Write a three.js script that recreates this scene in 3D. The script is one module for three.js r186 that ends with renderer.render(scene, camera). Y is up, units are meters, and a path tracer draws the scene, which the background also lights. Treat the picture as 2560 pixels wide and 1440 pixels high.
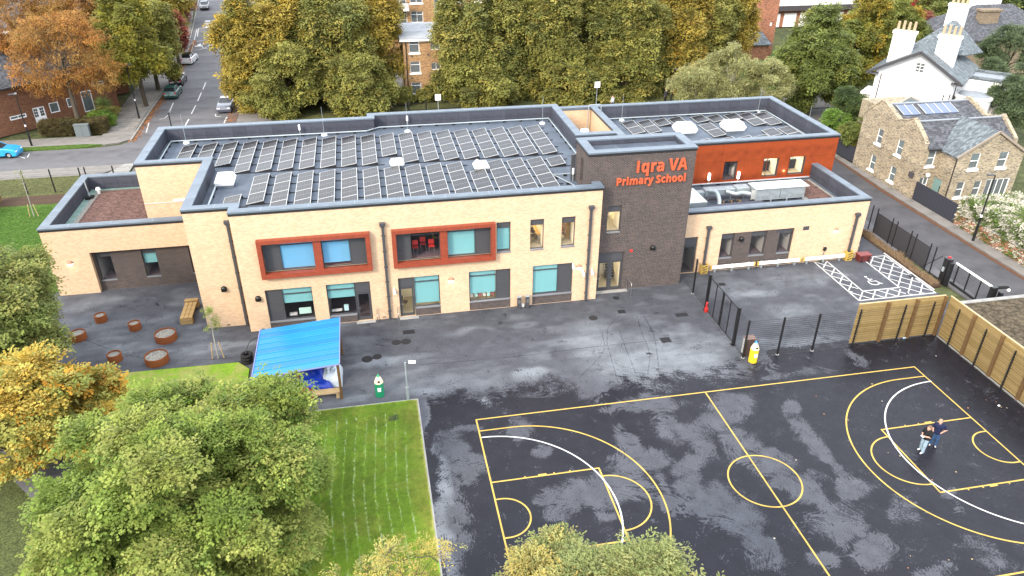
import * as THREE from 'three';
import { mergeGeometries } from 'three/addons/utils/BufferGeometryUtils.js';
import { FontLoader } from 'three/addons/loaders/FontLoader.js';
import { TextGeometry } from 'three/addons/geometries/TextGeometry.js';
import { RoundedBoxGeometry } from 'three/addons/geometries/RoundedBoxGeometry.js';

// ---------------------------------------------------------------- camera
const CH = 27.8, F = 1875, PITCH = 0.520369, YAW = 0.195490, ROLL = 0.0067177;
const V3 = (x, y, z) => new THREE.Vector3(x, y, z);
const fw = V3(Math.sin(YAW) * Math.cos(PITCH), -Math.sin(PITCH), -Math.cos(YAW) * Math.cos(PITCH));
const rt0 = V3(Math.cos(YAW), 0, Math.sin(YAW));
const up0 = rt0.clone().cross(fw);
const rt = rt0.clone().multiplyScalar(Math.cos(ROLL)).addScaledVector(up0, Math.sin(ROLL));
const up = up0.clone().multiplyScalar(Math.cos(ROLL)).addScaledVector(rt0, -Math.sin(ROLL));
const scene = new THREE.Scene();
const camera = new THREE.PerspectiveCamera(2 * Math.atan(720 / F) * 180 / Math.PI, 16 / 9, 0.5, 3000);
camera.position.set(0, CH, 0);
camera.quaternion.setFromRotationMatrix(new THREE.Matrix4().makeBasis(rt, up, fw.clone().negate()));
camera.updateMatrixWorld();
// photo pixel -> direction -> point on the ground / on a wall plane
const dir = (u, v) => fw.clone().addScaledVector(rt, (u - 1280) / F).addScaledVector(up, -(v - 720) / F);
const G = (u, v, h = 0) => { const d = dir(u, v), t = (h - CH) / d.y; return V3(d.x * t, h, d.z * t); };
const PZ = (u, v, z) => { const d = dir(u, v), t = z / d.z; return V3(d.x * t, CH + d.y * t, z); };
const PX = (u, v, x) => { const d = dir(u, v), t = x / d.x; return V3(x, CH + d.y * t, d.z * t); };

// ---------------------------------------------------------------- random + noise
let seed = 7;
const rnd = () => { seed |= 0; seed = seed + 0x6D2B79F5 | 0; let t = Math.imul(seed ^ seed >>> 15, 1 | seed); t = t + Math.imul(t ^ t >>> 7, 61 | t) ^ t; return ((t ^ t >>> 14) >>> 0) / 4294967296; };
const rr = (a, b) => a + (b - a) * rnd();
const pick = a => a[Math.floor(rnd() * a.length)];
const h2 = (x, y) => { let n = Math.imul(x | 0, 374761393) + Math.imul(y | 0, 668265263) | 0; n = Math.imul(n ^ n >>> 13, 1274126177); return ((n ^ n >>> 16) >>> 0) / 4294967296; };
const vn = (x, y, p = 0) => {          // value noise, optional period
  let xi = Math.floor(x), yi = Math.floor(y), fx = x - xi, fy = y - yi, xj = xi + 1, yj = yi + 1;
  fx = fx * fx * (3 - 2 * fx); fy = fy * fy * (3 - 2 * fy);
  if (p) { xi = ((xi % p) + p) % p; xj = ((xj % p) + p) % p; yi = ((yi % p) + p) % p; yj = ((yj % p) + p) % p; }
  const a = h2(xi, yi), b = h2(xj, yi), c = h2(xi, yj), d = h2(xj, yj);
  return a + (b - a) * fx + (c - a) * fy + (a - b - c + d) * fx * fy;
};
const fbm = (x, y, o = 4, p = 0) => { let s = 0, a = 0.5, t = 0; for (let i = 0; i < o; i++) { s += a * vn(x, y, p); t += a; x *= 2; y *= 2; if (p) p *= 2; a *= 0.5; } return s / t; };
const cl = (x, a = 0, b = 1) => x < a ? a : x > b ? b : x;
const sst = (a, b, x) => { x = cl((x - a) / (b - a)); return x * x * (3 - 2 * x); };

// ---------------------------------------------------------------- sky (overcast, a broad brighter part towards the hidden sun) and sun
const SUN = V3(-0.62, 0.55, 0.58).normalize();
{
  const W = 256, H = 128, d = new Float32Array(W * H * 4);
  for (let j = 0; j < H; j++) for (let i = 0; i < W; i++) {
    const el = ((j + 0.5) / H - 0.5) * Math.PI, az = ((i + 0.5) / W - 0.5) * 2 * Math.PI;
    const v = V3(Math.cos(el) * Math.cos(az), Math.sin(el), Math.cos(el) * Math.sin(az));
    const k = Math.max(0, v.dot(SUN)), y = Math.max(0, v.y);
    const px = v.x / (y + 0.35), pz = v.z / (y + 0.35);
    const cloud = fbm(px * 1.3 + 20, pz * 1.3 + 9, 5);
    let L = (0.96 + 0.06 * y) * (0.84 + 0.32 * cloud) + 0.55 * Math.pow(k, 6);
    if (v.y < 0) L *= 0.35;
    const o = (j * W + i) * 4, b = sst(0.45, 0.65, cloud);
    d[o] = L * (0.86 + 0.06 * b + 0.08 * Math.pow(k, 6)); d[o + 1] = L * (0.93 + 0.03 * b); d[o + 2] = L * (1.05 - 0.06 * b - 0.06 * Math.pow(k, 6)); d[o + 3] = 1;
  }
  const sky = new THREE.DataTexture(d, W, H, THREE.RGBAFormat, THREE.FloatType);
  sky.mapping = THREE.EquirectangularReflectionMapping; sky.magFilter = sky.minFilter = THREE.LinearFilter; sky.needsUpdate = true;
  scene.background = sky; scene.environment = sky;
}
const sun = new THREE.DirectionalLight(0xfff0dc, 1.5);
sun.position.copy(SUN).multiplyScalar(160).add(V3(5, 0, -60)); sun.target.position.set(5, 0, -60);
sun.castShadow = true; sun.shadow.radius = 22; sun.shadow.mapSize.set(2048, 2048);
Object.assign(sun.shadow.camera, { left: -110, right: 110, top: 110, bottom: -110, near: 1, far: 400 });
scene.add(sun, sun.target);
const renderer = new THREE.WebGLRenderer({ antialias: true });
renderer.toneMapping = THREE.LinearToneMapping; renderer.toneMappingExposure = 3.2;
renderer.shadowMap.enabled = true;

// ---------------------------------------------------------------- helpers
const used = {};
const numbered = n => { if (!(n in used)) { used[n] = 0; return n; } used[n]++; return n + '_' + String(used[n]).padStart(3, '0'); };
const off = new WeakMap();                       // world position of un-rotated groups
function thing(name, label, category, pos = [0, 0, 0], group, turn = 0) {
  const o = new THREE.Group(); o.name = numbered(name); o.position.set(...pos); o.rotation.y = turn; scene.add(o);
  o.userData = { label, category }; if (group) o.userData.group = group; off.set(o, V3(...pos)); return o;
}
function setting(name, label) { const o = new THREE.Group(); o.name = numbered(name); o.userData = { kind: 'structure', label }; scene.add(o); off.set(o, V3(0, 0, 0)); return o; }
function sub(parent, name, pos) { const o = new THREE.Group(), p = off.get(parent); o.name = name; o.position.set(pos[0] - p.x, pos[1] - p.y, pos[2] - p.z); parent.add(o); off.set(o, V3(...pos)); return o; }
function L(parent, name, geo, mat, pos, label) { const m = new THREE.Mesh(geo, mat); m.name = name; if (pos) m.position.set(...pos); parent.add(m); if (label) m.userData.label = label; return m; }   // local coordinates
function W(parent, name, geo, mat, label) { const p = off.get(parent); geo.translate(-p.x, -p.y, -p.z); const m = L(parent, name, geo, mat, null, label); off.set(m, p.clone()); return m; }           // geometry given in world coordinates
function WA(parent, name, geo, mat, pos) { const p = off.get(parent); return L(parent, name, geo, mat, [pos[0] - p.x, pos[1] - p.y, pos[2] - p.z]); }                    // shared geometry at a world position
function clone(o, pos, turn, label) { const c = o.clone(); c.name = numbered(o.name.replace(/_\d{3}$/, '')); c.position.set(...pos); if (turn !== undefined) c.rotation.y = turn; c.userData = { ...o.userData }; if (label) c.userData.label = label; scene.add(c); off.set(c, V3(...pos)); return c; }
function uvM(g) {                                  // uv in metres from the dominant axis of each face
  if (g.index) g = g.toNonIndexed();
  const p = g.attributes.position, n = g.attributes.normal, uv = new Float32Array(p.count * 2);
  for (let i = 0; i < p.count; i++) {
    const ax = Math.abs(n.getX(i)), ay = Math.abs(n.getY(i)), az = Math.abs(n.getZ(i));
    if (ay >= ax && ay >= az) { uv[2 * i] = p.getX(i); uv[2 * i + 1] = -p.getZ(i); }
    else if (ax > az) { uv[2 * i] = p.getZ(i); uv[2 * i + 1] = p.getY(i); }
    else { uv[2 * i] = p.getX(i); uv[2 * i + 1] = p.getY(i); }
  }
  g.setAttribute('uv', new THREE.BufferAttribute(uv, 2)); return g;
}
const prep = g => { if (g.index) g = g.toNonIndexed(); for (const k of Object.keys(g.attributes)) if (!['position', 'normal', 'uv'].includes(k)) g.deleteAttribute(k); if (!g.attributes.uv) uvM(g); return g; };
const MG = (...gs) => mergeGeometries(gs.flat().map(prep));
const bx = (x0, y0, z0, x1, y1, z1) => uvM(new THREE.BoxGeometry(Math.abs(x1 - x0), Math.abs(y1 - y0), Math.abs(z1 - z0)).translate((x0 + x1) / 2, (y0 + y1) / 2, (z0 + z1) / 2));
const rbx = (x0, y0, z0, x1, y1, z1, r = 0.02) => uvM(new RoundedBoxGeometry(Math.abs(x1 - x0), Math.abs(y1 - y0), Math.abs(z1 - z0), 2, r).translate((x0 + x1) / 2, (y0 + y1) / 2, (z0 + z1) / 2));
function bar(a, b, r, r2 = r, n = 8) {             // round bar between two points
  const A = V3(...a), B = V3(...b), d = B.clone().sub(A), len = d.length();
  const g = new THREE.CylinderGeometry(r2, r, len, n, 1); g.translate(0, len / 2, 0);
  g.applyQuaternion(new THREE.Quaternion().setFromUnitVectors(V3(0, 1, 0), d.normalize())); return g.translate(A.x, A.y, A.z);
}
function beam(a, b, w, h) {                        // rectangular bar between two points (h is the upright side)
  const A = V3(...a), B = V3(...b), d = B.clone().sub(A), len = d.length(); d.normalize();
  let s = V3(0, 1, 0).cross(d); if (s.lengthSq() < 1e-6) s = V3(1, 0, 0); s.normalize(); const t = d.clone().cross(s);
  const g = new THREE.BoxGeometry(w, h, len); g.applyMatrix4(new THREE.Matrix4().makeBasis(s, t, d).setPosition(A.clone().add(B).multiplyScalar(0.5))); return uvM(g);
}
const cyl = (x, y0, z, r, h, r2 = r, n = 16) => new THREE.CylinderGeometry(r2, r, h, n).translate(x, y0 + h / 2, z);
function shp(pts, holes = []) { const s = new THREE.Shape(pts.map(p => new THREE.Vector2(p[0], p[1]))); for (const h of holes) s.holes.push(new THREE.Path(h.map(p => new THREE.Vector2(p[0], p[1])))); return s; }
// a plan outline (x, z) raised from y0 to y1
function slab(pts, y0, y1, holes = []) { const f = q => q.map(p => [p[0], -p[1]]); const g = new THREE.ExtrudeGeometry(shp(f(pts), holes.map(f)), { depth: y1 - y0, bevelEnabled: false }); g.rotateX(-Math.PI / 2).translate(0, y0, 0); g.computeVertexNormals(); return uvM(g); }
function sheet(pts, y, holes = []) { const f = q => q.map(p => [p[0], -p[1]]); const g = new THREE.ShapeGeometry(shp(f(pts), holes.map(f)), 24); g.rotateX(-Math.PI / 2).translate(0, y, 0); return uvM(g); }
// an upright wall facing +z at z (front) with thickness t behind it; holes as [x0,y0,x1,y1]
function wallZ(x0, y0, x1, y1, z, t, holes = []) { const g = new THREE.ExtrudeGeometry(shp([[x0, y0], [x1, y0], [x1, y1], [x0, y1]], holes.map(h => [[h[0], h[1]], [h[2], h[1]], [h[2], h[3]], [h[0], h[3]]])), { depth: t, bevelEnabled: false }); g.translate(0, 0, z - t); return uvM(g); }
function polyZ(pts, z, t, holes = []) { const g = new THREE.ExtrudeGeometry(shp(pts, holes.map(h => [[h[0], h[1]], [h[2], h[1]], [h[2], h[3]], [h[0], h[3]]])), { depth: t, bevelEnabled: false }); g.translate(0, 0, z - t); return uvM(g); }
// an upright wall in the plane x = const, points (z, y), thickness t towards +x
function polyX(pts, x, t, holes = []) { const g = new THREE.ExtrudeGeometry(shp(pts.map(p => [-p[0], p[1]]), holes.map(h => [[-h[0], h[1]], [-h[2], h[1]], [-h[2], h[3]], [-h[0], h[3]]])), { depth: t, bevelEnabled: false }); g.rotateY(Math.PI / 2).translate(x, 0, 0); return uvM(g); }
function inset(pts, d) {                            // inset of a rectilinear outline (any winding)
  let A = 0; const n = pts.length; for (let i = 0; i < n; i++) { const a = pts[i], b = pts[(i + 1) % n]; A += a[0] * b[1] - b[0] * a[1]; }
  const s = A > 0 ? 1 : -1;
  return pts.map((p, i) => { const a = pts[(i + n - 1) % n], b = pts[(i + 1) % n]; const nrm = (u, v) => { const l = Math.hypot(v[0] - u[0], v[1] - u[1]); return [-(v[1] - u[1]) / l * s, (v[0] - u[0]) / l * s]; }; const n1 = nrm(a, p), n2 = nrm(p, b); return [p[0] + d * (n1[0] + n2[0]), p[1] + d * (n1[1] + n2[1])]; });
}
// quad patch from four corners a,b,c,d
function quad(a, b, c, d) { const g = new THREE.BufferGeometry(); g.setAttribute('position', new THREE.Float32BufferAttribute([...a, ...b, ...c, ...a, ...c, ...d], 3)); g.computeVertexNormals(); return uvM(g); }
function solidRoof(a, b, c, d, t) {                 // a sloping slab: four top corners, thickness t straight down
  const P = [a, b, c, d], Q = P.map(p => [p[0], p[1] - t, p[2]]);
  return MG(quad(...P), quad(Q[3], Q[2], Q[1], Q[0]), ...[0, 1, 2, 3].map(i => { const j = (i + 1) % 4; return quad(P[i], Q[i], Q[j], P[j]); }));
}

// ---------------------------------------------------------------- textures
function tex(w, h, fn, srgb = true, rep = true) {
  const d = new Uint8Array(w * h * 4);
  for (let j = 0; j < h; j++) for (let i = 0; i < w; i++) { const c = fn(i, j), o = (j * w + i) * 4; d[o] = cl(c[0] * 255, 0, 255); d[o + 1] = cl(c[1] * 255, 0, 255); d[o + 2] = cl(c[2] * 255, 0, 255); d[o + 3] = 255; }
  const t = new THREE.DataTexture(d, w, h, THREE.RGBAFormat); t.magFilter = THREE.LinearFilter; t.minFilter = THREE.LinearMipmapLinearFilter; t.generateMipmaps = true;
  if (srgb) t.colorSpace = THREE.SRGBColorSpace; if (rep) t.wrapS = t.wrapT = THREE.RepeatWrapping; t.needsUpdate = true; return t;
}
const lin = c => { c = cl(c); return c <= 0.0031308 ? c * 12.92 : 1.055 * Math.pow(c, 1 / 2.4) - 0.055; };   // linear -> sRGB
const sc = (r, g, b, k = 1) => [lin(r * k), lin(g * k), lin(b * k)];
// brickwork too small to pick apart: colours are linear
function brickTex(cols, mortar, mort = 0.14, tone = 0.2, stain = 0.12) {
  const W_ = 1024, H_ = 1024, nx = 16, ny = 40, s0 = Math.floor(rnd() * 9999);
  const t = tex(W_, H_, (i, j) => {
    const cy = j / H_ * ny, r = Math.floor(cy), fy = cy - r, cx = i / W_ * nx + (r & 1 ? 0.5 : 0), q = ((Math.floor(cx) % nx) + nx) % nx, fx = cx - Math.floor(cx);
    const st = 1 - stain / 2 + stain * fbm(i / W_ * 5, j / H_ * 5, 4, 5), gr = 0.92 + 0.16 * h2(i + s0, j);
    if (fy < mort || fx < mort / 3) return sc(...mortar, st * gr);
    const c = cols[Math.floor(h2(q + s0, r * 7 + 1) * cols.length)], k = 1 - tone / 2 + tone * h2(q + 11, r + s0);
    return sc(...c, k * st * gr);
  });
  t.repeat.set(1 / 3.6, 1 / 3.0);
  return t;
}
const noiseT = (() => tex(512, 512, (i, j) => { const v = 0.72 + 0.28 * fbm(i / 64, j / 64, 5, 8) * (0.8 + 0.4 * h2(i, j)); return [v, v, v]; }))();
const grainT = (m, mid = 0.8, amp = 0.3) => { const t = tex(512, 512, (i, j) => { const v = mid + amp * (0.7 * (fbm(i / 512 * m, j / 512 * m, 4, m) - 0.5) + 0.5 * (h2(i, j) - 0.5)); return [v, v, v]; }); return t; };
const rep = (t, s) => { const c = t.clone(); c.repeat.set(1 / s, 1 / s); c.needsUpdate = true; return c; };
const fineT = grainT(8, 0.86, 0.26), coarseT = grainT(4, 0.86, 0.3);
const woodT = tex(512, 512, (i, j) => { const v = fbm(i / 512 * 3, j / 512 * 48, 4, 3) * 0.6 + 0.4 * fbm(i / 512 * 6 + 3, j / 512 * 12, 3, 6); const k = 0.72 + 0.42 * v; return [k, k * 0.98, k * 0.95]; });
const slateT = tex(512, 512, (i, j) => { const r = Math.floor(j / 32), f = (j % 32) / 32, q = Math.floor((i + (r & 1) * 21) / 42.667) % 12, fx = ((i + (r & 1) * 21) / 42.667) % 1; const k = (0.72 + 0.34 * h2(q, r)) * (f < 0.1 || fx < 0.06 ? 0.72 : 1) * (0.85 + 0.3 * fbm(i / 64, j / 64, 4, 8)); return [k, k, k]; });
slateT.repeat.set(1 / 3, 1 / 3.2);

const M = {};
const std = (rgb, rough = 0.85, o = {}) => { const m = rough >= .6 ? new THREE.MeshPhysicalMaterial({ roughness: rough, metalness: 0, specularIntensity: .35, ...o }) : new THREE.MeshStandardMaterial({ roughness: rough, metalness: 0, ...o }); m.color.setRGB(...rgb); return m; };
const phys = (rgb, o) => { const m = new THREE.MeshPhysicalMaterial({ metalness: 0, ...o }); m.color.setRGB(...rgb); return m; };
M.buff = std([1, 1, 1], 0.9, { map: brickTex([[0.54, 0.378, 0.245], [0.56, 0.395, 0.257], [0.51, 0.35, 0.224], [0.58, 0.418, 0.277]], [0.43, 0.33, 0.237], 0.15, 0.08, 0.09) });
M.dark = std([1, 1, 1], 0.88, { map: brickTex([[0.036, 0.029, 0.028], [0.048, 0.037, 0.035], [0.028, 0.025, 0.025], [0.060, 0.044, 0.040]], [0.19, 0.165, 0.155], 0.2, 0.4, 0.12) });
M.stock = std([1, 1, 1], 0.92, { map: brickTex([[0.30, 0.25, 0.172], [0.275, 0.232, 0.165], [0.33, 0.285, 0.205], [0.13, 0.11, 0.088], [0.30, 0.245, 0.16], [0.235, 0.195, 0.14]], [0.29, 0.255, 0.20], 0.16, 0.4, 0.4) });
M.flat = std([1, 1, 1], 0.92, { map: brickTex([[0.34, 0.20, 0.09], [0.40, 0.24, 0.11], [0.30, 0.17, 0.08], [0.22, 0.12, 0.06]], [0.34, 0.26, 0.17], 0.15, 0.35, 0.25) });
M.redbrick = std([1, 1, 1], 0.92, { map: brickTex([[0.33, 0.13, 0.07], [0.38, 0.16, 0.09], [0.28, 0.10, 0.06], [0.16, 0.07, 0.05]], [0.30, 0.21, 0.15], 0.15, 0.35, 0.25) });
M.brownbrick = std([1, 1, 1], 0.92, { map: brickTex([[0.155, 0.066, 0.036], [0.175, 0.076, 0.042], [0.13, 0.055, 0.032], [0.19, 0.09, 0.05]], [0.17, 0.11, 0.075], 0.15, 0.3, 0.25) });
M.membrane = std([0.105, 0.128, 0.165], 0.62, { map: rep(coarseT, 3) });
M.upstand = std([0.07, 0.074, 0.097], 0.68, { map: rep(coarseT, 2) });
M.cap = std([0.138, 0.174, 0.216], 0.5, { map: rep(coarseT, 2.5) });
M.darkmembrane = std([0.06, 0.06, 0.07], 0.6, { map: rep(coarseT, 2) });
M.black = std([0.012, 0.012, 0.014], 0.5);
M.blacksteel = std([0.016, 0.016, 0.018], 0.38, { metalness: 0.25 });
M.frame = std([0.048, 0.05, 0.056], 0.45);
M.louvre = std([0.055, 0.057, 0.064], 0.5);
M.orange = std([0.31, 0.058, 0.026], 0.5, { map: rep(fineT, 1) });
M.letter = std([0.46, 0.088, 0.036], 0.45);
M.corten = std([0.30, 0.056, 0.015], 0.75, { map: rep(coarseT, 2.2) });
M.corten2 = std([0.27, 0.085, 0.03], 0.8, { map: rep(coarseT, 0.8) });
M.white = std([0.8, 0.8, 0.8], 0.5);
M.offwhite = std([0.72, 0.72, 0.7], 0.6, { map: rep(fineT, 1.3) });
M.render_white = std([0.82, 0.82, 0.82], 0.8, { map: rep(grainT(4, 0.97, 0.06), 4) });
M.galv = std([0.46, 0.52, 0.55], 0.42, { metalness: 0.35, map: rep(fineT, 1.5) });
M.steel = std([0.5, 0.5, 0.5], 0.3, { metalness: 0.9 });
M.glass = phys([1, 1, 1], { transmission: 1, thickness: 0, roughness: 0.02, ior: 1.5 });
M.dglass = phys([0.72, 0.8, 0.82], { transmission: 1, thickness: 0, roughness: 0.02, ior: 1.5 });
M.carglass = std([0.02, 0.022, 0.026], 0.06);
M.blind = std([0.16, 0.37, 0.39], 0.8);
M.skytint_blind = std([0.12, 0.30, 0.46], 0.8);  // sky reflection on these upper panes is put into the blind colour
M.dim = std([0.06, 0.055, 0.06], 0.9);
M.roomwall = std([0.30, 0.29, 0.28], 0.9); M.carpet = std([0.10, 0.075, 0.085], 0.95);
M.cream = std([0.66, 0.62, 0.50], 0.9);
M.roomfloor = std([0.30, 0.27, 0.20], 0.6);
M.wood = std([0.40, 0.275, 0.125], 0.75, { map: rep(woodT, 1.2) });
M.woodpost = std([0.15, 0.092, 0.042], 0.8, { map: rep(woodT, 1.0) });
M.palewood = std([0.46, 0.35, 0.21], 0.75, { map: rep(woodT, 1.0) });
M.slate = std([0.098, 0.102, 0.115], 0.7, { map: slateT });
M.slateG = std([0.15, 0.175, 0.19], 0.6, { map: slateT });
M.lead = std([0.30, 0.33, 0.37], 0.6, { map: rep(fineT, 1) });
M.concrete = std([0.36, 0.355, 0.34], 0.9, { map: rep(coarseT, 2) });
M.kerb = std([0.33, 0.32, 0.30], 0.9, { map: rep(coarseT, 1.5) });
M.road = std([0.15, 0.147, 0.156], 0.85, { map: rep(coarseT, 5) });
M.pave = std([0.24, 0.225, 0.21], 0.9, { map: rep(coarseT, 3) });
M.paint = std([0.66, 0.66, 0.65], 0.7, { map: rep(coarseT, 1.1) });
M.yellow = std([0.60, 0.41, 0.10], 0.65, { map: rep(coarseT, 1.7) });
M.sedum = std([0.20, 0.118, 0.10], 0.95, { map: rep(grainT(16, 0.8, 0.8), 2), bumpMap: rep(grainT(16, 0.5, 1), 1.3), bumpScale: 0.05 });
M.pebble = std([0.42, 0.40, 0.36], 0.9, { map: rep(grainT(32, 0.7, 1.1), 1) });
M.soil = std([0.085, 0.055, 0.038], 1, { map: rep(coarseT, 1) });
M.barkm = std([0.10, 0.082, 0.062], 0.95, { map: rep(coarseT, 0.8) });
M.barkpale = std([0.42, 0.40, 0.36], 0.9, { map: rep(coarseT, 0.6) });
M.leaf = new THREE.MeshPhysicalMaterial({ color: 0xffffff, roughness: 0.75, transmission: 0.4, specularIntensity: .35, thickness: 0, side: THREE.DoubleSide });
M.rubber = std([0.015, 0.015, 0.016], 0.85);
M.red = std([0.55, 0.03, 0.025], 0.4);
M.glow = new THREE.MeshStandardMaterial({ color: 0xffffff, emissive: 0xfff4e4, emissiveIntensity: 1.0, roughness: 0.4 });
M.greenseal = std([0.20, 0.30, 0.27], 0.7, { map: rep(coarseT, 1) });
// ================================================================ SETTING: ground, roads, playground
const rect = (x0, z0, x1, z1) => [[x0, z0], [x1, z0], [x1, z1], [x0, z1]];
M.earth = std([0.10, 0.115, 0.05], 1, { map: rep(grainT(16, 0.8, 0.7), 6) });
{ const g = setting('ground', 'wide plain of rough grass and earth under the whole neighbourhood'); L(g, 'earth', sheet(rect(-900, -1500, 900, 300), -0.14), M.earth); }

// --- playground tarmac: real wet and dry patches, dust and tyre marks read from the photograph
const TX0 = -26, TX1 = 44, TZ0 = -54, TZ1 = -12;
const bnd = [[1050, 1000], [1130, 988], [1200, 986], [1290, 962], [1400, 962], [1450, 990], [1500, 985], [1560, 952], [1640, 955], [1700, 935], [1780, 932], [1850, 922], [1950, 905], [2100, 890]].map(p => G(...p));
const zb = x => { if (x < bnd[0].x) return bnd[0].z + 3; for (let i = 1; i < bnd.length; i++) if (x < bnd[i].x) { const k = (x - bnd[i - 1].x) / (bnd[i].x - bnd[i - 1].x); return bnd[i - 1].z + (bnd[i].z - bnd[i - 1].z) * k; } return -36.2; };
const dryE = [[1115, 1290, .75, 4.5], [1105, 1160, .6, 1.6], [1130, 1120, 1.1, 1.4], [1160, 1170, .9, 1.0], [1310, 1060, .8, 1.0], [1170, 1075, 1.1, .4], [1490, 1225, 2.4, 1.1], [1405, 1262, 1.2, .9], [1575, 1195, 1.3, 1.6], [1560, 1110, .8, 1.6], [1610, 1140, 1.2, .9], [1673, 1060, 1.0, 1.7], [1623, 1005, 1.8, .7], [1540, 1020, 1.2, .5], [1817, 1012, 1.5, 1.4], [1790, 1050, 1.4, 1.0], [1750, 1075, 1.1, .9], [1861, 1128, 1.1, 1.1], [1835, 1095, .8, .8], [1928, 1161, 1.4, .7], [1980, 1208, 1.4, .9], [2015, 1243, 1.2, .8], [1966, 1020, .5, .7], [1985, 1055, .55, .8], [2008, 1090, .8, .9], [2035, 1125, .7, .7], [2060, 1155, .6, .6], [2090, 1180, .6, .6], [2115, 1205, .6, .6], [2135, 1225, .7, .6], [2075, 1270, .9, .6], [2100, 1300, 1.7, 1.3], [1785, 1255, 1.7, 1.2], [1830, 1300, 1.3, .9], [1905, 1370, .9, 1.0], [1860, 1350, .7, .8], [1744, 1118, 1.0, 1.2], [1720, 1160, .9, .8], [1735, 1215, .7, .8], [1700, 1250, .8, 1.2], [1665, 1200, .5, .8], [2268, 1269, 1.0, .7], [2255, 1290, .7, .6], [2200, 1375, 1.3, .8], [2473, 1388, .7, .9], [2420, 1282, .45, .45], [2060, 1390, .9, .5], [2330, 1432, 1.0, .5], [2370, 1235, .5, .35], [2030, 930, 1.2, .5], [2150, 905, .4, 1.1], [1950, 935, 1.3, .35], [1370, 1130, .5, .5], [1520, 1290, .7, .6]]
  .map(([u, v, a, b]) => { const p = G(u, v); return [p.x, p.z, a * .74, b * .74]; });
const dustE = [[1482, 850, 1.6, 1.9, .8], [1317, 938, .9, .5, 1], [1656, 905, 3.6, 1.8, .8], [1560, 900, 2.4, 1.5, .6], [1600, 870, 2.6, 1.6, .5], [1740, 940, 2.5, .9, .5], [1902, 732, 1.0, .4, .9], [1980, 775, 1.6, .8, .5], [2030, 860, 2.2, .8, .6], [1830, 720, 2.2, .9, .4], [1960, 700, 2.2, 1.4, .35], [930, 910, 1.4, .35, .8], [1090, 960, 3.5, .9, .5], [1000, 950, 2.0, 1.2, .3], [240, 760, 1.6, .8, .5], [330, 800, 3, .5, .35], [450, 880, 3.2, .6, .4], [560, 865, 1.6, .35, .8], [300, 860, 2.5, .8, .3], [480, 750, 1.2, .5, .5], [1165, 830, 1.6, .3, .4], [1440, 815, 2, .4, .4], [880, 1000, 2.2, .5, .3], [2080, 690, 1.5, .8, .3], [1850, 860, 1.6, 1.3, .3], [1215, 1000, 1.5, .4, .6], [1730, 860, 1.6, 1.2, .35], [1090, 1250, .35, 6, .7]]
  .map(([u, v, a, b, k]) => { const p = G(u, v); return [p.x, p.z, a, b, k]; });
const arcs = [[[1549, 789], [1522, 816], [1517, 863]], [[1593, 792], [1603, 829], [1623, 883], [1619, 937]], [[1609, 789], [1633, 836], [1650, 950]], [[1519, 866], [1545, 957]], [[1549, 829], [1566, 876], [1589, 934]], [[1505, 833], [1509, 876], [1448, 944]], [[215, 850], [330, 890], [480, 900], [620, 890]], [[1050, 912], [1300, 890], [1500, 865], [1700, 845]], [[2020, 805], [2045, 830], [2060, 860]]]
  .map(a => { const c = new THREE.CatmullRomCurve3(a.map(p => G(...p))); return c.getPoints(24); });
const arcGrid = new Map(); for (const a of arcs) for (let i = 1; i < a.length; i++) { const n = Math.ceil(a[i].distanceTo(a[i - 1]) / 0.03); for (let k = 0; k < n; k++) { const p = a[i - 1].clone().lerp(a[i], k / n); const kx = Math.round(p.x * 34), kz = Math.round(p.z * 34); arcGrid.set(kx * 10000 + kz, 1); arcGrid.set(kx * 10000 + 10000 + kz, .7); arcGrid.set(kx * 10000 + kz + 1, .7); } }
const TW = 2048, TH = 1228, rdat = new Uint8Array(TW * TH * 4), QW = TW / 4, QH = TH / 4, qD = new Float32Array(QW * QH), qU = new Float32Array(QW * QH), qA = new Float32Array(QW * QH);
for (let j = 0; j < QH; j++) for (let i = 0; i < QW; i++) {        // slow shapes at quarter size
  const x = TX0 + (TX1 - TX0) * (i + .5) / QW, z = TZ1 + (TZ0 - TZ1) * (j + .5) / QH, wx = x + 1.6 * (fbm(x * .5 + 9, z * .5, 3) - .5), wz = z + 1.6 * (fbm(x * .5, z * .5 + 31, 3) - .5);
  let D = sst(-1.9, 1.9, zb(wx) - wz); if (x > 22.3 && z < -36) D = Math.max(D, .78); if (x > 24 && z > -36.6) D *= .25; const edge = x > 23.5 && z > -36.2; if (x > 27 && z > -36) D *= .6;
  for (const e of dryE) { const dx = (wx - e[0]) / e[2], dz = (wz - e[1]) / e[3], q = dx * dx + dz * dz; if (q < 4) D = Math.max(D, (edge ? .62 : .86) * (1 - sst(.2, 3.4, q))); }
  let u = 0; for (const e of dustE) { const dx = (wx - e[0]) / e[2], dz = (wz - e[1]) / e[3], q = dx * dx + dz * dz; if (q < 3) u = Math.max(u, e[4] * (1 - sst(0, 2.8, q))); }
  qD[j * QW + i] = D; qU[j * QW + i] = u; qA[j * QW + i] = fbm(x * .16 + 3, z * .16, 2) * 7;
}
const qs = (q, i, j) => { const u = cl(i / 4 - .375, 0, QW - 1.001), v = cl(j / 4 - .375, 0, QH - 1.001), a = Math.floor(u), b = Math.floor(v), f = u - a, g = v - b, o = b * QW + a; return (q[o] * (1 - f) + q[o + 1] * f) * (1 - g) + (q[o + QW] * (1 - f) + q[o + QW + 1] * f) * g; };
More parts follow.
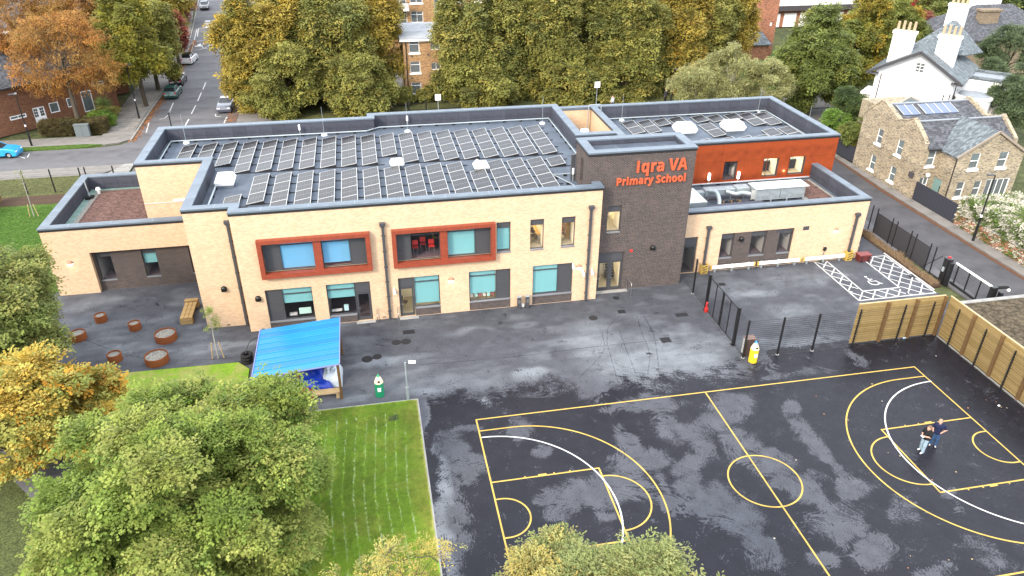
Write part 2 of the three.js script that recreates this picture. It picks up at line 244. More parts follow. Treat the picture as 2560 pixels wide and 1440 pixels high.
const tarT = tex(TW, TH, (i, j) => {
  const x = TX0 + (TX1 - TX0) * (i + 0.5) / TW, z = TZ1 + (TZ0 - TZ1) * (j + 0.5) / TH, D = qs(qD, i, j);
  const ang = qs(qA, i, j), ca = Math.cos(ang), sa = Math.sin(ang), a1 = x * ca + z * sa, a2 = -x * sa + z * ca;
  const n1 = fbm(x * 1.7 + 40, z * 1.7, 3) - .5, n2 = fbm(a1 * 2.0, a2 * 7.5 + 11, 3) - .5, n3 = vn(x * 11, z * 11) - .5;
  const v = D + .95 * n1 + 1.35 * n2 + .3 * n3, dry = sst(.475, .525, v);
  const streak = fbm(x * .5 + 5 + .3 * z, z * 1.7, 4), blot = fbm(x * .55 + 70, z * .8 + 3, 3);
  const dust = cl(qs(qU, i, j) * (.45 + 1.1 * streak) + .38 * sst(.48, .74, blot * .55 + streak * .45) * (z < -36 ? 1 : .2));
  const gr = 0.84 + 0.32 * h2(i, j), fl = h2(i + 77, j * 3) > 0.985 ? 1.25 : 1;
  let k = (0.88 + 0.24 * vn(x * 2.3, z * 2.3)) * gr * fl;
  const fresh = z < -41.2 + 1.4 * (n1 + .3) && x > -11 && x < 22 ? .9 : 1;
  let c = [0.062 * fresh, 0.065 * fresh, 0.076 * fresh]; c = c.map((q, n) => q + ([0.155, 0.168, 0.186][n] - q) * dust * .85);
  const wet = [0.0115, 0.0117, 0.0165], wv = .85 + .3 * blot;
  c = c.map((q, n) => wet[n] * wv + (q - wet[n] * wv) * dry);
  const ak = arcGrid.get(Math.round(x * 34) * 10000 + Math.round(z * 34)); if (ak && h2(i * 3, j) > 0.15) k *= 1 - .5 * ak;
  const o = (j * TW + i) * 4, ro = 0.36 + 0.2 * n3 + (0.88 - 0.36) * dry; rdat[o] = rdat[o + 1] = rdat[o + 2] = cl(ro * 255, 0, 255); rdat[o + 3] = 255;
  return sc(c[0], c[1], c[2], k);
}, true, false);
const tarR = new THREE.DataTexture(rdat, TW, TH, THREE.RGBAFormat); tarR.magFilter = THREE.LinearFilter; tarR.needsUpdate = true;
M.tarmac = new THREE.MeshPhysicalMaterial({ specularIntensity: .32, map: tarT, roughnessMap: tarR, roughness: 1, metalness: 0, bumpMap: rep(grainT(64, .5, .9), 2.2), bumpScale: 0.004 });
const playground = setting('playground', 'patchy wet and dry tarmac playground with painted court lines');
{
  const pts = [[-24.5, -53], [-24.5, -41.6], [-9.4, -41.5], [-8.6, -40.6], [-8.5, -35.66], [1.37, -35.66], [1.5, -13], [36.35, -13], [36.35, -36.0], [40.32, -36.0], [40.32, -47.7], [41, -53]];
  const g = slab(pts, -0.12, 0); const p = g.attributes.position, uv = g.attributes.uv;
  for (let i = 0; i < p.count; i++) uv.setXY(i, (p.getX(i) - TX0) / (TX1 - TX0), (p.getZ(i) - TZ1) / (TZ0 - TZ1));
  L(playground, 'tarmac', g, M.tarmac);
}
// kerb edging of the lawn
W(playground, 'edging', MG(bx(-8.5, -0.1, -35.66, 1.45, 0.012, -35.58), bx(1.37, -0.1, -35.57, 1.45, 0.012, -13)), M.concrete);
W(playground, 'edging', MG(bx(36.3, -0.1, -36, 36.42, 0.05, -13)), M.concrete);
W(playground, 'edging', bx(40.32, -0.1, -47.7, 40.42, 0.05, -41.6), M.paint);
// painted court
const LY = 0.0045, LW = 0.085;
function strip(pts, w = LW, y = LY) {               // flat painted line along a path
  const n = pts.length, pos = [], idx = [];
  for (let i = 0; i < n; i++) { const a = pts[Math.max(0, i - 1)], b = pts[Math.min(n - 1, i + 1)]; let dx = b[0] - a[0], dz = b[1] - a[1]; const l = Math.hypot(dx, dz); dx /= l; dz /= l; pos.push(pts[i][0] - dz * w / 2, y, pts[i][1] + dx * w / 2, pts[i][0] + dz * w / 2, y, pts[i][1] - dx * w / 2); if (i) idx.push(2 * i - 2, 2 * i, 2 * i - 1, 2 * i - 1, 2 * i, 2 * i + 1); }
  const g = new THREE.BufferGeometry(); g.setAttribute('position', new THREE.Float32BufferAttribute(pos, 3)); g.setIndex(idx); const m = g.toNonIndexed();
  const no = new Float32Array(m.attributes.position.count * 3); for (let i = 1; i < no.length; i += 3) no[i] = 1; m.setAttribute('normal', new THREE.BufferAttribute(no, 3)); return uvM(m);
}
const arcP = (cx, cz, r, a0, a1, n = 40) => Array.from({ length: n + 1 }, (_, i) => { const a = a0 + (a1 - a0) * i / n; return [cx + r * Math.cos(a), cz + r * Math.sin(a)]; });
const CX0 = 4.53, CX1 = 32.57, CZ0 = -33.12, CZ1 = -18.12, CZM = -25.62, CXM = 18.45;
const mk = (pts, mat = M.yellow, w, y) => L(playground, 'court_line', strip(pts, w, y), mat);
mk([[CX0 - .04, CZ0], [CX1 + .04, CZ0]]); mk([[CX0 - .04, CZ1], [CX1 + .04, CZ1]]); mk([[CX0, CZ0 + .045], [CX0, CZ1 - .045]]); mk([[CX1, CZ0 + .045], [CX1, CZ1 - .045]]);
mk([[CXM, CZ0 + .045], [CXM, CZ1 - .045]]); mk(arcP(CXM, CZM, 1.85, 0, Math.PI * 2, 64), M.yellow, LW, LY + .003);
for (const s of [1, -1]) {
  const b = s > 0 ? CX0 : CX1, k = b + s * 5.75;
  for (const zz of [CZM - 2.45, CZM + 2.45]) {
    mk([[b + s * .045, zz], [k + s * .04, zz]]);
    const o = Math.sign(zz - CZM); for (const d of [1.8, 3.35, 4.2]) mk([[b + s * d, zz + o * .045], [b + s * d, zz + o * .13]], M.yellow, .07); mk([[b + s * 2.5, zz + o * .09], [b + s * 2.95, zz + o * .09]], M.yellow, .09);
  }
  mk([[k, CZM - 2.4], [k, CZM + 2.4]]);
  mk(arcP(k + s * .045, CZM, 1.85, -Math.PI / 2, s > 0 ? Math.PI / 2 : -Math.PI * 1.5), M.yellow, LW, LY + .001);
  mk([[b + s * .045, CZM - 1.25], [b + s * .28, CZM - 1.25], ...arcP(b + s * .28, CZM, 1.25, -Math.PI / 2, s > 0 ? Math.PI / 2 : -Math.PI * 1.5).slice(1, -1), [b + s * .28, CZM + 1.25], [b + s * .045, CZM + 1.25]]);
  mk([[b + s * .045, CZM - 6.5], [b + s * 1.0, CZM - 6.5], ...arcP(b + s * 1.8, CZM, 6.5, -Math.PI / 2, s > 0 ? Math.PI / 2 : -Math.PI * 1.5, 64), [b + s * 1.0, CZM + 6.5], [b + s * .045, CZM + 6.5]], M.yellow, LW, LY + .002);
  mk(arcP(b, CZM, 5.95, -Math.PI / 2 + .008, (s > 0 ? Math.PI / 2 - .008 : -Math.PI * 1.5 + .008), 60), M.paint, LW, LY + .005);
}
// parking bay markings
const wl = (a, b, w = .1, y = LY) => { const A = G(...a), B = G(...b); L(playground, 'bay_line', strip([[A.x, A.z], [B.x, B.z]], w, y), M.paint); };
const wl2 = (a, b, w = .1, y = LY) => L(playground, 'bay_line', strip([a, b], w, y), M.paint);
const BX0 = 33.92, BX1 = 35.0, BX2 = 38.05, BX3 = 40.25, BZ0 = -47.3, BZ1 = -42.4, BZ2 = -41.2;
wl2([BX0, BZ0], [BX0, BZ2]); wl2([BX1, BZ0], [BX1, BZ1]); wl2([BX0, BZ2], [BX3, BZ2], .1, LY + .001); wl2([BX1, BZ1], [BX2, BZ1], .1, LY + .001); wl2([BX2, BZ0], [BX2, BZ1]); wl2([BX2, BZ0], [BX3, BZ0], .1, LY + .001); wl2([BX3 - .05, BZ0], [BX3 - .05, BZ2]);
function hatch(x0, x1, z0, z1, st, dx, y) {         // diagonal strokes clipped to a rectangle
  for (const s of [1, -1]) for (let c = -20; c < 40; c++) {
    const p = []; for (let t = 0; t <= 1.0001; t += 0.02) { const z = z0 + (z1 - z0) * t, x = x0 + c * st + s * (z - z0) * dx; if (x >= x0 && x <= x1) p.push([x, z]); }
    if (p.length > 2) L(playground, 'bay_line', strip([p[0], p[p.length - 1]], .09, y + (s > 0 ? 0 : .0012)), M.paint);
  }
}
hatch(BX0 + .05, BX1 - .05, BZ0, BZ1, 1.05, .9, LY + .003); hatch(BX0 + .05, BX2 - .1, BZ1, BZ2, 1.05, .9, LY + .0035); hatch(BX2 + .05, BX3 - .1, BZ0, BZ2, 1.05, .9, LY + .004);
{ // wheelchair sign on the bay
  const c = [36.6, -43.6], s = .75; const P = a => a.map(p => [c[0] + p[0] * s, c[1] + p[1] * s]);
  for (const [i, q] of [P([[-.1, -.75], [-.1, -.05], [.42, -.05], [.62, .55], [.8, .5]]), P([[-.1, -.45], [.3, -.45]]), P(arcP(0.02, .18, .5, -Math.PI * .72, -Math.PI * 1.95, 24)), P(arcP(-.1, -1.0, .07, 0, 6.28, 12))].entries()) L(playground, 'bay_symbol', strip(q, .11, LY + .001 * i), M.paint);
}
// drain covers, round covers and darker repairs
M.iron = std([0.03, 0.03, 0.034], 0.6, { map: rep(fineT, .3) });
for (const [u, v, a, b] of [[1554, 779, .55, .45], [1704, 787, .9, .45], [1664, 850, .7, .6], [1022, 830, .8, .5], [2285, 690, .9, .6], [1802, 711, .7, .4], [985, 1045, .6, .5]]) { const p = G(u, v), y = v > 1000 ? .03 : 0; W(playground, 'drain_cover', MG(bx(p.x - a / 2, -.05, p.z - b / 2, p.x + a / 2, y + .006, p.z + b / 2), ...[-1, 0, 1].map(k => bx(p.x - a / 2 + .04, 0, p.z + k * b * .26 - .03, p.x + a / 2 - .04, y + .016, p.z + k * b * .26 + .03))), M.iron); }
for (const [u, v, r] of [[991, 856, .32], [1015, 854, .34], [918, 898, .36], [943, 892, .3], [1483, 795, .32], [1540, 745, .25]]) { const p = G(u, v); W(playground, 'round_cover', new THREE.CylinderGeometry(r, r, .012, 20).translate(p.x, .005, p.z), M.iron); }
// ramps / thresholds at the doors
for (const [x0, x1] of [[-2.0, -.7], [.95, 2.25]]) W(playground, 'door_threshold', bx(x0, 0, -44.94, x1, .03, -44.6), M.concrete);
W(playground, 'door_threshold', bx(15.2, 0, -45.94, 17.75, .03, -45.55), M.concrete);

// --- lawns
M.grassblade = new THREE.MeshPhysicalMaterial({ color: 0xffffff, roughness: .8, transmission: .4, specularIntensity: .3, thickness: 0, side: THREE.DoubleSide });
const GX0 = -26, GX1 = 2, GZ0 = -42, GZ1 = -6;
const seedLine = (x, z) => { const s = (x + 7.2 + .12 * Math.sin(z * .6) + .1 * (fbm(z * .8, 3, 2) - .5)) / .545, f = s - Math.round(s); return x > -8 && x < .55 && z > -34.6 ? Math.exp(-(f * f) / .016) : 0; };
const lawnT = tex(1024, 1280, (i, j) => {
  const x = GX0 + (GX1 - GX0) * (i + .5) / 1024, z = GZ1 + (GZ0 - GZ1) * (j + .5) / 1280;
  const n = fbm(x * 1.2, z * 1.2, 4), f = h2(i, j), m = fbm(x * 6, z * 5, 3);
  let c = [0.135 + .06 * m, 0.235 + .07 * m, 0.026];
  const dryE_ = Math.max(sst(1.1, .0, 1.35 - x) * sst(.3, .55, fbm(x * 2, z * 1.5, 3) + .12), .8 * sst(.8, 0, z + 35.6) * sst(.35, .6, n), .15 * sst(.52, .66, n));
  c = c.map((q, k) => q + ([0.24, 0.21, 0.075][k] - q) * cl(dryE_) * .8);
  const sl = seedLine(x, z) * sst(.3, .62, fbm(x * 7, z * 2.2, 3)) * .6; c = c.map((q, k) => q + ([0.34, 0.36, 0.27][k] - q) * sl);
  return sc(...c, (.72 + .56 * f) * (.8 + .4 * n));
}, true, false);
M.lawn = new THREE.MeshPhysicalMaterial({ specularIntensity: .3, map: lawnT, roughness: .95, bumpMap: rep(grainT(64, .5, 1), 1.5), bumpScale: .03 });
const lawn = setting('lawn', 'bright striped lawn beside the playground');
{
  const g = slab([[-17, -41.55], [-9.42, -41.42], [-8.66, -40.56], [-8.58, -35.58], [1.37, -35.58], [1.37, -6], [-17, -6]], -.1, .02), p = g.attributes.position, uv = g.attributes.uv;
  for (let i = 0; i < p.count; i++) uv.setXY(i, (p.getX(i) - GX0) / (GX1 - GX0), (p.getZ(i) - GZ1) / (GZ0 - GZ1)); L(lawn, 'turf', g, M.lawn);
}
function ls0() { const g = setting('rough_grass', 'dull park grass littered with leaves beyond the footpath'); L(g, 'turf', slab([[-90, -41.6], [-17.01, -41.6], [-17.01, -6.01], [1.37, -6.01], [1.37, 30], [-90, 30]], -.1, .018), std([.105, .125, .042], .95, { map: rep(grainT(32, .75, .9), 2) })); }
const tuft = (() => { const gs = []; for (let i = 0; i < 6; i++) { const a = i * 1.05 + .3, r = .018, h = .022 + .02 * ((i * 37) % 5) / 5, lx = Math.cos(a) * .05, lz = Math.sin(a) * .05, w = .011; const g = new THREE.BufferGeometry(); g.setAttribute('position', new THREE.Float32BufferAttribute([Math.cos(a) * r - Math.sin(a) * w, 0, Math.sin(a) * r + Math.cos(a) * w, Math.cos(a) * r + Math.sin(a) * w, 0, Math.sin(a) * r - Math.cos(a) * w, Math.cos(a) * r + lx, h, Math.sin(a) * r + lz], 3)); g.computeVertexNormals(); g.setAttribute('uv', new THREE.Float32BufferAttribute([0, 0, 1, 0, 0, 1], 2)); gs.push(g); } return mergeGeometries(gs); })();
function grassField(name, label, n, place, col) {
  const im = new THREE.InstancedMesh(tuft, M.grassblade, n), m = new THREE.Matrix4(), c = new THREE.Color(), q = new THREE.Quaternion();
  for (let i = 0; i < n; i++) { const p = place(); q.setFromAxisAngle(V3(0, 1, 0), rnd() * 6.28); const s = rr(.7, 1.5); m.compose(V3(p[0], p[2] ?? .02, p[1]), q, V3(s * 1.3, s * (p[3] ?? 1), s * 1.3)); im.setMatrixAt(i, m); const k = col(p[0], p[1]); c.setRGB(k[0], k[1], k[2]); im.setColorAt(i, c); }
  im.name = name; im.userData = { kind: 'stuff', label, category: 'grass' }; scene.add(im); return im;
}
grassField('grass', 'short bright green lawn grass with pale seeding lines', 90000, () => { for (; ;) { const x = rr(-9.5, 1.25), z = rr(-35.5, -17); if (seedLine(x, z) < .2 + .8 * rnd() * rnd()) return [x, z]; } }, (x, z) => { const k = rr(.58, 1.22) * (.62 + .72 * fbm(x * 1.1, z * .8 + 4, 4)), d = cl(sst(1.0, 0, 1.3 - x) * .9 + .6 * sst(.5, .7, fbm(x * 1.5 + 8, z * 1.5, 3))) * rnd(); return [(.19 + .15 * d) * k, (.31 + .02 * d) * k, (.026 + .04 * d) * k]; });
ls0();
// footpath through the grass on the left
{ const a = G(-60, 1120), b = G(150, 1330), g = setting('footpath', 'narrow grey asphalt footpath across the grass'); const d = [b.x - a.x, b.z - a.z], l = Math.hypot(...d), n = [d[1] / l * 1.5, -d[0] / l * 1.5]; L(g, 'surface', slab([[a.x - d[0] + n[0] * .1, a.z - d[1] + n[1] * .1], [b.x + d[0] + n[0] * .1, b.z + d[1] + n[1] * .1], [b.x + d[0] + n[0] * 1.9, b.z + d[1] + n[1] * 1.9], [a.x - d[0] + n[0] * 1.9, a.z - d[1] + n[1] * 1.9]], 0, .035), M.road); }
M.turf2 = std([0.115, 0.20, 0.035], .95, { map: rep(grainT(32, .75, .9), 3), bumpMap: rep(grainT(32, .5, 1), 1.5), bumpScale: .04 });
M.turf3 = std([0.155, 0.165, 0.06], .95, { map: rep(grainT(32, .75, .9), 3), bumpMap: rep(grainT(32, .5, 1), 1.5), bumpScale: .04 });
function ls(name, label, pts, y0, y1, mat, part = 'surface') { const g = setting(name, label); L(g, part, slab(pts, y0, y1), mat); return g; }
ls('lawn', 'small bright lawn behind the low brick wing', rect(-60, -70.5, -23.2, -53), -.1, .02, M.turf2, 'turf');
ls('flower_bed', 'dark planting bed along the boundary railings', rect(-60, -72.7, -20, -70.5), -.1, .04, M.soil);
// --- streets
ls('cross_street', 'grey asphalt side street behind the school', rect(-120, -86.4, 60, -80.3), -.12, -.08, M.road);
const ML = [[-26.3, -88.2], [-26.7, -101], [-26.7, -113], [-27.9, -133], [-30.9, -158], [-34.5, -187], [-44, -240], [-60, -300]], MR = ML.map(p => [p[0] + 10.8, p[1]]);
ls('main_street', 'long asphalt street with parked cars and painted lines', [[-29.5, -86.4], [-27.2, -87.0], ...ML, ...MR.slice().reverse(), [-14, -86.4]], -.119, -.079, M.road);
ls('pavement', 'concrete pavement south of the side street', [[-120, -80.2], [-120, -77.6], [-27, -77.6], [-24.5, -80.2]], -.12, .03, M.pave);
ls('grass_verge', 'worn grass verge along the school railings', rect(-120, -77.6, -18, -72.7), -.12, .03, M.turf3, 'turf');
ls('pavement', 'pale concrete strip across the grass verge', [[-25.2, -80.2], [-24.2, -80.2], [-24.2, -76], [-26.5, -75.2], [-27, -75.6]], .03, .05, M.kerb);
ls('grass_verge', 'narrow grass verge beside the blue car', [[-120, -87.6], [-120, -86.4], [-31.5, -86.4], [-29, -87.2], [-31, -87.6]], -.12, .035, M.turf2, 'turf');
ls('pavement', 'concrete pavement in front of the brown brick building', [[-120, -90.4], [-120, -87.6], [-31, -87.6], [-28.9, -87.1], [-27.4, -87.6], [-26.4, -88.6], [-26.7, -92], [-30, -92], [-30, -90.4]], -.12, .03, M.pave);
// slab pavement up the left side of the main street: slabs as pieces
{
  const g = setting('slab_pavement', 'pale paving slabs along the left kerb of the main street'); L(g, 'bed', slab([[-30, -92], [-26.75, -92], [-26.95, -101], [-26.95, -113], [-28.2, -133], [-31.2, -158], [-36, -190], [-41, -190], [-35.5, -158], [-32.4, -133], [-31, -113], [-30.6, -101]], -.12, .015), M.pave);
  const gm = [0.30, 0.28, 0.255], mats = [1, .9, 1.1].map(k => std(gm.map(q => q * k), .9, { map: rep(coarseT, 1.4) })), sg = bx(-.3, 0, -.44, .3, .03, .44);
  for (let z = -92.6; z > -109; z -= .9) for (let c = 0; c < 5; c++) L(g, 'paving_slab', sg, mats[Math.floor(rnd() * 3)], [-29.8 + c * .62 + rr(-.005, .005), .004 + rr(-.004, .004), z]);
  for (const [i, p] of ML.entries()) if (i && i < 7) { const q = ML[i - 1]; L(g, 'kerbstone', beam([q[0] - .1, -.03, q[1]], [p[0] - .1, -.03, p[1]], .18, .16), M.kerb); }
}
ls('pavement', 'pavement on the far side of the main street', [[-15.4, -86.4], [-15.8, -101], [-15.8, -113], [-17, -133], [-20, -158], [-24, -190], [-20, -190], [-15, -158], [-12.5, -133], [-11.5, -101], [-11.5, -91.6], [60, -91.6], [60, -86.4]], -.12, .03, M.pave);
ls('grass_verge', 'worn grass under the street trees', [[-11.5, -91.6], [60, -91.6], [75, -130], [-12, -130]], -.12, .02, M.turf3, 'turf');
ls('lawn', 'green lawn beside the red brick flats', [G(1840, 200), G(1850, 150), G(1960, 120), G(1990, 160), G(1960, 240)].map(p => [p.x, p.z]), .02, .05, M.turf2, 'turf');
{ const a = [[985, 270], [1010, 200], [1000, 160], [950, 175], [965, 270]].map(p => { const q = G(...p); return [q.x, q.z]; }); ls('footpath', 'narrow path between hedges beside the yellow brick flats', a, .02, .045, M.pave); }
// painted road lines
const lanes = setting('road_markings', 'white dashes and parking bay ticks on the main street');
const rl = (a, b, w) => { const A = G(...a), B = G(...b); L(lanes, 'road_line', strip([[A.x, A.z], [B.x, B.z]], w, -.074), M.paint); };
rl([514, 205], [507, 222], .14); rl([503, 230], [494, 251], .14); rl([489, 262], [478, 283], .14); rl([472, 296], [463, 312], .14); rl([459, 179], [451, 193], .3); rl([538, 284], [540, 290], .12); rl([540, 290], [552, 289], .12); rl([567, 291], [560, 306], .16); rl([398, 297], [412, 294], .1); rl([412, 294], [420, 286], .1); rl([424, 276], [433, 256], .14); rl([496, 70], [493, 90], .12); rl([478, 130], [492, 72], .1); rl([46, 389], [62, 394], .1); rl([73, 382], [68, 392], .1); rl([365, 330], [372, 305], .12); rl([497, 70], [515, 68], .2);
for (const [u, v] of [[497, 112], [532, 109]]) { const p = G(u, v); L(lanes, 'hump_triangle', sheet([[p.x - .6, p.z + 1.0], [p.x + .6, p.z + 1.0], [p.x, p.z - 1.6]], -.073), M.paint); L(lanes, 'hump_ring', strip(arcP(p.x, p.z, 1.7, 0, 6.283, 32).map(q => [q[0], p.z + (q[1] - p.z) * 2.2]), .12, -.0725), M.paint); }
for (const [u, v] of [[521, 66], [520, 58], [519, 52]]) { const p = G(u, v); L(lanes, 'road_letter', sheet(rect(p.x - .5, p.z - .9, p.x + .5, p.z + .9), -.073), M.paint); }
// side street on the right
ls('side_street', 'quiet dark asphalt side street beside the stone houses', [[42.9, -20], [48.5, -20], [48.6, -60], [49.3, -72], [53.5, -86.4], [45.5, -86.4], [43.4, -72], [42.9, -60]], -.118, -.078, std([0.095, 0.093, 0.10], .85, { map: rep(coarseT, 4) }));
ls('pavement', 'pavement in front of the stone houses', [[48.65, -20], [50.2, -20], [49.9, -57], [49.8, -70], [54, -80], [52, -80], [49.3, -72], [48.75, -60]], -.12, .03, M.pave);
ls('leaf_gutter', 'rust coloured leaf litter along the kerb of the side street', [[48.3, -30], [48.6, -30], [48.72, -60], [49.45, -72], [49.1, -72], [48.3, -60]], -.085, -.06, std([.2, .1, .06], 1, { map: rep(grainT(64, .7, 1.2), 1) }));
ls('pavement', 'tarmac strip outside the school railings', rect(41.9, -75, 42.8, -20), -.12, .02, M.road);
ls('planting_strip', 'dry grasses and brown mulch inside the school railings', rect(40.45, -52, 41.3, -42), -.1, .06, M.soil);
ls('yard', 'paved access yard behind the school wing', rect(37.7, -80, 41.9, -48), -.12, -.005, M.road);
ls('yard', 'dark tarmac yard beyond the brick wing', rect(-24, -80, 37.6, -64.5), -.12, -.02, M.road);
// ================================================================ THE SCHOOL BUILDING
const school = thing('school_building', 'long flat roofed buff brick school with dark brick tower and rust red upper block', 'school', [3, 0, -55]);
const memb = [1, .93, 1.07].map(k => std([0.105 * k, 0.128 * k, 0.165 * k], .62, { map: M.membrane.map }));
const upst = [1, .92, 1.08].map(k => std([0.072 * k, 0.077 * k, 0.10 * k], .68, { map: M.upstand.map }));
// flat roof with parapet: outline, parapet top, deck height, rectangles of deck sheets
function flatRoof(poly, top, deck, rects, sheetW = 1.05, deckMats = memb) {
  const par = sub(school, 'parapet', [poly[0][0], top, poly[0][1]]);
  W(par, 'fascia', slab(inset(poly, -.035), top - .27, top - .11, [inset(poly, .34)]), M.black);
  W(par, 'cap', slab(inset(poly, -.06), top - .108, top, [inset(poly, .56)]), M.cap);
  W(par, 'core', slab(inset(poly, .352), deck - .2, top - .11, [inset(poly, .5)]), M.upstand);
  const joints = [], A = inset(poly, -.063), B = inset(poly, .563), q = inset(poly, .5), n = q.length, cx = q.reduce((s, p) => s + p[0], 0) / n, cz = q.reduce((s, p) => s + p[1], 0) / n;
  let ar = 0; for (let i = 0; i < n; i++) { const a = q[i], b = q[(i + 1) % n]; ar += a[0] * b[1] - b[0] * a[1]; } const s = ar > 0 ? 1 : -1;
  const h = top - .115 - deck, cache = {};
  for (let i = 0; i < n; i++) {
    const a = q[i], b = q[(i + 1) % n], l = Math.hypot(b[0] - a[0], b[1] - a[1]), d = [(b[0] - a[0]) / l, (b[1] - a[1]) / l], nr = [-d[1] * s, d[0] * s], m = Math.max(1, Math.round(l / 1.02)), w = l / m;
    for (let k = 0; k < m; k++) {
      const c = [a[0] + d[0] * w * (k + .5) + nr[0] * .012, a[1] + d[1] * w * (k + .5) + nr[1] * .012], ww = +(w - .022 - (m === 1 ? .03 : 0)).toFixed(3), key = ww + (d[0] ? 'x' : 'z');
      cache[key] ??= d[0] ? bx(-ww / 2, 0, -.01, ww / 2, h - .36, .01) : bx(-.01, 0, -ww / 2, .01, h - .36, ww / 2);
      const k2 = key + 'b'; cache[k2] ??= d[0] ? bx(-ww / 2, 0, -.018, ww / 2, .33, .018) : bx(-.018, 0, -ww / 2, .018, .33, ww / 2);
      const mt = upst[Math.floor(rnd() * 3)];
      WA(par, 'membrane_panel', cache[key], mt, [c[0], deck + .345, c[1]]); WA(par, 'membrane_skirt', cache[k2], mt, [c[0], deck + .004, c[1]]);
    }
    const oa = A[i], mm = Math.max(1, Math.round(l / 3));
    for (let k = 0; k < mm; k++) { const t = (k + .5) / mm, x = a[0] + d[0] * l * t - nr[0] * .22, z = a[1] + d[1] * l * t - nr[1] * .22; joints.push(d[0] ? bx(x - .02, top - .02, z - .29, x + .02, top + .006, z + .29) : bx(x - .29, top - .02, z - .02, x + .29, top + .006, z + .02)); }
  }
  W(par, 'cap_joint', MG(joints), std([.2, .24, .29], .6));
  const rf = sub(school, 'roof_deck', [poly[0][0], deck, poly[0][1]]);
  W(rf, 'slab', slab(inset(poly, .2), deck - .35, deck - .012), M.membrane);
  for (const [x0, z0, x1, z1] of rects) { const m = Math.round((x1 - x0) / sheetW), w = (x1 - x0) / m, g = bx(-w / 2 + .006, 0, z0, w / 2 - .006, .01, z1); for (let k = 0; k < m; k++) WA(rf, 'roof_sheet', g, deckMats[Math.floor(rnd() * deckMats.length)], [x0 + w * (k + .5), deck - .01, 0]); }
  return rf;
}
const T1 = 8.75, D1 = 7.65, T2 = 7.7, D2 = 6.45, T3 = 5.23, D3 = 4.0, T4 = 5.35, D4 = 4.25, TT = 10.78, DT = 10.35;
const polyMain = [[-9, -44.95], [15.1, -44.95], [15.1, -47.5], [20, -47.5], [20, -56.2], [16.65, -56.2], [16.65, -64.4], [0, -64.4], [0, -63.5], [-16.65, -63.5], [-16.65, -55], [-11.9, -55], [-11.9, -45.9], [-9, -45.9]];
flatRoof(polyMain, T1, D1, [[-8.45, -63, 14.55, -45.5], [-11.35, -63, -8.45, -46.4], [-16.1, -63, -11.35, -55.55], [14.55, -63.8, 16.1, -48.05], [.55, -63.85, 14.55, -63]]);
flatRoof([[20.6, -55.1], [39.13, -55.1], [39.13, -67], [20.6, -67]], T2, D2, [[21.15, -66.45, 38.55, -55.65]]);
flatRoof([[20.6, -47.4], [37.62, -47.4], [37.62, -57], [20.6, -57]], T3, D3, [[22, -55.05, 37.1, -47.95]]);
flatRoof([[-23.1, -52.4], [-11, -52.4], [-11, -56.5], [-15.5, -56.5], [-15.5, -62.8], [-23.1, -62.8]], T4, D4, [[-22.55, -62.25, -16.7, -52.95], [-16.7, -54.95, -12, -52.95]], 1.05, [M.greenseal]);
flatRoof([[14.3, -45.95], [21.95, -45.95], [21.95, -49.1], [14.3, -49.1]], TT, DT, [[14.85, -48.55, 21.4, -46.5]], 1.1);
// link parapet at the back of the small courtyard
W(school, 'courtyard_wall', wallZ(16.66, 0, 20.55, T2 - .26, -66.5, .5), M.buff);
W(school, 'courtyard_coping', MG(bx(16.66, T2 - .108, -67.05, 20.52, T2, -66.45), bx(16.66, T2 - .258, -67.03, 20.55, T2 - .11, -66.47)), M.cap);
W(school, 'courtyard_floor', bx(16.67, 5.0, -66.49, 20.58, 5.2, -56.25), M.concrete);

// --- walls with real openings
const wt = .35, ft = T1 - .255;
const g1 = [-7.68, .6, -4.68, 3.06], g2 = [-3.75, 0, -.86, 3.08], g3 = [1.02, 0, 3.84, 3.1], g4 = [5.87, 0, 8.8, 3.12], g5 = [10.38, 0, 13.29, 3.14];
g1[1] = 0;
const f1 = [-7.36, 4.36, -.86, 6.52], f2 = [1.1, 4.36, 7.4, 6.54], w1 = [7.82, 4.45, 8.79, 6.68], w2 = [10.14, 4.45, 11.1, 6.7], w3 = [12.33, 4.47, 13.3, 6.71];
W(school, 'wall', wallZ(-9, 0, 15.1, ft, -44.95, wt, [g1, g2, g3, g4, g5, f1, f2, w1, w2, w3].map(h => [h[0], Math.max(h[1], .001), h[2], h[3]])), M.buff);
W(school, 'wall', polyX([[-45.302, 0], [-45.9, 0], [-45.9, ft], [-45.302, ft]], -9, wt), M.buff);
W(school, 'wall', wallZ(-11.9, 0, -9.003, ft, -45.9, wt), M.buff);
W(school, 'wall', polyX([[-46.252, 0], [-55, 0], [-55, ft], [-46.252, ft]], -11.9, wt), M.buff);
W(school, 'wall', wallZ(-16.65, 0, -11.903, ft, -55, wt), M.buff);
W(school, 'wall', polyX([[-55.352, 0], [-63.5, 0], [-63.5, ft], [-55.352, ft]], -16.65, wt), M.buff);
W(school, 'wall', wallZ(-16.29, 0, .0, ft, -63.15, wt), M.buff); W(school, 'wall', wallZ(.35, 0, 16.3, ft, -64.05, wt), M.buff);
W(school, 'wall', polyX([[-63.5, 0], [-64.4, 0], [-64.4, ft], [-63.5, ft]], 0, wt), M.buff);
W(school, 'wall', polyX([[-56.2, 0], [-64.4, 0], [-64.4, ft], [-56.2, ft]], 16.3, wt), M.buff);
W(school, 'wall', polyX([[-45.302, 0], [-45.948, 0], [-45.948, ft], [-45.302, ft]], 14.75, wt), M.buff);
W(school, 'wall', wallZ(16.65, 0, 20, ft, -55.85, wt), M.buff); W(school, 'wall', polyX([[-49.11, 0], [-55.85, 0], [-55.85, ft], [-49.11, ft]], 19.65, wt), M.buff);
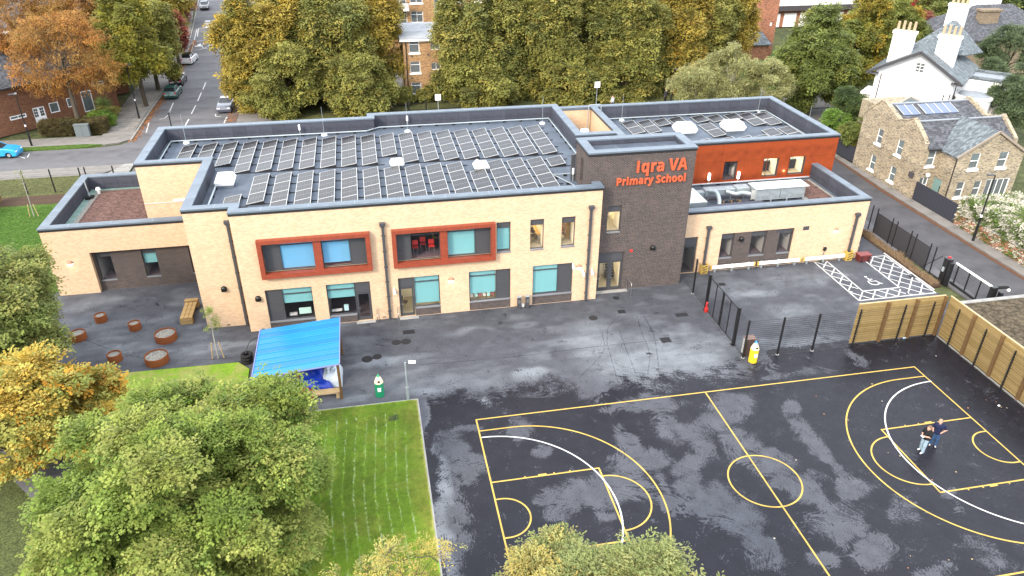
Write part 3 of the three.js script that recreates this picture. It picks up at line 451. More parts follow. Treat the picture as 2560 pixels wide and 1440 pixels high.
// tower
const td = [15.46, 0, 17.36, 3.16], tw = [15.9, 4.78, 16.9, 6.8], ftt = TT - .255, dn = [16.9, 0];
W(school, 'tower_wall', wallZ(14.3, 0, 21.95, ftt, -45.95, wt, [[td[0], .001, td[2], td[3]], tw]), M.dark, 'dark brown brick stair tower front');
W(school, 'tower_wall', polyX([[-46.302, 0], [-49.1, 0], [-49.1, ftt], [-46.302, ftt]], 14.3, wt, [[-47.1, 8.1, -47.9, 9.9]]), M.dark);
W(school, 'tower_wall', polyX([[-46.302, 0], [-49.1, 0], [-49.1, ftt], [-46.302, ftt]], 21.6, wt), M.dark);
W(school, 'tower_wall', wallZ(14.65, 0, 21.6, ftt, -48.75, wt), M.dark);
W(school, 'tower_niche', bx(14.5, 8.1, -47.9, 14.56, 9.9, -47.1), M.louvre);
// right wing
const wb = [25.62, 0, 31.65, 3.15], wd = [22.62, 0, 23.72, 3.08], f3 = T3 - .255;
W(school, 'wall', wallZ(21.953, 0, 37.62, f3, -47.4, wt, [[wb[0], .001, wb[2], wb[3]], [wd[0], .001, wd[2], wd[3]]]), M.buff);
W(school, 'wall', polyX([[-47.752, 0], [-55.1, 0], [-55.1, f3], [-47.752, f3]], 37.27, wt), M.buff);
const ww1 = [25.66, 1.0, 26.75, 3.08], ww2 = [28.15, 1.0, 29.45, 3.1], ww3 = [30.5, 1.0, 31.63, 3.12];
W(school, 'infill_wall', wallZ(wb[0] + .003, 0, wb[2] - .003, wb[3] - .003, -47.5, .24, [ww1, ww2, ww3]), M.dark, 'dark brick band between the wing windows');
// rust red upper block
const rw = [[27.2, 4.4, 28.05, 6.3], [28.75, 4.15, 30.1, 5.85], [32.0, 4.15, 33.6, 5.88], [34.55, 4.15, 36.2, 5.9]].slice(1);
const ft2 = T2 - .255;
const redW = sub(school, 'red_wall', [29.8, 0, -55.1]);
{ const p0 = PZ(1741, 355, -55.1).x, R = (u0, v0, u1, v1) => { const a = PZ(u0, v0, -55.1), b = PZ(u1, v1, -55.1); return [a.x, b.y, b.x, a.y]; };
  rw.length = 0; rw.push(R(1812, 405, 1838, 448), R(1911, 397, 1941, 440), R(1975, 392, 2007, 434)); for (const r of rw) r[1] = Math.max(4.12, r[1]); }
W(redW, 'backing', wallZ(20.6, 0, 39.1, ft2, -55.16, .3, rw), M.dim);
{ // cladding boards: big panels with fine joints
  const xs = [20.6, 22.4, 24.6], ys = [4.12, 5.92, ft2 - .005]; for (let x = 26.6; x < 38; x += 2.08) xs.push(x); xs.push(39.13);
  for (let i = 0; i + 1 < xs.length; i++) for (let j = 0; j + 1 < ys.length; j++) {
    const a = [xs[i] + .006, ys[j] + .006, xs[i + 1] - .006, ys[j + 1] - .006], hs = rw.map(r => [Math.max(r[0], a[0] + .001), Math.max(r[1], a[1] + .001), Math.min(r[2], a[2] - .001), Math.min(r[3], a[3] - .001)]).filter(r => r[2] - r[0] > .01 && r[3] - r[1] > .01);
    W(redW, 'cladding_panel', wallZ(...a, -55.1, .055, hs), M.corten);
  }
  W(redW, 'base_trim', bx(20.7, 4.0, -55.16, 37.1, 4.115, -55.05), std([.55, .12, .07], .6));
}
W(school, 'wall', polyX([[-55.16, 0], [-67, 0], [-67, ft2], [-55.16, ft2]], 38.75, .38), M.corten);
W(school, 'wall', polyX([[-55.5, 0], [-67, 0], [-67, ft2], [-55.5, ft2]], 20.6, wt), M.buff); W(school, 'wall', wallZ(20.95, 0, 38.74, ft2, -66.65, wt), M.buff);
// left wing
const f4 = T4 - .255, lb = [-20.33, 0, -12.0, 3.25];
W(school, 'wall', polyZ([[-23.1, 0], [-20.33, 0], [-20.33, 3.25], [-11.9, 3.25], [-11.9, f4], [-23.1, f4]], -52.4, wt), M.buff);
const lw1 = [-20.15, .8, -19.1, 3.1], lw2 = [-17.05, .8, -16.05, 3.12], lw3 = [-13.8, .8, -12.8, 3.12];
W(school, 'infill_wall', wallZ(-20.6, 0, -11.9, 3.6, -52.76, .3, [lw1, lw2, lw3]), M.dark, 'dark brick recess wall of the low wing');
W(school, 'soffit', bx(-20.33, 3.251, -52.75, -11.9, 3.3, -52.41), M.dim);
W(school, 'wall', polyX([[-52.752, 0], [-62.8, 0], [-62.8, f4], [-52.752, f4]], -23.1, wt), M.buff); W(school, 'wall', wallZ(-22.74, 0, -16.66, f4, -62.45, wt), M.buff);

// --- windows
M.sill = std([0.16, 0.165, 0.18], .5);
const lampMat = new THREE.MeshStandardMaterial({ color: 0xffffff, emissive: 0xffeecf, emissiveIntensity: 1.6 });
function room(w, x0, y0, x1, y1, z, kind, depth = kind === 'lit' ? 2.4 : 5.0) {
  const lit = kind === 'lit', m = lit ? M.cream : M.roomwall, t = .03, zb_ = z - depth;
  W(w, 'room', MG(bx(x0 - t, y0 - t, zb_ - t, x1 + t, y1 + t, zb_), bx(x0 - t, y0 - t, zb_, x0, y1 + t, z), bx(x1, y0 - t, zb_, x1 + t, y1 + t, z), bx(x0, y1, zb_, x1, y1 + t, z)), m);
  W(w, 'room_floor', bx(x0, y0 - t, zb_, x1, y0, z), lit ? M.roomfloor : M.carpet);
  if (lit) {
    W(w, 'ceiling_lamp', bx((x0 + x1) / 2 - .3, y1 - .05, z - depth * .6 - .3, (x0 + x1) / 2 + .3, y1 - .01, z - depth * .6 + .3), lampMat);
    const p = new THREE.PointLight(0xffecc8, 2.2); const o = off.get(w); p.position.set((x0 + x1) / 2 - o.x, y1 - .2 - o.y, z - depth * .6 - o.z); p.castShadow = true; w.add(p);
  }
}
// cols: [x0, x1, kind, blindFraction, y0?]  kind: g glass, l louvre, d door, p solid panel
function win(root, r, z, cols, o = {}) {
  const [x0, y0, x1, y1] = r, w = sub(root, 'window', [(x0 + x1) / 2, y0, z]), zf = z - (o.deep ?? .14), fwd = .055, fs = [], kind = o.room ?? 'dim';
  const fm = o.frame ?? M.frame;
  fs.push(bx(x0, y1 - fwd, zf - .06, x1, y1, zf), bx(x0, y0, zf - .06, x0 + fwd, y1 - fwd, zf), bx(x1 - fwd, y0, zf - .06, x1, y1 - fwd, zf));
  for (const c of cols) {
    const [a, b, k, bl = 0, yb = y0, tr = 0] = c;
    if (a > x0 + .01) fs.push(bx(a - .035, yb, zf - .062, a + .035, y1 - fwd, zf - .002));
    if (k !== 'd') fs.push(bx(a + (a > x0 + .01 ? .035 : fwd), yb, zf - .061, b - (b < x1 - .01 ? .035 : fwd), yb + .06, zf - .001));
    const gx0 = a + .03, gx1 = b - .03, gy0 = yb + .04, gy1 = y1 - .04;
    if (k === 'g') {
      W(w, 'pane', bx(gx0, gy0, zf - .04, gx1, gy1, zf - .034), o.glass ?? M.glass);
      if (tr) fs.push(bx(a + .03, tr, zf - .0615, b - .03, tr + .06, zf + .004));
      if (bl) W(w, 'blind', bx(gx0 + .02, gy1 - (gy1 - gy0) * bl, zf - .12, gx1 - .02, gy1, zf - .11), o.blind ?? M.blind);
    } else if (k === 'l') {
      const ls_ = []; const n = Math.round((gy1 - gy0) / .11); for (let i = 0; i < n; i++) { const y = gy0 + (gy1 - gy0) * i / n; ls_.push(bx(gx0, y + .012, zf - .05, gx1, y + (gy1 - gy0) / n - .004, zf - .022)); }
      W(w, 'louvre', MG(ls_, bx(gx0, gy0, zf - .09, gx1, gy1, zf - .055)), M.louvre);
    } else if (k === 'p') W(w, 'panel', bx(gx0, gy0, zf - .06, gx1, gy1, zf - .02), M.louvre);
    else if (k === 'd') {
      const dt = tr || 2.25; W(w, 'overpanel', bx(gx0, dt + .06, zf - .06, gx1, gy1, zf - .02), M.louvre);
      const dr = []; dr.push(bx(a + .04, dt, zf - .063, b - .04, dt + .07, zf - .001), bx(a + .05, .02, zf - .055, a + .17, dt - .01, zf - .005), bx(b - .17, .02, zf - .055, b - .05, dt - .01, zf - .005), bx(a + .17, .02, zf - .055, b - .17, .22, zf - .005), bx(a + .17, dt - .14, zf - .055, b - .17, dt - .01, zf - .005));
      W(w, 'door', MG(dr), M.frame); W(w, 'door_pane', bx(a + .15, .2, zf - .035, b - .15, dt - .12, zf - .029), M.glass);
      W(w, 'door_handle', MG(bx(a + .08, .98, zf - .004, a + .13, 1.03, zf + .06), bx(a + .08, .985, zf + .04, a + .24, 1.02, zf + .06)), M.steel);
    }
  }
  W(w, 'frame', MG(fs), fm);
  if (o.brick) W(w, 'brick_apron', wallZ(o.brick[0] + .003, 0, o.brick[1] - .003, o.brick[2], z - .04, .25), M.dark);
  if (o.sill !== false) for (const s of o.sills ?? [[x0, x1, y0]]) W(w, 'sill', bx(s[0], s[2] - .06, zf, s[1], s[2] + .008, z + .05), M.sill);
  room(w, x0 + .01, y0, x1 - .01, y1 - .005, z - .36, kind, o.depth ?? undefined);
  return w;
}
// things seen on the sills and tables inside
const box_ = (name, label, cat, x0, y0, z0, x1, y1, z1, mat, group) => { const t = thing(name, label, cat, [(x0 + x1) / 2, y0, (z0 + z1) / 2], group); W(t, 'body', rbx(x0, y0, z0, x1, y1, z1, .012), mat); return t; };
const zF = -44.95;
win(school, g1, zF, [[g1[0], -6.64, 'l', 0, .62], [-6.64, g1[2], 'g', .5, .62, 2.55]], { brick: [g1[0], g1[2], .56], sills: [[g1[0], g1[2], .6]] });
win(school, g2, zF, [[g2[0], -1.88, 'g', .48, .62, 2.55], [-1.88, g2[2], 'd', 0, 0, 2.2]], { brick: [g2[0], -1.9, .56], sills: [[g2[0], -1.9, .6]] });
win(school, g3, zF, [[g3[0], 2.08, 'd', 0, 0, 2.3], [2.08, g3[2], 'g', .93, .68, 2.6]], { brick: [2.1, g3[2], .62], sills: [[2.1, g3[2], .66]], room: 'lit' });
win(school, g4, zF, [[g4[0], 7.8, 'g', .8, .74, 2.65], [7.8, g4[2], 'l', 0, .74]], { brick: [g4[0], g4[2], .68], sills: [[g4[0], g4[2], .72]], room: 'lit' });
win(school, g5, zF, [[g5[0], 12.25, 'g', .985, .76, 2.68], [12.25, g5[2], 'l', 0, .76]], { brick: [g5[0], g5[2], .7], sills: [[g5[0], g5[2], .74]] });
win(school, f1, zF, [[f1[0], -6.33, 'l'], [-6.33, -4.2, 'g', .97, f1[1], 6.15], [-4.2, -3.7, 'p'], [-3.7, -1.9, 'g', .9, f1[1], 6.15], [-1.9, f1[2], 'l']], { blind: M.skytint_blind, sill: false });
win(school, f2, zF, [[f2[0], 2.03, 'l'], [2.03, 3.99, 'g', 0, f2[1], 6.15], [3.99, 4.48, 'p'], [4.48, 6.39, 'g', .98, f2[1], 6.17], [6.39, f2[2], 'l']], { sill: false });
for (const [n, o0, o1] of [[f1, -7.64, -.56], [f2, .83, 7.7]]) {     // projecting red surrounds
  const b = sub(school, 'red_surround', [(n[0] + n[2]) / 2, n[1], zF]), y0 = 4.04, y1 = 6.78, zo = zF + .36;
  const mx = n === f1 ? [-4.2, -3.7] : [3.99, 4.48];
  W(b, 'surround', MG(bx(o0, n[3], zF - .1, o1, y1, zo), bx(o0, y0, zF - .1, o1, n[1], zo), bx(o0, n[1], zF - .1, n[0], n[3], zo), bx(n[2], n[1], zF - .1, o1, n[3], zo)), M.orange);
  W(b, 'mullion', bx(mx[0], n[1], zF - .138, mx[1], n[3], zF + .16), M.orange);
}
for (const [r, k] of [[w1, 0], [w2, 1], [w3, 2]]) { const pw = win(school, [r[0], r[1], r[2], r[3]], zF, [[r[0], r[2], 'g', k ? 0 : .97, r[1], r[3] - .48]], { room: k ? 'lit' : 'dim', depth: 2.8 }); W(pw, 'head_panel', bx(r[0] + .05, r[3] - .44, zF - .176, r[2] - .05, r[3] - .05, zF - .15), M.louvre); }
{ const pw = win(school, tw, -45.95, [[tw[0], tw[2], 'g', 0, tw[1], tw[3] - .5]], { room: 'lit' }); W(pw, 'head_panel', bx(tw[0] + .05, tw[3] - .46, -46.126, tw[2] - .05, tw[3] - .05, -46.1), M.louvre); }
win(school, td, -45.95, [[td[0], 16.42, 'd', 0, 0, 2.4], [16.42, td[2], 'd', 0, 0, 2.4]], { sill: false, room: 'lit', depth: 2.1 });
win(school, [wd[0], 0, wd[2], wd[3]], -47.4, [[wd[0], wd[2], 'd', 0, 0, 2.3]], { sill: false });
for (const r of [ww1, ww2, ww3]) { const pw = win(school, r, -47.5, [[r[0], r[2], 'g', 0, r[1], r[3] - .5]]); W(pw, 'head_panel', bx(r[0] + .05, r[3] - .46, -47.676, r[2] - .05, r[3] - .05, -47.65), M.louvre); }
for (const [i, r] of [lw1, lw2, lw3].entries()) { const pw = win(school, r, -52.76, [[r[0], r[2], 'g', i === 1 ? .55 : 0, r[1], r[3] - .45]], { deep: .1 }); W(pw, 'head_panel', bx(r[0] + .05, r[3] - .4, -52.896, r[2] - .05, r[3] - .05, -52.87), M.louvre); }
for (const [i, r] of rw.entries()) win(school, r, -55.1, [[r[0], r[2], 'g']], { room: i ? 'lit' : 'dim', sill: false, deep: .2, depth: 2.0 });
// things seen through the classroom windows
function chair(x, y, z, turn, label) { const t = thing('classroom_chair', label, 'chair', [x, y, z], 'chairs behind the lit windows', turn); const m = std([.05, .04, .045], .6); L(t, 'seat', rbx(-.2, .42, -.2, .2, .46, .2, .02), m); L(t, 'backrest', rbx(-.2, .5, -.22, .2, .85, -.18, .02), m); for (const [a, b] of [[-1, -1], [1, -1], [-1, 1], [1, 1]]) L(t, 'leg', bar([a * .17, 0, b * .17], [a * .16, .42, b * .16], .014, .014, 6), M.steel); }
for (const [x, y, k] of [[10.5, 4.45, 0], [10.75, 4.45, 1], [12.7, 4.47, 0], [1.4, 0, 0]]) chair(x, y, -46.3 - k * .6, 1.2 + k, 'dark chair seen through a lit classroom window');
{ const t = thing('meeting_table', 'pale timber table seen through a lit upper window', 'table', [10.9, 4.45, -46.5]); L(t, 'top', rbx(-.12, .7, -.8, .16, .74, .8, .01), M.wood); for (const z of [-.7, .7]) L(t, 'leg', bx(-.05, 0, z - .03, .05, .7, z + .03), M.steel); }
{ const t = thing('bookshelf', 'tall bookcase seen through the lit end window', 'shelf', [13.1, 4.47, -46.8]); L(t, 'case', MG(bx(-.1, 0, -.6, .14, 1.9, -.56), bx(-.1, 0, .56, .14, 1.9, .6), ...[0, .45, .9, 1.35, 1.86].map(y => bx(-.1, y, -.56, .14, y + .03, .56))), M.wood); const bm = [std([.4, .1, .08], .7), std([.1, .18, .35], .7), std([.5, .45, .35], .7)]; for (let s = 0; s < 4; s++) for (let k = 0; k < 9; k++) L(t, 'book', bx(-.06, .03 + s * .45, -.5 + k * .115, .1, .28 + s * .45 + .05 * ((k * 7) % 3), -.42 + k * .115), bm[(k + s) % 3]); }
box_('display_board', 'pale mint board propped in the first classroom window', 'board', -5.75, .72, -45.5, -4.95, 1.2, -45.46, std([.42, .62, .56], .7)); box_('paper_tray', 'white tray of papers on the first classroom sill', 'tray', -6.4, .72, -45.6, -5.9, .85, -45.35, M.offwhite); box_('storage_tub', 'pale blue tub on the sill of the second classroom', 'tub', -2.75, .72, -45.55, -2.45, 1.12, -45.35, std([.4, .58, .6], .6)); box_('paper_tray', 'low white tray on the sill of the second classroom', 'tray', -3.6, .72, -45.55, -2.9, .84, -45.35, M.offwhite);
for (let k = 0; k < 6; k++) box_('book', 'upright book in the row on the third classroom sill', 'book', 6.0 + k * .3, .82, -45.5, 6.2 + k * .3, 1.05 + .05 * (k % 3), -45.38, [M.offwhite, std([.3, .5, .5], .7), std([.25, .1, .1], .7)][k % 3], 'books on the sill');
for (let k = 0; k < 3; k++) { const t = thing('red_chair', 'red plastic chair seen through the unblinded upper window', 'chair', [2.4 + k * .55, 4.36, -46.1 - .4 * (k % 2)], 'red chairs upstairs'); L(t, 'seat', rbx(-.2, .42, -.2, .2, .46, .2, .02), M.red); L(t, 'backrest', rbx(-.2, .5, -.22, .2, .85, -.18, .02), M.red); for (const [a, b] of [[-1, -1], [1, -1], [-1, 1], [1, 1]]) L(t, 'leg', bar([a * .17, 0, b * .17], [a * .16, .42, b * .16], .014, .014, 6), M.steel); }
{ const t = thing('stair_balustrade', 'grey stair rails inside the lit tower window', 'stairs', [16.4, 4.78, -47.2]); for (let k = 0; k < 4; k++) L(t, 'rail', bar([-.35, .5 + .3 * k, 0], [.4, .9 + .3 * k, -.2], .02), M.steel); for (let k = 0; k < 3; k++) L(t, 'post', bar([-.25 + k * .3, .1, 0], [-.25 + k * .3, 1.75, -.1], .018), M.steel); }
{ const t = thing('entrance_stairs', 'dark stair flight inside the glazed tower doors', 'stairs', [16.9, 0, -47.8]); for (let k = 0; k < 6; k++) L(t, 'tread', bx(-.3, .2 + k * .2, -.1 * k, .4, .26 + k * .2, -.1 * k + .28), M.frame); L(t, 'rail', bar([-.32, .8, .2], [-.32, 2.0, -.5], .025), M.steel); }
// --- downpipes with hopper heads
function downpipe(x, ytop, z, yb = .05) { const d = sub(school, 'downpipe', [x, yb, z]); W(d, 'hopper', MG(rbx(x - .19, ytop - .22, z, x + .19, ytop, z + .26, .02), bx(x - .12, ytop - .34, z + .03, x + .12, ytop - .22, z + .2)), M.frame); W(d, 'pipe', rbx(x - .085, yb, z + .03, x + .085, ytop - .33, z + .19, .02), M.frame); const bs = []; for (let y = .6; y < ytop - .5; y += 1.15) bs.push(bx(x - .13, y, z + .005, x + .13, y + .06, z + .1)); W(d, 'bracket', MG(bs), M.frame); }
downpipe(-9.32, 7.85, -45.9); downpipe(.3, 7.35, zF); downpipe(14.33, 7.45, zF); downpipe(24.42, 3.95, -47.4); downpipe(36.75, 4.05, -47.4);
{ const d = sub(school, 'downpipe', [14.1, D1, -49.0]); W(d, 'pipe', rbx(13.98, D1 + .01, -49.25, 14.26, 9.6, -49.0, .02), M.frame); }
// --- small wall pieces
for (const [x, y, z, a, b] of [[-10.55, .14, -45.9, .22, .07], [-8.2, .12, zF, .22, .07], [14.3, .3, zF + .2, .01, .01], [-.1, .16, zF, .25, .06], [32.6, 3.05, -47.4, .5, .32], [30.4, 3.0, -47.5, .42, .36]]) if (a > .05) W(school, 'air_vent', bx(x - a / 2, y - b / 2, z - .02, x + a / 2, y + b / 2, z + .02), M.frame);
W(school, 'flashing', MG(bx(-16.62, 5.62, -55.0, -12.0, 5.67, -54.97)), M.offwhite); W(school, 'flashing', bx(-14.6, 5.72, -55, -12.5, 5.84, -54.93), M.white);

// --- lettering on the tower
{
  const font = await new FontLoader().loadAsync('fonts/droid/droid_sans_bold.typeface.json');
  const put = (txt, x0, x1, yb, h, label) => {
    const chars = [...txt], adv = chars.map(c => font.data.glyphs[c].ha / font.data.resolution), sum = adv.reduce((a, b) => a + b, 0), size = h, kx = (x1 - x0) / (sum * size);
    const t = thing('wall_lettering', label, 'lettering', [x0, yb, -45.95]); let x = 0;
    chars.forEach((c, i) => { if (c !== ' ') { const g = c === 'I' ? bx(adv[i] * size * .5 - size * .105, 0, 0, adv[i] * size * .5 + size * .105, size * .985, .112) : new TextGeometry(c, { font, size, depth: .1, curveSegments: 6, bevelEnabled: true, bevelThickness: .012, bevelSize: .012, bevelSegments: 1 }); g.scale(kx, 1, 1).translate(x, 0, .03); L(t, 'letter', g, M.letter); } x += adv[i] * size * kx; });
  };
  put('Iqra VA', 17.58, 21.36, 9.2, .84, 'large orange raised letters, upper line on the dark brick tower');
  put('Primary School', 16.28, 21.38, 8.35, .53, 'smaller orange raised letters, lower line on the dark brick tower');
}
// ================================================================ ROOF EQUIPMENT
const cellT = tex(256, 512, (i, j) => {
  const cx = i / 256 * 6, cy = j / 512 * 10, fx = cx - Math.floor(cx), fy = cy - Math.floor(cy), mid = Math.abs(j - 256) < 7, e = Math.min(fx, 1 - fx);
  if (mid) return sc(.12, .12, .12); if (e < .026) return sc(.1, .1, .1); if (Math.min(fy, 1 - fy) < .03) return sc(.06, .06, .068);
  const k = .8 + .4 * h2(Math.floor(cx), Math.floor(cy) + 5); return sc(.013 * k, .0125 * k, .014 * k);
}, true, false);
M.cell = new THREE.MeshPhysicalMaterial({ map: cellT, roughness: .22, metalness: 0, specularIntensity: .42 });
M.alu = std([.46, .46, .45], .4, { metalness: .4 });
const PW = 1.13, PLn = 1.69, RISE = .2, TILT = Math.atan2(RISE, PW), SL = Math.hypot(PW, RISE);
const panelGeo = (() => { const g = new THREE.BoxGeometry(SL - .06, .03, PLn - .07); const uv = g.attributes.uv, p = g.attributes.position; for (let i = 0; i < p.count; i++) uv.setXY(i, p.getX(i) / (SL - .06) + .5, p.getZ(i) / (PLn - .07) + .5); return g.rotateZ(TILT).translate(PW / 2, .08 + RISE / 2, 0); })();
const frameGeo = (() => { const a = SL / 2, b = PLn / 2 - .008; return MG(bx(-a, -.02, -b, a, .022, -b + .034), bx(-a, -.02, b - .034, a, .022, b), bx(-a, -.02, -b + .034, -a + .034, .022, b - .034), bx(a - .034, -.02, -b + .034, a, .022, b - .034)).rotateZ(TILT).translate(PW / 2, .08 + RISE / 2, 0); })();
const wedgeGeo = uvM(new THREE.ExtrudeGeometry(shp([[0.02, .0], [PW + .1, 0], [PW - .01, RISE + .03], [.02, .04]]), { depth: .03, bevelEnabled: false }));
const trayGeo = MG(bx(PW + .02, 0, .14, PW + .5, .06, .2), bx(-.06, 0, .1, .06, .05, .28));
function solarRow(x, y, z0, n, label, group) {
  const t = thing('solar_panel_row', label, 'solar panels', [x, y, z0 + n * PLn / 2], group); const h = n * PLn / 2;
  for (let k = 0; k < n; k++) { const pz = -h + PLn * (k + .5); const p = L(t, 'panel', panelGeo, M.cell, [0, 0, pz]); L(p, 'panel_frame', frameGeo, M.alu); }
  const w = []; for (let k = 0; k <= n; k++) w.push(wedgeGeo.clone().translate(0, 0, -h + PLn * k - (k === n ? .03 : 0))); for (let k = 0; k <= n; k++) w.push(trayGeo.clone().translate(0, 0, -h + PLn * k - .2 + (k ? -.02 : .2)));
  L(t, 'mounting', MG(w), M.black).userData.kind = 'stuff'; return t;
}
{
  const ORD = ['first', 'second', 'third', 'fourth', 'fifth', 'sixth', 'seventh', 'eighth', 'ninth', 'tenth', 'eleventh', 'twelfth', 'thirteenth', 'fourteenth', 'fifteenth', 'sixteenth', 'seventeenth', 'eighteenth', 'nineteenth'];
  const gr = 'rows of solar panels on the main flat roof';
  for (let k = 0; k < 19; k++) { const n = k >= 16 || k === 8 ? 3 : 4; solarRow(13.2 - 1.545 * k, D1, -61.3, n, n === 4 ? `row of four tilted dark solar panels, ${ORD[k]} from the brick tower in the rear bank` : `short row of three tilted solar panels, ${ORD[k]} from the brick tower in the rear bank`, gr); }
  for (let k = 0; k < 16; k++) { const n = k === 0 || k === 15 ? 1 : k === 4 || k === 14 ? 3 : 4, z = k === 15 ? -49.9 : k === 4 ? -51.8 : -53.55; solarRow(13.2 - 1.545 * k, D1, z, n, n === 4 ? `row of four tilted dark solar panels, ${ORD[k]} from the brick tower in the front bank` : n === 3 ? `short row of three tilted solar panels, ${ORD[k]} from the brick tower in the front bank` : k ? 'single tilted solar panel beside the parapet of the recessed bay' : 'single tilted solar panel beside the brick tower', gr); }
  const g2_ = 'solar panels on the lower roof above the rust red wall';
  for (const [u, v, n] of [[1553, 307, 2], [1593, 305, 2], [1632, 301.5, 1], [1670, 297, 1], [1726, 293, 1], [1766, 292, 1], [1809, 288, 1], [1845, 287, 2], [1884, 286, 2], [1747, 313, 2], [1904, 326, 1], [1944, 321, 2], [1740, 353, 1], [1800, 348, 1], [1843, 345, 1], [1884, 342, 1]]) { const p = G(u, v, D2 + .1); solarRow(p.x, D2, Math.min(p.z, -55.75 - n * PLn), n, n === 2 ? 'pair of tilted solar panels on the roof above the rust red wall' : 'single tilted solar panel on the roof above the rust red wall', g2_); }
}
// white roof hoods (ventilation terminals)
function hood(x, y, z, w, d, h, label) {
  const t = thing('roof_ventilator', label, 'ventilator', [x, y, z], 'white roof ventilators');
  const f = (s, yy) => [[-w / 2 * s, yy, -d / 2 * s], [w / 2 * s, yy, -d / 2 * s], [w / 2 * s, yy, d / 2 * s], [-w / 2 * s, yy, d / 2 * s]];
  const A = f(.86, .2), B = f(1, h * .55), C = f(.72, h), gs = [];
  for (const [P, Q] of [[A, B], [B, C]]) for (let i = 0; i < 4; i++) { const j = (i + 1) % 4; gs.push(quad(P[j], P[i], Q[i], Q[j])); }
  gs.push(quad(C[3], C[2], C[1], C[0]), quad(A[0], A[1], A[2], A[3])); L(t, 'hood', MG(gs), M.white); L(t, 'kerb', bx(-w * .4, 0, -d * .4, w * .4, .22, d * .4), M.cap); return t;
}
hood(-10.2, D1, -52.4, 1.35, 1.3, .85, 'big white roof ventilator beside the parapet of the recessed brick bay');
hood(1.85, D1, -54.0, 1.05, .8, .6, 'white roof ventilator under the short panel row mid roof'); hood(7.95, D1, -52.3, 1.15, 1.0, .6, 'white roof ventilator with two white pipes by the front solar bank');
hood(27.75, D2, -61.1, 1.9, 1.5, .95, 'white roof ventilator behind the dark brick tower'); hood(32.3, D2, -61.0, 1.95, 1.5, .95, 'white roof ventilator amid the panels above the rust red wall');
for (const [x, z, h] of [[7.75, -52.95, .5], [8.1, -52.95, .38], [1.6, -54.9, .25]]) { const t = thing('vent_pipe', 'short white vent pipe with a rounded cowl on the roof', 'pipe', [x, D1, z], 'vent pipes on the main roof'); L(t, 'pipe', cyl(0, 0, 0, .07, h), M.white); L(t, 'cowl', new THREE.SphereGeometry(.11, 12, 8).translate(0, h, 0), M.white); }
// conduits along the parapets
function conduit(pts, label, r = .055) { const t = thing('roof_conduit', label, 'conduit', pts[0]); const o = V3(...pts[0]); for (let i = 1; i < pts.length; i++) L(t, 'tube', bar(V3(...pts[i - 1]).sub(o).toArray(), V3(...pts[i]).sub(o).toArray(), r, r, 10), M.galv); const fs = []; for (let i = 1; i < pts.length; i++) { const a = V3(...pts[i - 1]), b = V3(...pts[i]), n = Math.floor(a.distanceTo(b) / 1.5); for (let k = 0; k <= n; k++) { const p = a.clone().lerp(b, (k + .3) / (n + 1)).sub(o); fs.push(bx(p.x - .12, p.y - .16, p.z - .08, p.x + .12, p.y - .05, p.z + .08)); } } L(t, 'foot', MG(fs), M.rubber); }
const cy = D1 + .16;
conduit([[-15.75, cy, -56.2], [-15.75, cy, -62.55], [-.2, cy, -62.55], [.9, cy, -63.35], [15.75, cy, -63.35], [15.75, cy, -50.2], [14.2, cy, -50.0]], 'long pale conduit running along the main roof parapet');
conduit([[-10.85, cy, -53.6], [-10.85, cy, -46.6]], 'short pale conduit beside the recessed bay parapet', .075);
conduit([[21.5, D2 + .16, -66.0], [38.1, D2 + .16, -66.0], [38.1, D2 + .16, -56.2]], 'pale conduit along the parapet of the rust red block');
conduit([[22.2, D3 + .16, -54.75], [36.8, D3 + .16, -54.75]], 'pale conduit along the foot of the rust red wall', .07);
conduit([[14.2, cy, -50.0], [12.9, cy, -50.0], [14.0, cy, -47.5]], 'thin pale conduit looping beside the brick tower', .03);
// white capsule posts and rods
function capsulePost(u, v, h, lit) { const p = G(u, v, h); const t = thing(lit ? 'roof_lamp' : 'roof_marker', lit ? 'glowing white capsule lamp on a short post by the rust red wall' : 'white capsule on a short stem at the roof edge', lit ? 'lamp' : 'marker', [p.x, h, p.z], lit ? 'lit lamps on the low wing roof' : 'white capsules along the parapets'); L(t, 'stem', cyl(0, 0, 0, .035, .5), M.galv); const s = lit ? 1.35 : 1; L(t, 'capsule', new THREE.CapsuleGeometry(.085 * s, .34 * s, 4, 10).translate(0, .72, 0), lit ? M.glow : M.white); if (lit) { const q = new THREE.PointLight(0xfff2e0, .25); q.position.set(0, .72, .22); q.castShadow = true; t.add(q); } }
for (const [u, v] of [[751, 340], [525, 437], [1019, 317], [1322, 297], [1432, 452], [398, 378]]) capsulePost(u, v, D1); for (const [u, v] of [[1806, 278], [1947, 287], [2032, 332], [1641, 290]]) capsulePost(u, v, D2); for (const [u, v] of [[1770, 462], [1843, 458], [1953, 445]]) capsulePost(u, v, D3, true);
for (const [u, v, h] of [[466, 358, D1], [811, 338, D1], [1019, 329, D1], [1356, 309, D1], [1554, 301, D2], [1895, 279, D2], [2016, 330, D2]]) { const p = G(u, v, h), t = thing('lightning_rod', 'thin pale lightning rod on a round white base', 'rod', [p.x, h, p.z], 'lightning rods on the flat roofs'); L(t, 'base', cyl(0, 0, 0, .26, .1, .22), M.white); L(t, 'rod', bar([0, .1, 0], [0, 2.4, 0], .022, .012, 6), M.galv); }
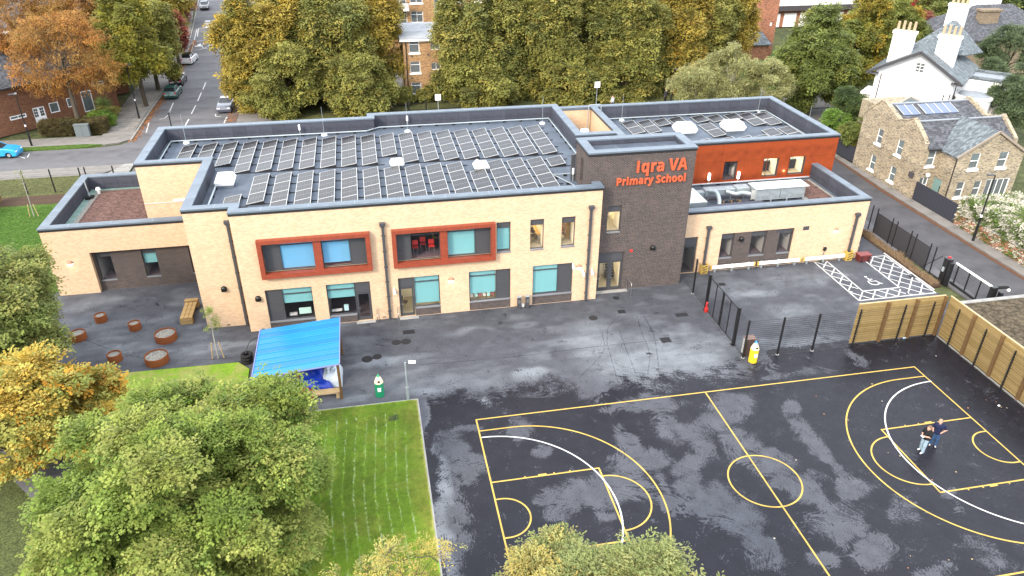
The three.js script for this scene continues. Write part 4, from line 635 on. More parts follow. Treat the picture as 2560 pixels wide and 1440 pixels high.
// planted roofs
{ const t = thing('sedum_roof', 'reddish brown sedum carpet on the wing with the recessed dark brick wall', 'green roof', [-18, D4, -57]); W(t, 'carpet', slab([[-21.6, -61.6], [-16.75, -61.6], [-16.75, -55.1], [-16.75, -54.2], [-21.6, -54.2]], D4, D4 + .1), M.sedum); W(t, 'pebble_margin', MG(bx(-21.95, D4, -61.7, -21.61, D4 + .08, -53.6), bx(-21.6, D4, -54.19, -12.2, D4 + .08, -53.7)), M.pebble); }
{ const t = thing('sedum_roof', 'reddish brown sedum strip beside the air handling unit', 'green roof', [35.5, D3, -51]); W(t, 'carpet', bx(34.4, D3, -54.2, 36.4, D3 + .09, -48.4), M.sedum); W(t, 'pebble_margin', MG(bx(36.41, D3, -54.4, 36.7, D3 + .07, -48.2), bx(34.0, D3, -51, 34.39, D3 + .07, -48.4)), M.pebble); }
{ const t = thing('roof_outlet', 'small white cowl pipe in the corner of the large sedum roof', 'pipe', [-21.6, D4, -61.0]); L(t, 'pipe', cyl(0, 0, 0, .1, .5), M.white); L(t, 'cowl', cyl(0, .45, 0, .19, .16, .13), M.white); }
{ const p = G(207, 498, D4), t = thing('roof_mast', 'short galvanised mast on a black block beside the large sedum roof', 'mast', [-22.1, D4, p.z]); L(t, 'block', rbx(-.3, 0, -.25, .3, .22, .25), M.rubber); L(t, 'mast', bar([0, .2, 0], [-.1, 1.5, -.1], .05), M.galv); }
// air handling plant on the right wing
{
  const t = thing('air_handling_unit', 'long pale metal air handling unit on the low wing roof', 'ventilation unit', [31.8, D3, -51.1]); const X0 = 29.7, X1 = 34.0, Z0 = -51.75, Z1 = -50.6, Y0 = D3 + .35, Y1 = D3 + 1.2;
  for (let k = 0; k < 2; k++) { const a = X0 + (X1 - X0) * k / 2, b = X0 + (X1 - X0) * (k + 1) / 2; W(t, 'casing', rbx(a + .02, Y0, Z0, b - .02, Y1, Z1, .03), M.galv); }
  for (let k = 0; k < 6; k++) { const a = X0 - .12 + (X1 - X0 + .3) * k / 6, b = X0 - .12 + (X1 - X0 + .3) * (k + 1) / 6; W(t, 'roof_tray', bx(a + .006, Y1, Z0 - .12, b - .006, Y1 + .05, Z1 + .16), M.offwhite); }
  W(t, 'base_frame', MG(bx(X0, Y0 - .14, Z0, X1, Y0, Z0 + .08), bx(X0, Y0 - .14, Z1 - .08, X1, Y0, Z1), ...[0, .33, .66, 1].map(k => bx(X0 + (X1 - X0 - .1) * k, D3, Z1 - .1, X0 + (X1 - X0 - .1) * k + .1, Y0 - .14, Z1 - .02))), M.galv);
  W(t, 'coil_guard', MG(...[0, 1, 2, 3].map(k => bx(X0 - .35 + k * .1, Y0, Z1 - .06, X0 - .31 + k * .1, Y1 - .1, Z1 - .02))), M.offwhite);
  const d = thing('ventilation_duct', 'pale square ventilation ducts bending across the wing roof', 'duct', [27.6, D3, -51.4]);
  const box = (x0, z0, x1, z1, y0, y1) => W(d, 'duct_section', rbx(x0, D3 + y0, z0, x1, D3 + y1, z1, .03), M.galv);
  box(25.9, -52.3, 27.7, -51.6, .45, .95); box(27.72, -52.4, 28.5, -51.7, .4, .9); box(28.52, -52.3, 29.65, -51.5, .45, 1.0); box(24.9, -52.2, 25.88, -51.7, .3, .8);
  for (const pts of [[[26.2, .9, -51.6], [26.55, .95, -51.2], [26.6, .6, -50.6], [26.5, .25, -50.2]], [[27.6, .8, -51.5], [28.2, .75, -51.0], [28.8, .75, -51.1], [29.4, .7, -50.9]]]) W(d, 'duct_bend', new THREE.TubeGeometry(new THREE.CatmullRomCurve3(pts.map(p => V3(p[0], D3 + p[1], p[2]))), 20, .17, 10), M.galv);
  W(d, 'duct_stand', MG(...[[25.2, -51.8], [26.2, -51.7], [27.2, -51.7], [28.2, -51.8], [29.2, -51.6]].map(p => bx(p[0] - .03, D3, p[1] - .03, p[0] + .03, D3 + .45, p[1] + .03))), M.galv);
  const u = thing('condenser_cabinet', 'pale panelled plant cabinet against the dark brick tower', 'cabinet', [23.9, D3, -50.7]); W(u, 'casing', rbx(22.4, D3 + .15, -52.1, 25.0, D3 + 1.0, -49.3, .03), M.galv); for (let k = 0; k < 3; k++) for (let j = 0; j < 2; j++) W(u, 'lid_panel', bx(22.4 + j * 1.31, D3 + 1.0, -52.1 + k * .94, 22.4 + j * 1.31 + 1.29, D3 + 1.04, -52.1 + k * .94 + .92), M.offwhite);
  const s = thing('plant_screen', 'flat dark grey curved screen in front of the roof plant', 'screen', [26.9, D3, -48.7]); const c = []; for (let k = 0; k <= 16; k++) { const q = k / 16; c.push([23.8 + 5.6 * q, -48.25 - .12 * Math.sin(q * 3.1)]); } for (let k = 16; k >= 0; k--) { const q = k / 16; c.push([23.8 + 5.6 * q, -49.1 + .62 * Math.pow(1 - q, 5)]); } W(s, 'plate', slab(c, D3 + .86, D3 + .9), M.upstand); W(s, 'legs', MG(...[24.6, 26.2, 27.8, 29.1].map(x => bx(x - .04, D3, -48.7, x + .04, D3 + .86, -48.62))), M.blacksteel);
  const v = thing('pump_set', 'cluster of black hoses and valves beside the ducts', 'pipework', [27.2, D3, -50.4]); for (let k = 0; k < 5; k++) W(v, 'hose', new THREE.TubeGeometry(new THREE.CatmullRomCurve3([V3(26.7 + k * .35, D3 + .02, -49.9), V3(26.8 + k * .35, D3 + .5, -50.2), V3(27.0 + k * .3, D3 + .35, -50.6), V3(27.0 + k * .32, D3 + .05, -50.9)]), 14, .06, 8), k % 2 ? M.rubber : M.woodpost); W(v, 'valve_box', rbx(28.9, D3, -50.2, 29.4, D3 + .5, -49.85, .05), M.rubber);
}
for (const [x, z] of [[18.3, -63.9], [19.3, -63.9], [17.4, -64.0]]) { const t = thing('water_tank', 'white drum with a domed lid in the roof courtyard', 'tank', [x, 5.2, z], 'white drums in the roof courtyard'); L(t, 'drum', cyl(0, 0, 0, .42, 1.1, .44, 20), M.white); L(t, 'lid', cyl(0, 1.1, 0, .44, .12, .36, 20), M.white); L(t, 'plinth', rbx(-.48, 0, .3, .48, .7, .75), M.white); }
{ const t = thing('courtyard_pipe', 'white pipe bent over the parapet of the roof courtyard', 'pipe', [20.1, 4.4, -66.2]); L(t, 'pipe', new THREE.TubeGeometry(new THREE.CatmullRomCurve3([V3(-.7, 1.3, .3), V3(0, 1.4, .2), V3(.1, 1.6, .2), V3(.1, 3.5, .2), V3(.2, 3.62, .2), V3(1.2, 3.62, .2), V3(1.3, 3.5, .2), V3(1.3, 3.0, .2)], false, 'catmullrom', .1), 40, .05, 8), M.galv); }
// --- wall lamps
function wallDome(x, y, z, lit, label) { const t = thing('wall_lamp', label, 'lamp', [x, y, z], lit ? 'lit round wall lamps' : 'black hooded wall lamps'); if (lit) { L(t, 'hood', new THREE.SphereGeometry(.21, 18, 10, 0, 6.283, 0, Math.PI * .5).scale(1, 1, .75).translate(0, .0, .01), std([.30, .16, .10], .5)); L(t, 'diffuser', new THREE.SphereGeometry(.195, 18, 12).scale(1, .85, .6).translate(0, -.03, .03), M.glow); const q = new THREE.PointLight(0xfff0dc, .14); q.position.set(0, -.12, .3); q.castShadow = true; t.add(q); } else { L(t, 'hood', MG(new THREE.SphereGeometry(.19, 16, 10, 0, 6.283, 0, Math.PI * .5).scale(1, 1.1, .9), new THREE.CylinderGeometry(.19, .2, .14, 16, 1, true).scale(1, 1, .9).translate(0, -.07, 0)).translate(0, .02, .08), new THREE.MeshStandardMaterial({ color: 0x060607, roughness: .4, side: THREE.DoubleSide })); L(t, 'lens', cyl(0, -.13, .08, .14, .05), M.offwhite); } }
wallDome(4.64, 2.62, zF, true, 'round lit wall lamp between the ground floor classroom windows'); wallDome(13.72, 2.75, zF, true, 'round lit wall lamp beside the end downpipe near the tower'); wallDome(-21.75, 2.55, -52.4, true, 'round lit wall lamp on the low wing behind the lime tree'); wallDome(35.25, 2.65, -47.4, true, 'round lit wall lamp on the wing wall above the parking bay');
wallDome(-10.35, 2.95, -45.9, false, 'black hooded wall lamp on the narrow recessed bay'); wallDome(-8.15, 2.52, zF, false, 'black hooded wall lamp beside the first classroom window'); wallDome(19.5, 3.28, -45.95, false, 'black hooded wall lamp on the dark brick tower'); wallDome(27.3, 2.55, -47.5, false, 'black hooded wall lamp between the wing windows');
{ const t = thing('alarm_sounder', 'small red alarm sounder on the dark brick tower', 'alarm', [17.88, 3.12, -45.95]); L(t, 'body', cyl(0, 0, 0, .09, .08).rotateX(Math.PI / 2).translate(0, .05, 0), M.red); L(t, 'base', rbx(-.1, -.05, 0, .1, .15, .04), M.red); }
for (const [x, y, z, label] of [[.72, 2.25, zF, 'white camera beside the lit classroom door'], [13.25, 2.95, zF, 'white camera next to the end classroom window'], [14.0, 2.35, zF, 'white camera between wall lamp and the end downpipe'], [14.65, 2.4, zF, 'white camera between the end downpipe and the tower']]) { const t = thing('security_camera', label, 'camera', [x, y, z]); L(t, 'bracket', rbx(-.05, -.05, 0, .05, .15, .12, .02), M.white); L(t, 'body', rbx(-.08, -.08, .1, .08, .08, .42, .03).rotateX(.3), M.white); }
M.redD = std([.36, .02, .018], .45);
// ================================================================ FENCES
const FH = 2.75;
function meshFence(label, pts, posts, group) {       // welded mesh between black posts; pts: run of (x,z)
  const t = thing('mesh_fence', label, 'fence', [pts[0][0], 0, pts[0][1]], group);
  for (const [x, z] of posts) { const nt = []; for (let k = 0; k < 13; k++) nt.push(bx(x - .055, .15 + k * .2, z - .055, x + .055, .21 + k * .2, z + .055)); const p = W(t, 'post', MG(rbx(x - .05, 0, z - .05, x + .05, FH + .1, z + .05, .01), nt), M.blacksteel); W(t, 'base_plate', cyl(x, 0, z, .12, .02), M.concrete); }
  for (let i = 1; i < pts.length; i++) {
    const [ax, az] = pts[i - 1], [bx_, bz] = pts[i], l = Math.hypot(bx_ - ax, bz - az), w = [];
    for (let y = .1; y < FH; y += .155) w.push(bar([ax, y, az], [bx_, y, bz], .0125, .0125, 4));
    W(t, 'horizontal_wires', MG(w), M.blacksteel); const v = [], n = Math.floor(l / .055);
    for (let k = 1; k < n; k++) { const q = k / n, x = ax + (bx_ - ax) * q, z = az + (bz - az) * q; v.push(bar([x, .06, z], [x, FH, z], .0021, .0021, 3)); } W(t, 'vertical_wires', MG(v), M.blacksteel);
  }
}
meshFence('black mesh fence from the brick wing to the double gate', [[22.45, -47.35], [22.4, -44.4], [22.38, -42.15]], [[22.45, -47.2], [22.4, -44.4]], 'black mesh fences round the car park');
meshFence('black mesh fence from the gate round the corner to the timber fence', [[22.3, -37.4], [22.3, -36.05], [24.67, -35.98], [27.12, -35.97], [29.7, -36.02]], [[22.3, -36.05], [24.67, -35.98], [27.12, -35.97]], 'black mesh fences round the car park');
{ // double gate
  const t = thing('mesh_gate', 'black double mesh gate with tall square posts', 'gate', [22.35, 0, -39.8]);
  for (const z of [-42.02, -37.55]) W(t, 'gate_post', MG(rbx(22.26, 0, z - .09, 22.44, FH + .12, z + .09, .015), bx(22.18, 0, z - .17, 22.52, .02, z + .17)), M.blacksteel);
  for (const [a, b] of [[-41.88, -39.83], [-39.75, -37.7]]) {
    const lf = sub(t, 'gate_leaf', [22.35, .1, (a + b) / 2]); W(lf, 'leaf_frame', MG(bx(22.32, .1, a, 22.38, .16, b), bx(22.32, FH - .06, a, 22.38, FH, b), bx(22.32, .16, a, 22.38, FH - .06, a + .06), bx(22.32, .16, b - .06, 22.38, FH - .06, b), bx(22.325, .16, (a + b) / 2 - .025, 22.375, FH - .06, (a + b) / 2 + .025)), M.blacksteel);
    const w = []; for (let y = .28; y < FH - .1; y += .155) w.push(bar([22.35, y, a], [22.35, y, b], .0125, .0125, 4)); for (let z = a + .06; z < b; z += .055) w.push(bar([22.35, .1, z], [22.35, FH, z], .0021, .0021, 3)); W(lf, 'leaf_mesh', MG(w), M.blacksteel);
  }
  W(t, 'lock', MG(rbx(22.29, 1.0, -39.9, 22.41, 1.3, -39.68, .02)), M.blacksteel);
}
const boardM = [1, .86, 1.12, .95].map((k, i) => std([0.285 * k, 0.212 * k, 0.096 * k * (i === 1 ? .9 : 1)], .8, { map: rep(woodT, 1.1 + .2 * i) }));
function timberRun(label, ax, az, bx_, bz, n) {
  const t = thing('timber_fence', label, 'fence', [(ax + bx_) / 2, 0, (az + bz) / 2], 'tall timber board fences'); const H = 3.0, nb = 23, bh = H / nb, dx = (bx_ - ax) / n, dz = (bz - az) / n, l = Math.hypot(dx, dz), alongX = Math.abs(dx) > .1;
  const gB = alongX ? bx(-l / 2 + .006, .004, -.016, l / 2 - .006, bh - .006, .016) : bx(-.016, .004, -l / 2 + .006, .016, bh - .006, l / 2 - .006);
  for (let k = 0; k < n; k++) for (let b = 0; b < nb; b++) { const m = WA(t, 'board', gB, boardM[Math.floor(rnd() * 4)], [ax + dx * (k + .5), .05 + b * bh, az + dz * (k + .5)]); const a = rr(-.004, .004); if (alongX) m.position.z += a; else m.position.x += a; }
  W(t, 'cap_board', alongX ? rbx(ax, H + .055, az - .06, bx_, H + .09, az + .06, .01) : rbx(ax - .06, H + .055, Math.min(az, bz), ax + .06, H + .09, Math.max(az, bz), .01), M.palewood);
  for (let k = 0; k <= n; k++) { const x = ax + dx * k, z = az + dz * k; const o = alongX ? [0, .11] : [-.11, 0]; if (alongX ? k > 0 : k > 0) W(t, 'post', rbx(x + o[0] - .09, 0, z + o[1] - .09, x + o[0] + .09, H + .04, z + o[1] + .09, .015), M.woodpost); }
  for (let k = 0; k < n; k++) { const x = ax + dx * (k + (alongX && k === 0 ? 0.02 : .55)), z = az + dz * (k + .55), o = alongX ? [0, .3] : [-.3, 0], nt = []; for (let q = 0; q < 13; q++) nt.push(bx(x + o[0] - .055, .15 + q * .2, z + o[1] - .055, x + o[0] + .055, .21 + q * .2, z + o[1] + .055)); W(t, 'mesh_post', MG(rbx(x + o[0] - .035, 0, z + o[1] - .035, x + o[0] + .035, FH + .1, z + o[1] + .035, .01), nt), M.blacksteel); }
  const w = [], o = alongX ? [0, .3] : [-.3, 0]; for (let y = .1; y < FH; y += .155) w.push(bar([ax + o[0], y, az + o[1]], [bx_ + o[0], y, bz + o[1]], .009, .009, 4)); W(t, 'mesh_wires', MG(w), M.blacksteel);
}
timberRun('tall timber board fence closing the end of the car park', 29.95, -36.25, 36.25, -36.25, 3);
timberRun('tall timber board fence along the basketball court', 36.52, -36.1, 36.52, -17.2, 8);
// railings beside the side street
{
  const t = thing('railing_screen', 'black post and mesh railing with grey screening along the side street', 'fence', [41.75, 0, -47.5]);
  const scr = new THREE.MeshPhysicalMaterial({ color: 0x3a3a40, roughness: .7, transmission: .35, thickness: 0 });
  for (const z of [-52, -51.3, -49.3, -48.7, -46.9, -46.3, -44.6, -44.0]) W(t, 'post', rbx(41.71, 0, z - .035, 41.79, 2.3, z + .035, .01), M.blacksteel);
  for (const [a, b] of [[-51.3, -49.3], [-48.7, -46.9], [-46.3, -44.6], [-49.27, -48.73], [-46.87, -46.33]]) W(t, 'screen', bx(41.745, .12, a + .04, 41.755, 1.95, b - .04), scr);
  const w = []; for (let y = .1; y < 2.2; y += .2) w.push(bar([41.75, y, -52], [41.75, y, -43.8], .007, .007, 4)); W(t, 'wires', MG(w), M.blacksteel); W(t, 'brace', MG(bar([41.75, .1, -44.9], [41.75, 1.9, -43.2], .03), bar([41.75, .1, -43.9], [41.75, .1, -42.8], .05)), M.blacksteel);
}
{
  const t = thing('sliding_gate', 'black sliding vehicle gate with white top rail and motor post', 'gate', [42.2, 0, -40.6]);
  W(t, 'motor_post', MG(rbx(41.5, 0, -42.75, 41.95, 2.05, -42.3, .02), rbx(41.5, 0, -42.2, 41.8, 1.9, -41.95, .02)), M.blacksteel); W(t, 'post_cap', rbx(41.47, 2.05, -42.78, 41.98, 2.1, -42.27, .02), M.frame); W(t, 'warning_lamp', rbx(41.6, 2.1, -42.6, 41.8, 2.22, -42.4, .03), M.redD); W(t, 'control_box', rbx(41.4, 1.0, -42.6, 41.5, 1.35, -42.42, .02), M.galv);
  W(t, 'top_rail', rbx(42.1, 1.72, -42.2, 42.22, 1.84, -38.3, .02), M.white); W(t, 'bottom_rail', rbx(42.08, .1, -42.2, 42.24, .26, -38.3, .02), M.blacksteel);
  for (let z = -41.9; z < -38.2; z += 1.15) W(t, 'upright', bx(42.12, .26, z - .03, 42.2, 1.72, z + .03), M.blacksteel);
  const w = []; for (let z = -42.1; z < -38.3; z += .07) w.push(bar([42.16, .26, z], [42.16, 1.72, z], .004, .004, 3)); W(t, 'infill_mesh', MG(w), M.blacksteel);
  W(t, 'end_post', MG(rbx(41.9, 0, -38.5, 42.35, 1.9, -38.2, .02), rbx(42.4, 0, -38.2, 42.6, 1.6, -37.9, .02)), M.blacksteel);
}
{ const t = thing('round_sign', 'black ringed round sign beside the sliding gate', 'sign', [43.2, 0, -38.7]); L(t, 'pole', cyl(0, 0, 0, .04, 1.5), M.galv); L(t, 'ring', new THREE.TorusGeometry(.3, .09, 10, 28).rotateX(Math.PI / 2 - .5).translate(0, 1.55, 0), M.rubber); L(t, 'lens', new THREE.SphereGeometry(.12, 12, 8).translate(.35, 1.4, .2), M.white); }
{ // school railings by the cross street
  const t = thing('railing', 'black post and wire railing beside the street verge', 'fence', [-30, 0, -73.3]);
  for (const x of [-37, -34.6, -32.1, -29.7, -27.15, -26.65, -24.2, -21.8]) W(t, 'post', rbx(x - .05, 0, -73.35, x + .05, 2.35, -73.25, .01), M.blacksteel);
  const w = []; for (let y = .1; y < 2.3; y += .2) w.push(bar([-40, y, -73.3], [-19, y, -73.3], .006, .006, 4)); for (let x = -40; x < -19; x += .1) w.push(bar([x, .05, -73.3], [x, 2.25, -73.3], .003, .003, 3)); W(t, 'wires', MG(w), M.blacksteel);
}
{ const t = thing('picket_fence', 'weathered timber picket fence at the corner of the small lawn', 'fence', [-34.5, 0, -68]); for (let k = 0; k < 34; k++) { const z = -72 + k * .2; W(t, 'picket', bx(-33.9 - .05 * (k % 2), .03, z, -33.87 - .05 * (k % 2), 1.35 + rr(-.05, .05), z + .17), boardM[k % 4]); } W(t, 'rail', MG(bx(-33.86, .4, -72, -33.8, .5, -65.3), bx(-33.86, 1.0, -72, -33.8, 1.1, -65.3)), M.woodpost); }
// ================================================================ PLAYGROUND OBJECTS
{ // blue shelter
  const t = thing('shelter', 'open timber shelter with a bright blue sloping sheet roof', 'shelter', [-5.3, 0, -38.8]);
  const hL = 2.3, hR = 2.68, xL = -7.72, xR = -2.86, z0 = -41.35, z1 = -36.25, n = 9; 
  const bl = [1, .88, 1.08].map(k => phys([0.007 * k, 0.165 * k, 0.36 * k], { roughness: .3, clearcoat: .5, clearcoatRoughness: .2 }));
  for (let k = 0; k < n; k++) { const a = z0 + (z1 - z0) * k / n, b = z0 + (z1 - z0) * (k + 1) / n; W(t, 'roof_sheet', solidRoof([xL, hL, b - .035], [xR, hR, b - .035], [xR, hR, a + .005], [xL, hL, a + .005], .03), bl[k % 3]); W(t, 'sheet_rib', beam([xL, hL + .012, b - .015], [xR, hR + .012, b - .015], .035, .05), std([.03, .22, .42], .35)); }
  W(t, 'edge_trim', MG(beam([xL - .02, hL, z0], [xL - .02, hL, z1], .04, .09), beam([xR + .02, hR, z0], [xR + .02, hR, z1], .04, .09), beam([xL, hL - .03, z1 + .02], [xR, hR - .03, z1 + .02], .04, .07)), std([.2, .22, .45], .5));
  for (const [x, z] of [[-2.98, -36.5], [-5.25, -36.5], [-7.5, -36.5], [-2.98, -41.15], [-5.25, -41.15], [-7.5, -41.15]]) W(t, 'post', rbx(x - .075, 0, z - .075, x + .075, hL + (hR - hL) * (x - xL) / (xR - xL) - .06, z + .075, .012), M.woodpost);
  for (const z of [-36.5, -41.15]) W(t, 'roof_beam', beam([-7.6, hL - .1, z], [-2.9, hR - .1, z], .1, .12), M.woodpost);
}
function heap(name, label, cat, x, z, a, b, h, mat, sd, sharp = 1) { // crumpled cloth draped over a pile
  const t = thing(name, label, cat, [x, 0, z]); const n = 46, pos = [], idx = [];
  for (let j = 0; j <= n; j++) for (let i = 0; i <= n; i++) { const u = i / n * 2 - 1, v = j / n * 2 - 1, e = cl(1 - Math.pow(Math.abs(u), 3.2), 0, 1) * cl(1 - Math.pow(Math.abs(v), 3.2), 0, 1); const f = Math.abs(fbm(u * 2.6 + sd, v * 2.2, 4) - .5) * 2, w = fbm(u * 1.2 + sd * 2, v * 1.2, 2); pos.push(u * a * (1 + .12 * (w - .5)), Math.max(.012, e > 0 ? Math.pow(e, .45) * h * (.62 + .55 * w) - .28 * sharp * f * h * e : .012), v * b * (1 + .15 * (f - .4))); if (i && j) { const q = j * (n + 1) + i; idx.push(q, q - 1, q - n - 2, q, q - n - 2, q - n - 1); } }
  const g = new THREE.BufferGeometry(); g.setAttribute('position', new THREE.Float32BufferAttribute(pos, 3)); g.setIndex(idx); g.computeVertexNormals(); uvM(g.toNonIndexed()); mat.side = THREE.DoubleSide; L(t, 'cloth', g, mat); return t;
}
heap('tarpaulin', 'crumpled royal blue tarpaulin over stored goods under the shelter', 'tarpaulin', -5.6, -38.35, 2.1, 1.15, 1.15, std([.005, .03, .30], .35), 3.1);
heap('netting_heap', 'heap of red orange netting beside the blue tarpaulin', 'netting', -5.3, -37.1, .75, .45, .62, std([.5, .055, .02], .6), 9.4, 1.6);
heap('plastic_sheet', 'silvery plastic sheet draped beside the blue tarpaulin', 'sheeting', -3.55, -38.6, .62, .95, .95, std([.48, .54, .6], .3), 21.3, .6);
{ const t = thing('bench', 'pale new timber bench with a block armrest under the shelter', 'bench', [-3.95, 0, -36.75]); W(t, 'seat', MG(rbx(-4.85, .36, -37.0, -3.05, .47, -36.78, .01), rbx(-4.85, .36, -36.77, -3.05, .47, -36.55, .01)), M.palewood); for (const x of [-4.95, -3.2]) W(t, 'leg', rbx(x - .1, 0, -36.98, x + .1, .36, -36.56, .01), M.palewood); W(t, 'armrest', rbx(-5.05, .47, -37.0, -4.82, .68, -36.55, .01), M.palewood); }
for (const [u, v] of [[690, 1012], [730, 1008]]) { const p = G(u, v), t = thing('timber_block', 'cube of pale timber used as a stool beside the shelter', 'stool', [p.x, 0, p.z - .2], 'timber block stools'); L(t, 'block', rbx(-.2, 0, -.2, .2, .42, .2, .015), M.palewood); }
{ const t = thing('bench', 'stepped pale timber bench by the brick bay', 'bench', [-13.35, 0, -47.7]); for (let k = 0; k < 3; k++) W(t, 'plank', rbx(-13.8 + k * .27, .38, -48.9, -13.55 + k * .27, .48, -46.75, .012), M.wood); W(t, 'end_block', rbx(-13.8, 0, -47.05, -13.0, .38, -46.7, .012), M.wood); W(t, 'end_block', rbx(-13.85, 0, -49.25, -12.95, .6, -48.9, .012), M.wood); }
// corten planters
function planter(u, v, r) { const p = G(u, v), t = thing('planter', r > .6 ? 'wide round rusty steel planter filled with soil' : 'small round rusty steel planter filled with soil', 'planter', [p.x, 0, p.z - r * .5], r > .6 ? 'large rusty planters' : 'small rusty planters'); const pts = [[r, 0], [r, .5], [r - .05, .52], [r - .06, .5], [r - .07, .42]].map(q => new THREE.Vector2(...q)); L(t, 'rim', new THREE.LatheGeometry(pts, 36), M.corten2); L(t, 'soil', cyl(0, .3, 0, r - .06, .12, r - .06, 28), M.pebble); }
planter(252, 806, .39); planter(337, 826, .39); planter(414, 855, .68); planter(287, 905, .43); planter(391, 912, .71); planter(195, 852, .5);
// pencil shaped litter bins
function pencilBin(p, rgb, label) { const t = thing('litter_bin', label, 'litter bin', [p.x, 0, p.z]), m = std(rgb, .4); L(t, 'body', new THREE.LatheGeometry([[0, 0], [.26, 0], [.27, .02], [.27, .95], [.255, 1.0]].map(q => new THREE.Vector2(...q)), 24), m); L(t, 'cone', new THREE.LatheGeometry([[.27, .98], [.2, 1.18], [.1, 1.4]].map(q => new THREE.Vector2(...q)), 24), std([.72, .58, .4], .5)); L(t, 'tip', new THREE.LatheGeometry([[.1, 1.4], [.04, 1.53], [0, 1.57]].map(q => new THREE.Vector2(...q)), 20), m); L(t, 'notice', rbx(-.1, .45, .24, .1, .72, .277, .005), M.white); L(t, 'slot', rbx(-.07, 1.08, .2, .07, 1.2, .262, .02), M.black); }
pencilBin(G(1881, 903), [.72, .46, .02], 'yellow pencil shaped litter bin with blue tip by the fence corner'); pencilBin(G(950, 988), [.01, .22, .10], 'green pencil shaped litter bin on the tarmac');
{ const b = scene.children.filter(o => o.name.startsWith('litter_bin'))[0]; b.children[2].material = std([.03, .22, .6], .4); b.children[2].userData.label = 'blue pencil tip'; }
{ const p = G(1020, 998), t = thing('lamp_post', 'short pale lamp post with white head at the lawn corner', 'lamp post', [p.x, 0, p.z]); L(t, 'base', cyl(0, 0, 0, .09, .9), M.galv); L(t, 'pole', cyl(0, .9, 0, .05, 1.75), M.galv); L(t, 'lamp_head', rbx(-.08, 2.6, -.1, .34, 2.72, .1, .04).rotateZ(-.1), M.white); }
{ const t = thing('control_cabinet', 'brown and cream service cabinet at the mesh fence corner', 'cabinet', [22.75, 0, -36.4]); L(t, 'casing', rbx(-.3, 0, -.2, .3, 1.25, .2, .02), std([.09, .06, .055], .5)); L(t, 'side_panel', bx(-.325, .1, -.19, -.302, 1.2, .19), M.offwhite); L(t, 'lid', rbx(-.34, 1.25, -.24, .34, 1.3, .24, .01), std([.2, .12, .09], .5)); }
for (const [x, z, l] of [[22.62, -41.75, 'red extinguisher cabinet on the gate post'], [22.1, -46.3, 'red extinguisher stand at the foot of the brick tower']]) { const t = thing('extinguisher_point', l, 'extinguisher', [x - .35, 0, z]); L(t, 'stand', rbx(-.12, 0, -.1, .12, .35, .1, .03), M.redD); L(t, 'cylinder', new THREE.CapsuleGeometry(.085, .4, 4, 12).translate(0, .55, 0), M.redD); L(t, 'hose', new THREE.TorusGeometry(.08, .02, 6, 16).translate(.05, .6, .09), M.black); }
// crash rails and pipe guards along the wing
for (const [x0, x1] of [[24.95, 28.6], [28.85, 32.5], [32.75, 36.4]]) { const t = thing('crash_barrier', 'white horizontal crash rail with yellow ends along the wing wall', 'barrier', [(x0 + x1) / 2, 0, -47.1], 'white crash rails along the wing wall'); for (const y of [.34, .5]) W(t, 'rail', rbx(x0, y, -47.12, x1, y + .13, -47.02, .03), M.white); for (const x of [x0 + .03, x1 - .03]) W(t, 'end_cap', rbx(x - .06, .32, -47.14, x + .06, .65, -47.0, .02), M.yellow); for (const x of [x0 + .4, (x0 + x1) / 2, x1 - .4]) W(t, 'foot', bx(x - .06, 0, -47.3, x + .06, .6, -47.13), M.galv); }
for (const x of [24.42, 36.75]) { const t = thing('pipe_guard', 'yellow and black guard round the foot of a downpipe', 'guard', [x, 0, -47.15], 'yellow pipe guards'); for (const s of [-1, 1]) L(t, 'cheek', rbx(s * .24 - .04, 0, -.22, s * .24 + .04, .8, .14, .015), M.yellow); L(t, 'face', rbx(-.2, 0, .1, .2, .75, .16, .015), M.yellow); for (let k = 0; k < 3; k++) L(t, 'stripe', beam([-.18, .1 + k * .22, .163], [.18, .26 + k * .22, .163], .012, .07), M.black); }
{ const t = thing('salt_bin', 'dark red brown storage chest at the corner of the wing', 'storage box', [37.9, 0, -46.9]); L(t, 'chest', rbx(-.5, 0, -.3, .5, .5, .3, .03), std([.13, .022, .02], .55, { map: rep(fineT, .5) })); L(t, 'lid', rbx(-.53, .5, -.33, .53, .62, .33, .03), std([.15, .028, .025], .5)); for (const x of [-.3, .3]) L(t, 'strap', bx(x - .04, .05, .302, x + .04, .5, .32), M.black); }
{ const t = thing('charging_point', 'small black charging point with cable on the wing wall', 'charger', [34.6, .95, -47.4]); L(t, 'unit', rbx(-.12, 0, 0, .12, .3, .14, .03), M.black); L(t, 'cable', new THREE.TubeGeometry(new THREE.CatmullRomCurve3([V3(0, 0, .1), V3(-.1, -.4, .14), V3(-.12, -.8, .16), V3(-.3, -.92, .3)]), 14, .02, 6), M.black); }
for (const x of [9.35, 9.95]) { const t = thing('service_bollard', 'dark steel service bollard with pale cap against the wall', 'bollard', [x, 0, -44.6], 'twin steel service bollards'); L(t, 'post', rbx(-.13, 0, -.1, .13, .95, .1, .015), M.frame); L(t, 'cap', rbx(-.15, .95, -.12, .15, 1.03, .12, .02), M.galv); L(t, 'plate', bx(-.08, .5, .1, .08, .75, .112), M.steel); }
{ const t = thing('hose_bib', 'small white tap box between the steel bollards', 'tap', [9.65, 0, -44.75]); L(t, 'box', rbx(-.1, .05, -.12, .1, .3, .1, .02), M.offwhite); }
function handrail(p, label) { const t = thing('handrail', label, 'handrail', p); L(t, 'rail', new THREE.TubeGeometry(new THREE.CatmullRomCurve3([V3(0, 0, -.5), V3(0, .9, -.5), V3(0, 1.02, -.38), V3(0, 1.02, .38), V3(0, .9, .5), V3(0, 0, .5)], false, 'catmullrom', .15), 40, .025, 8), M.steel); }
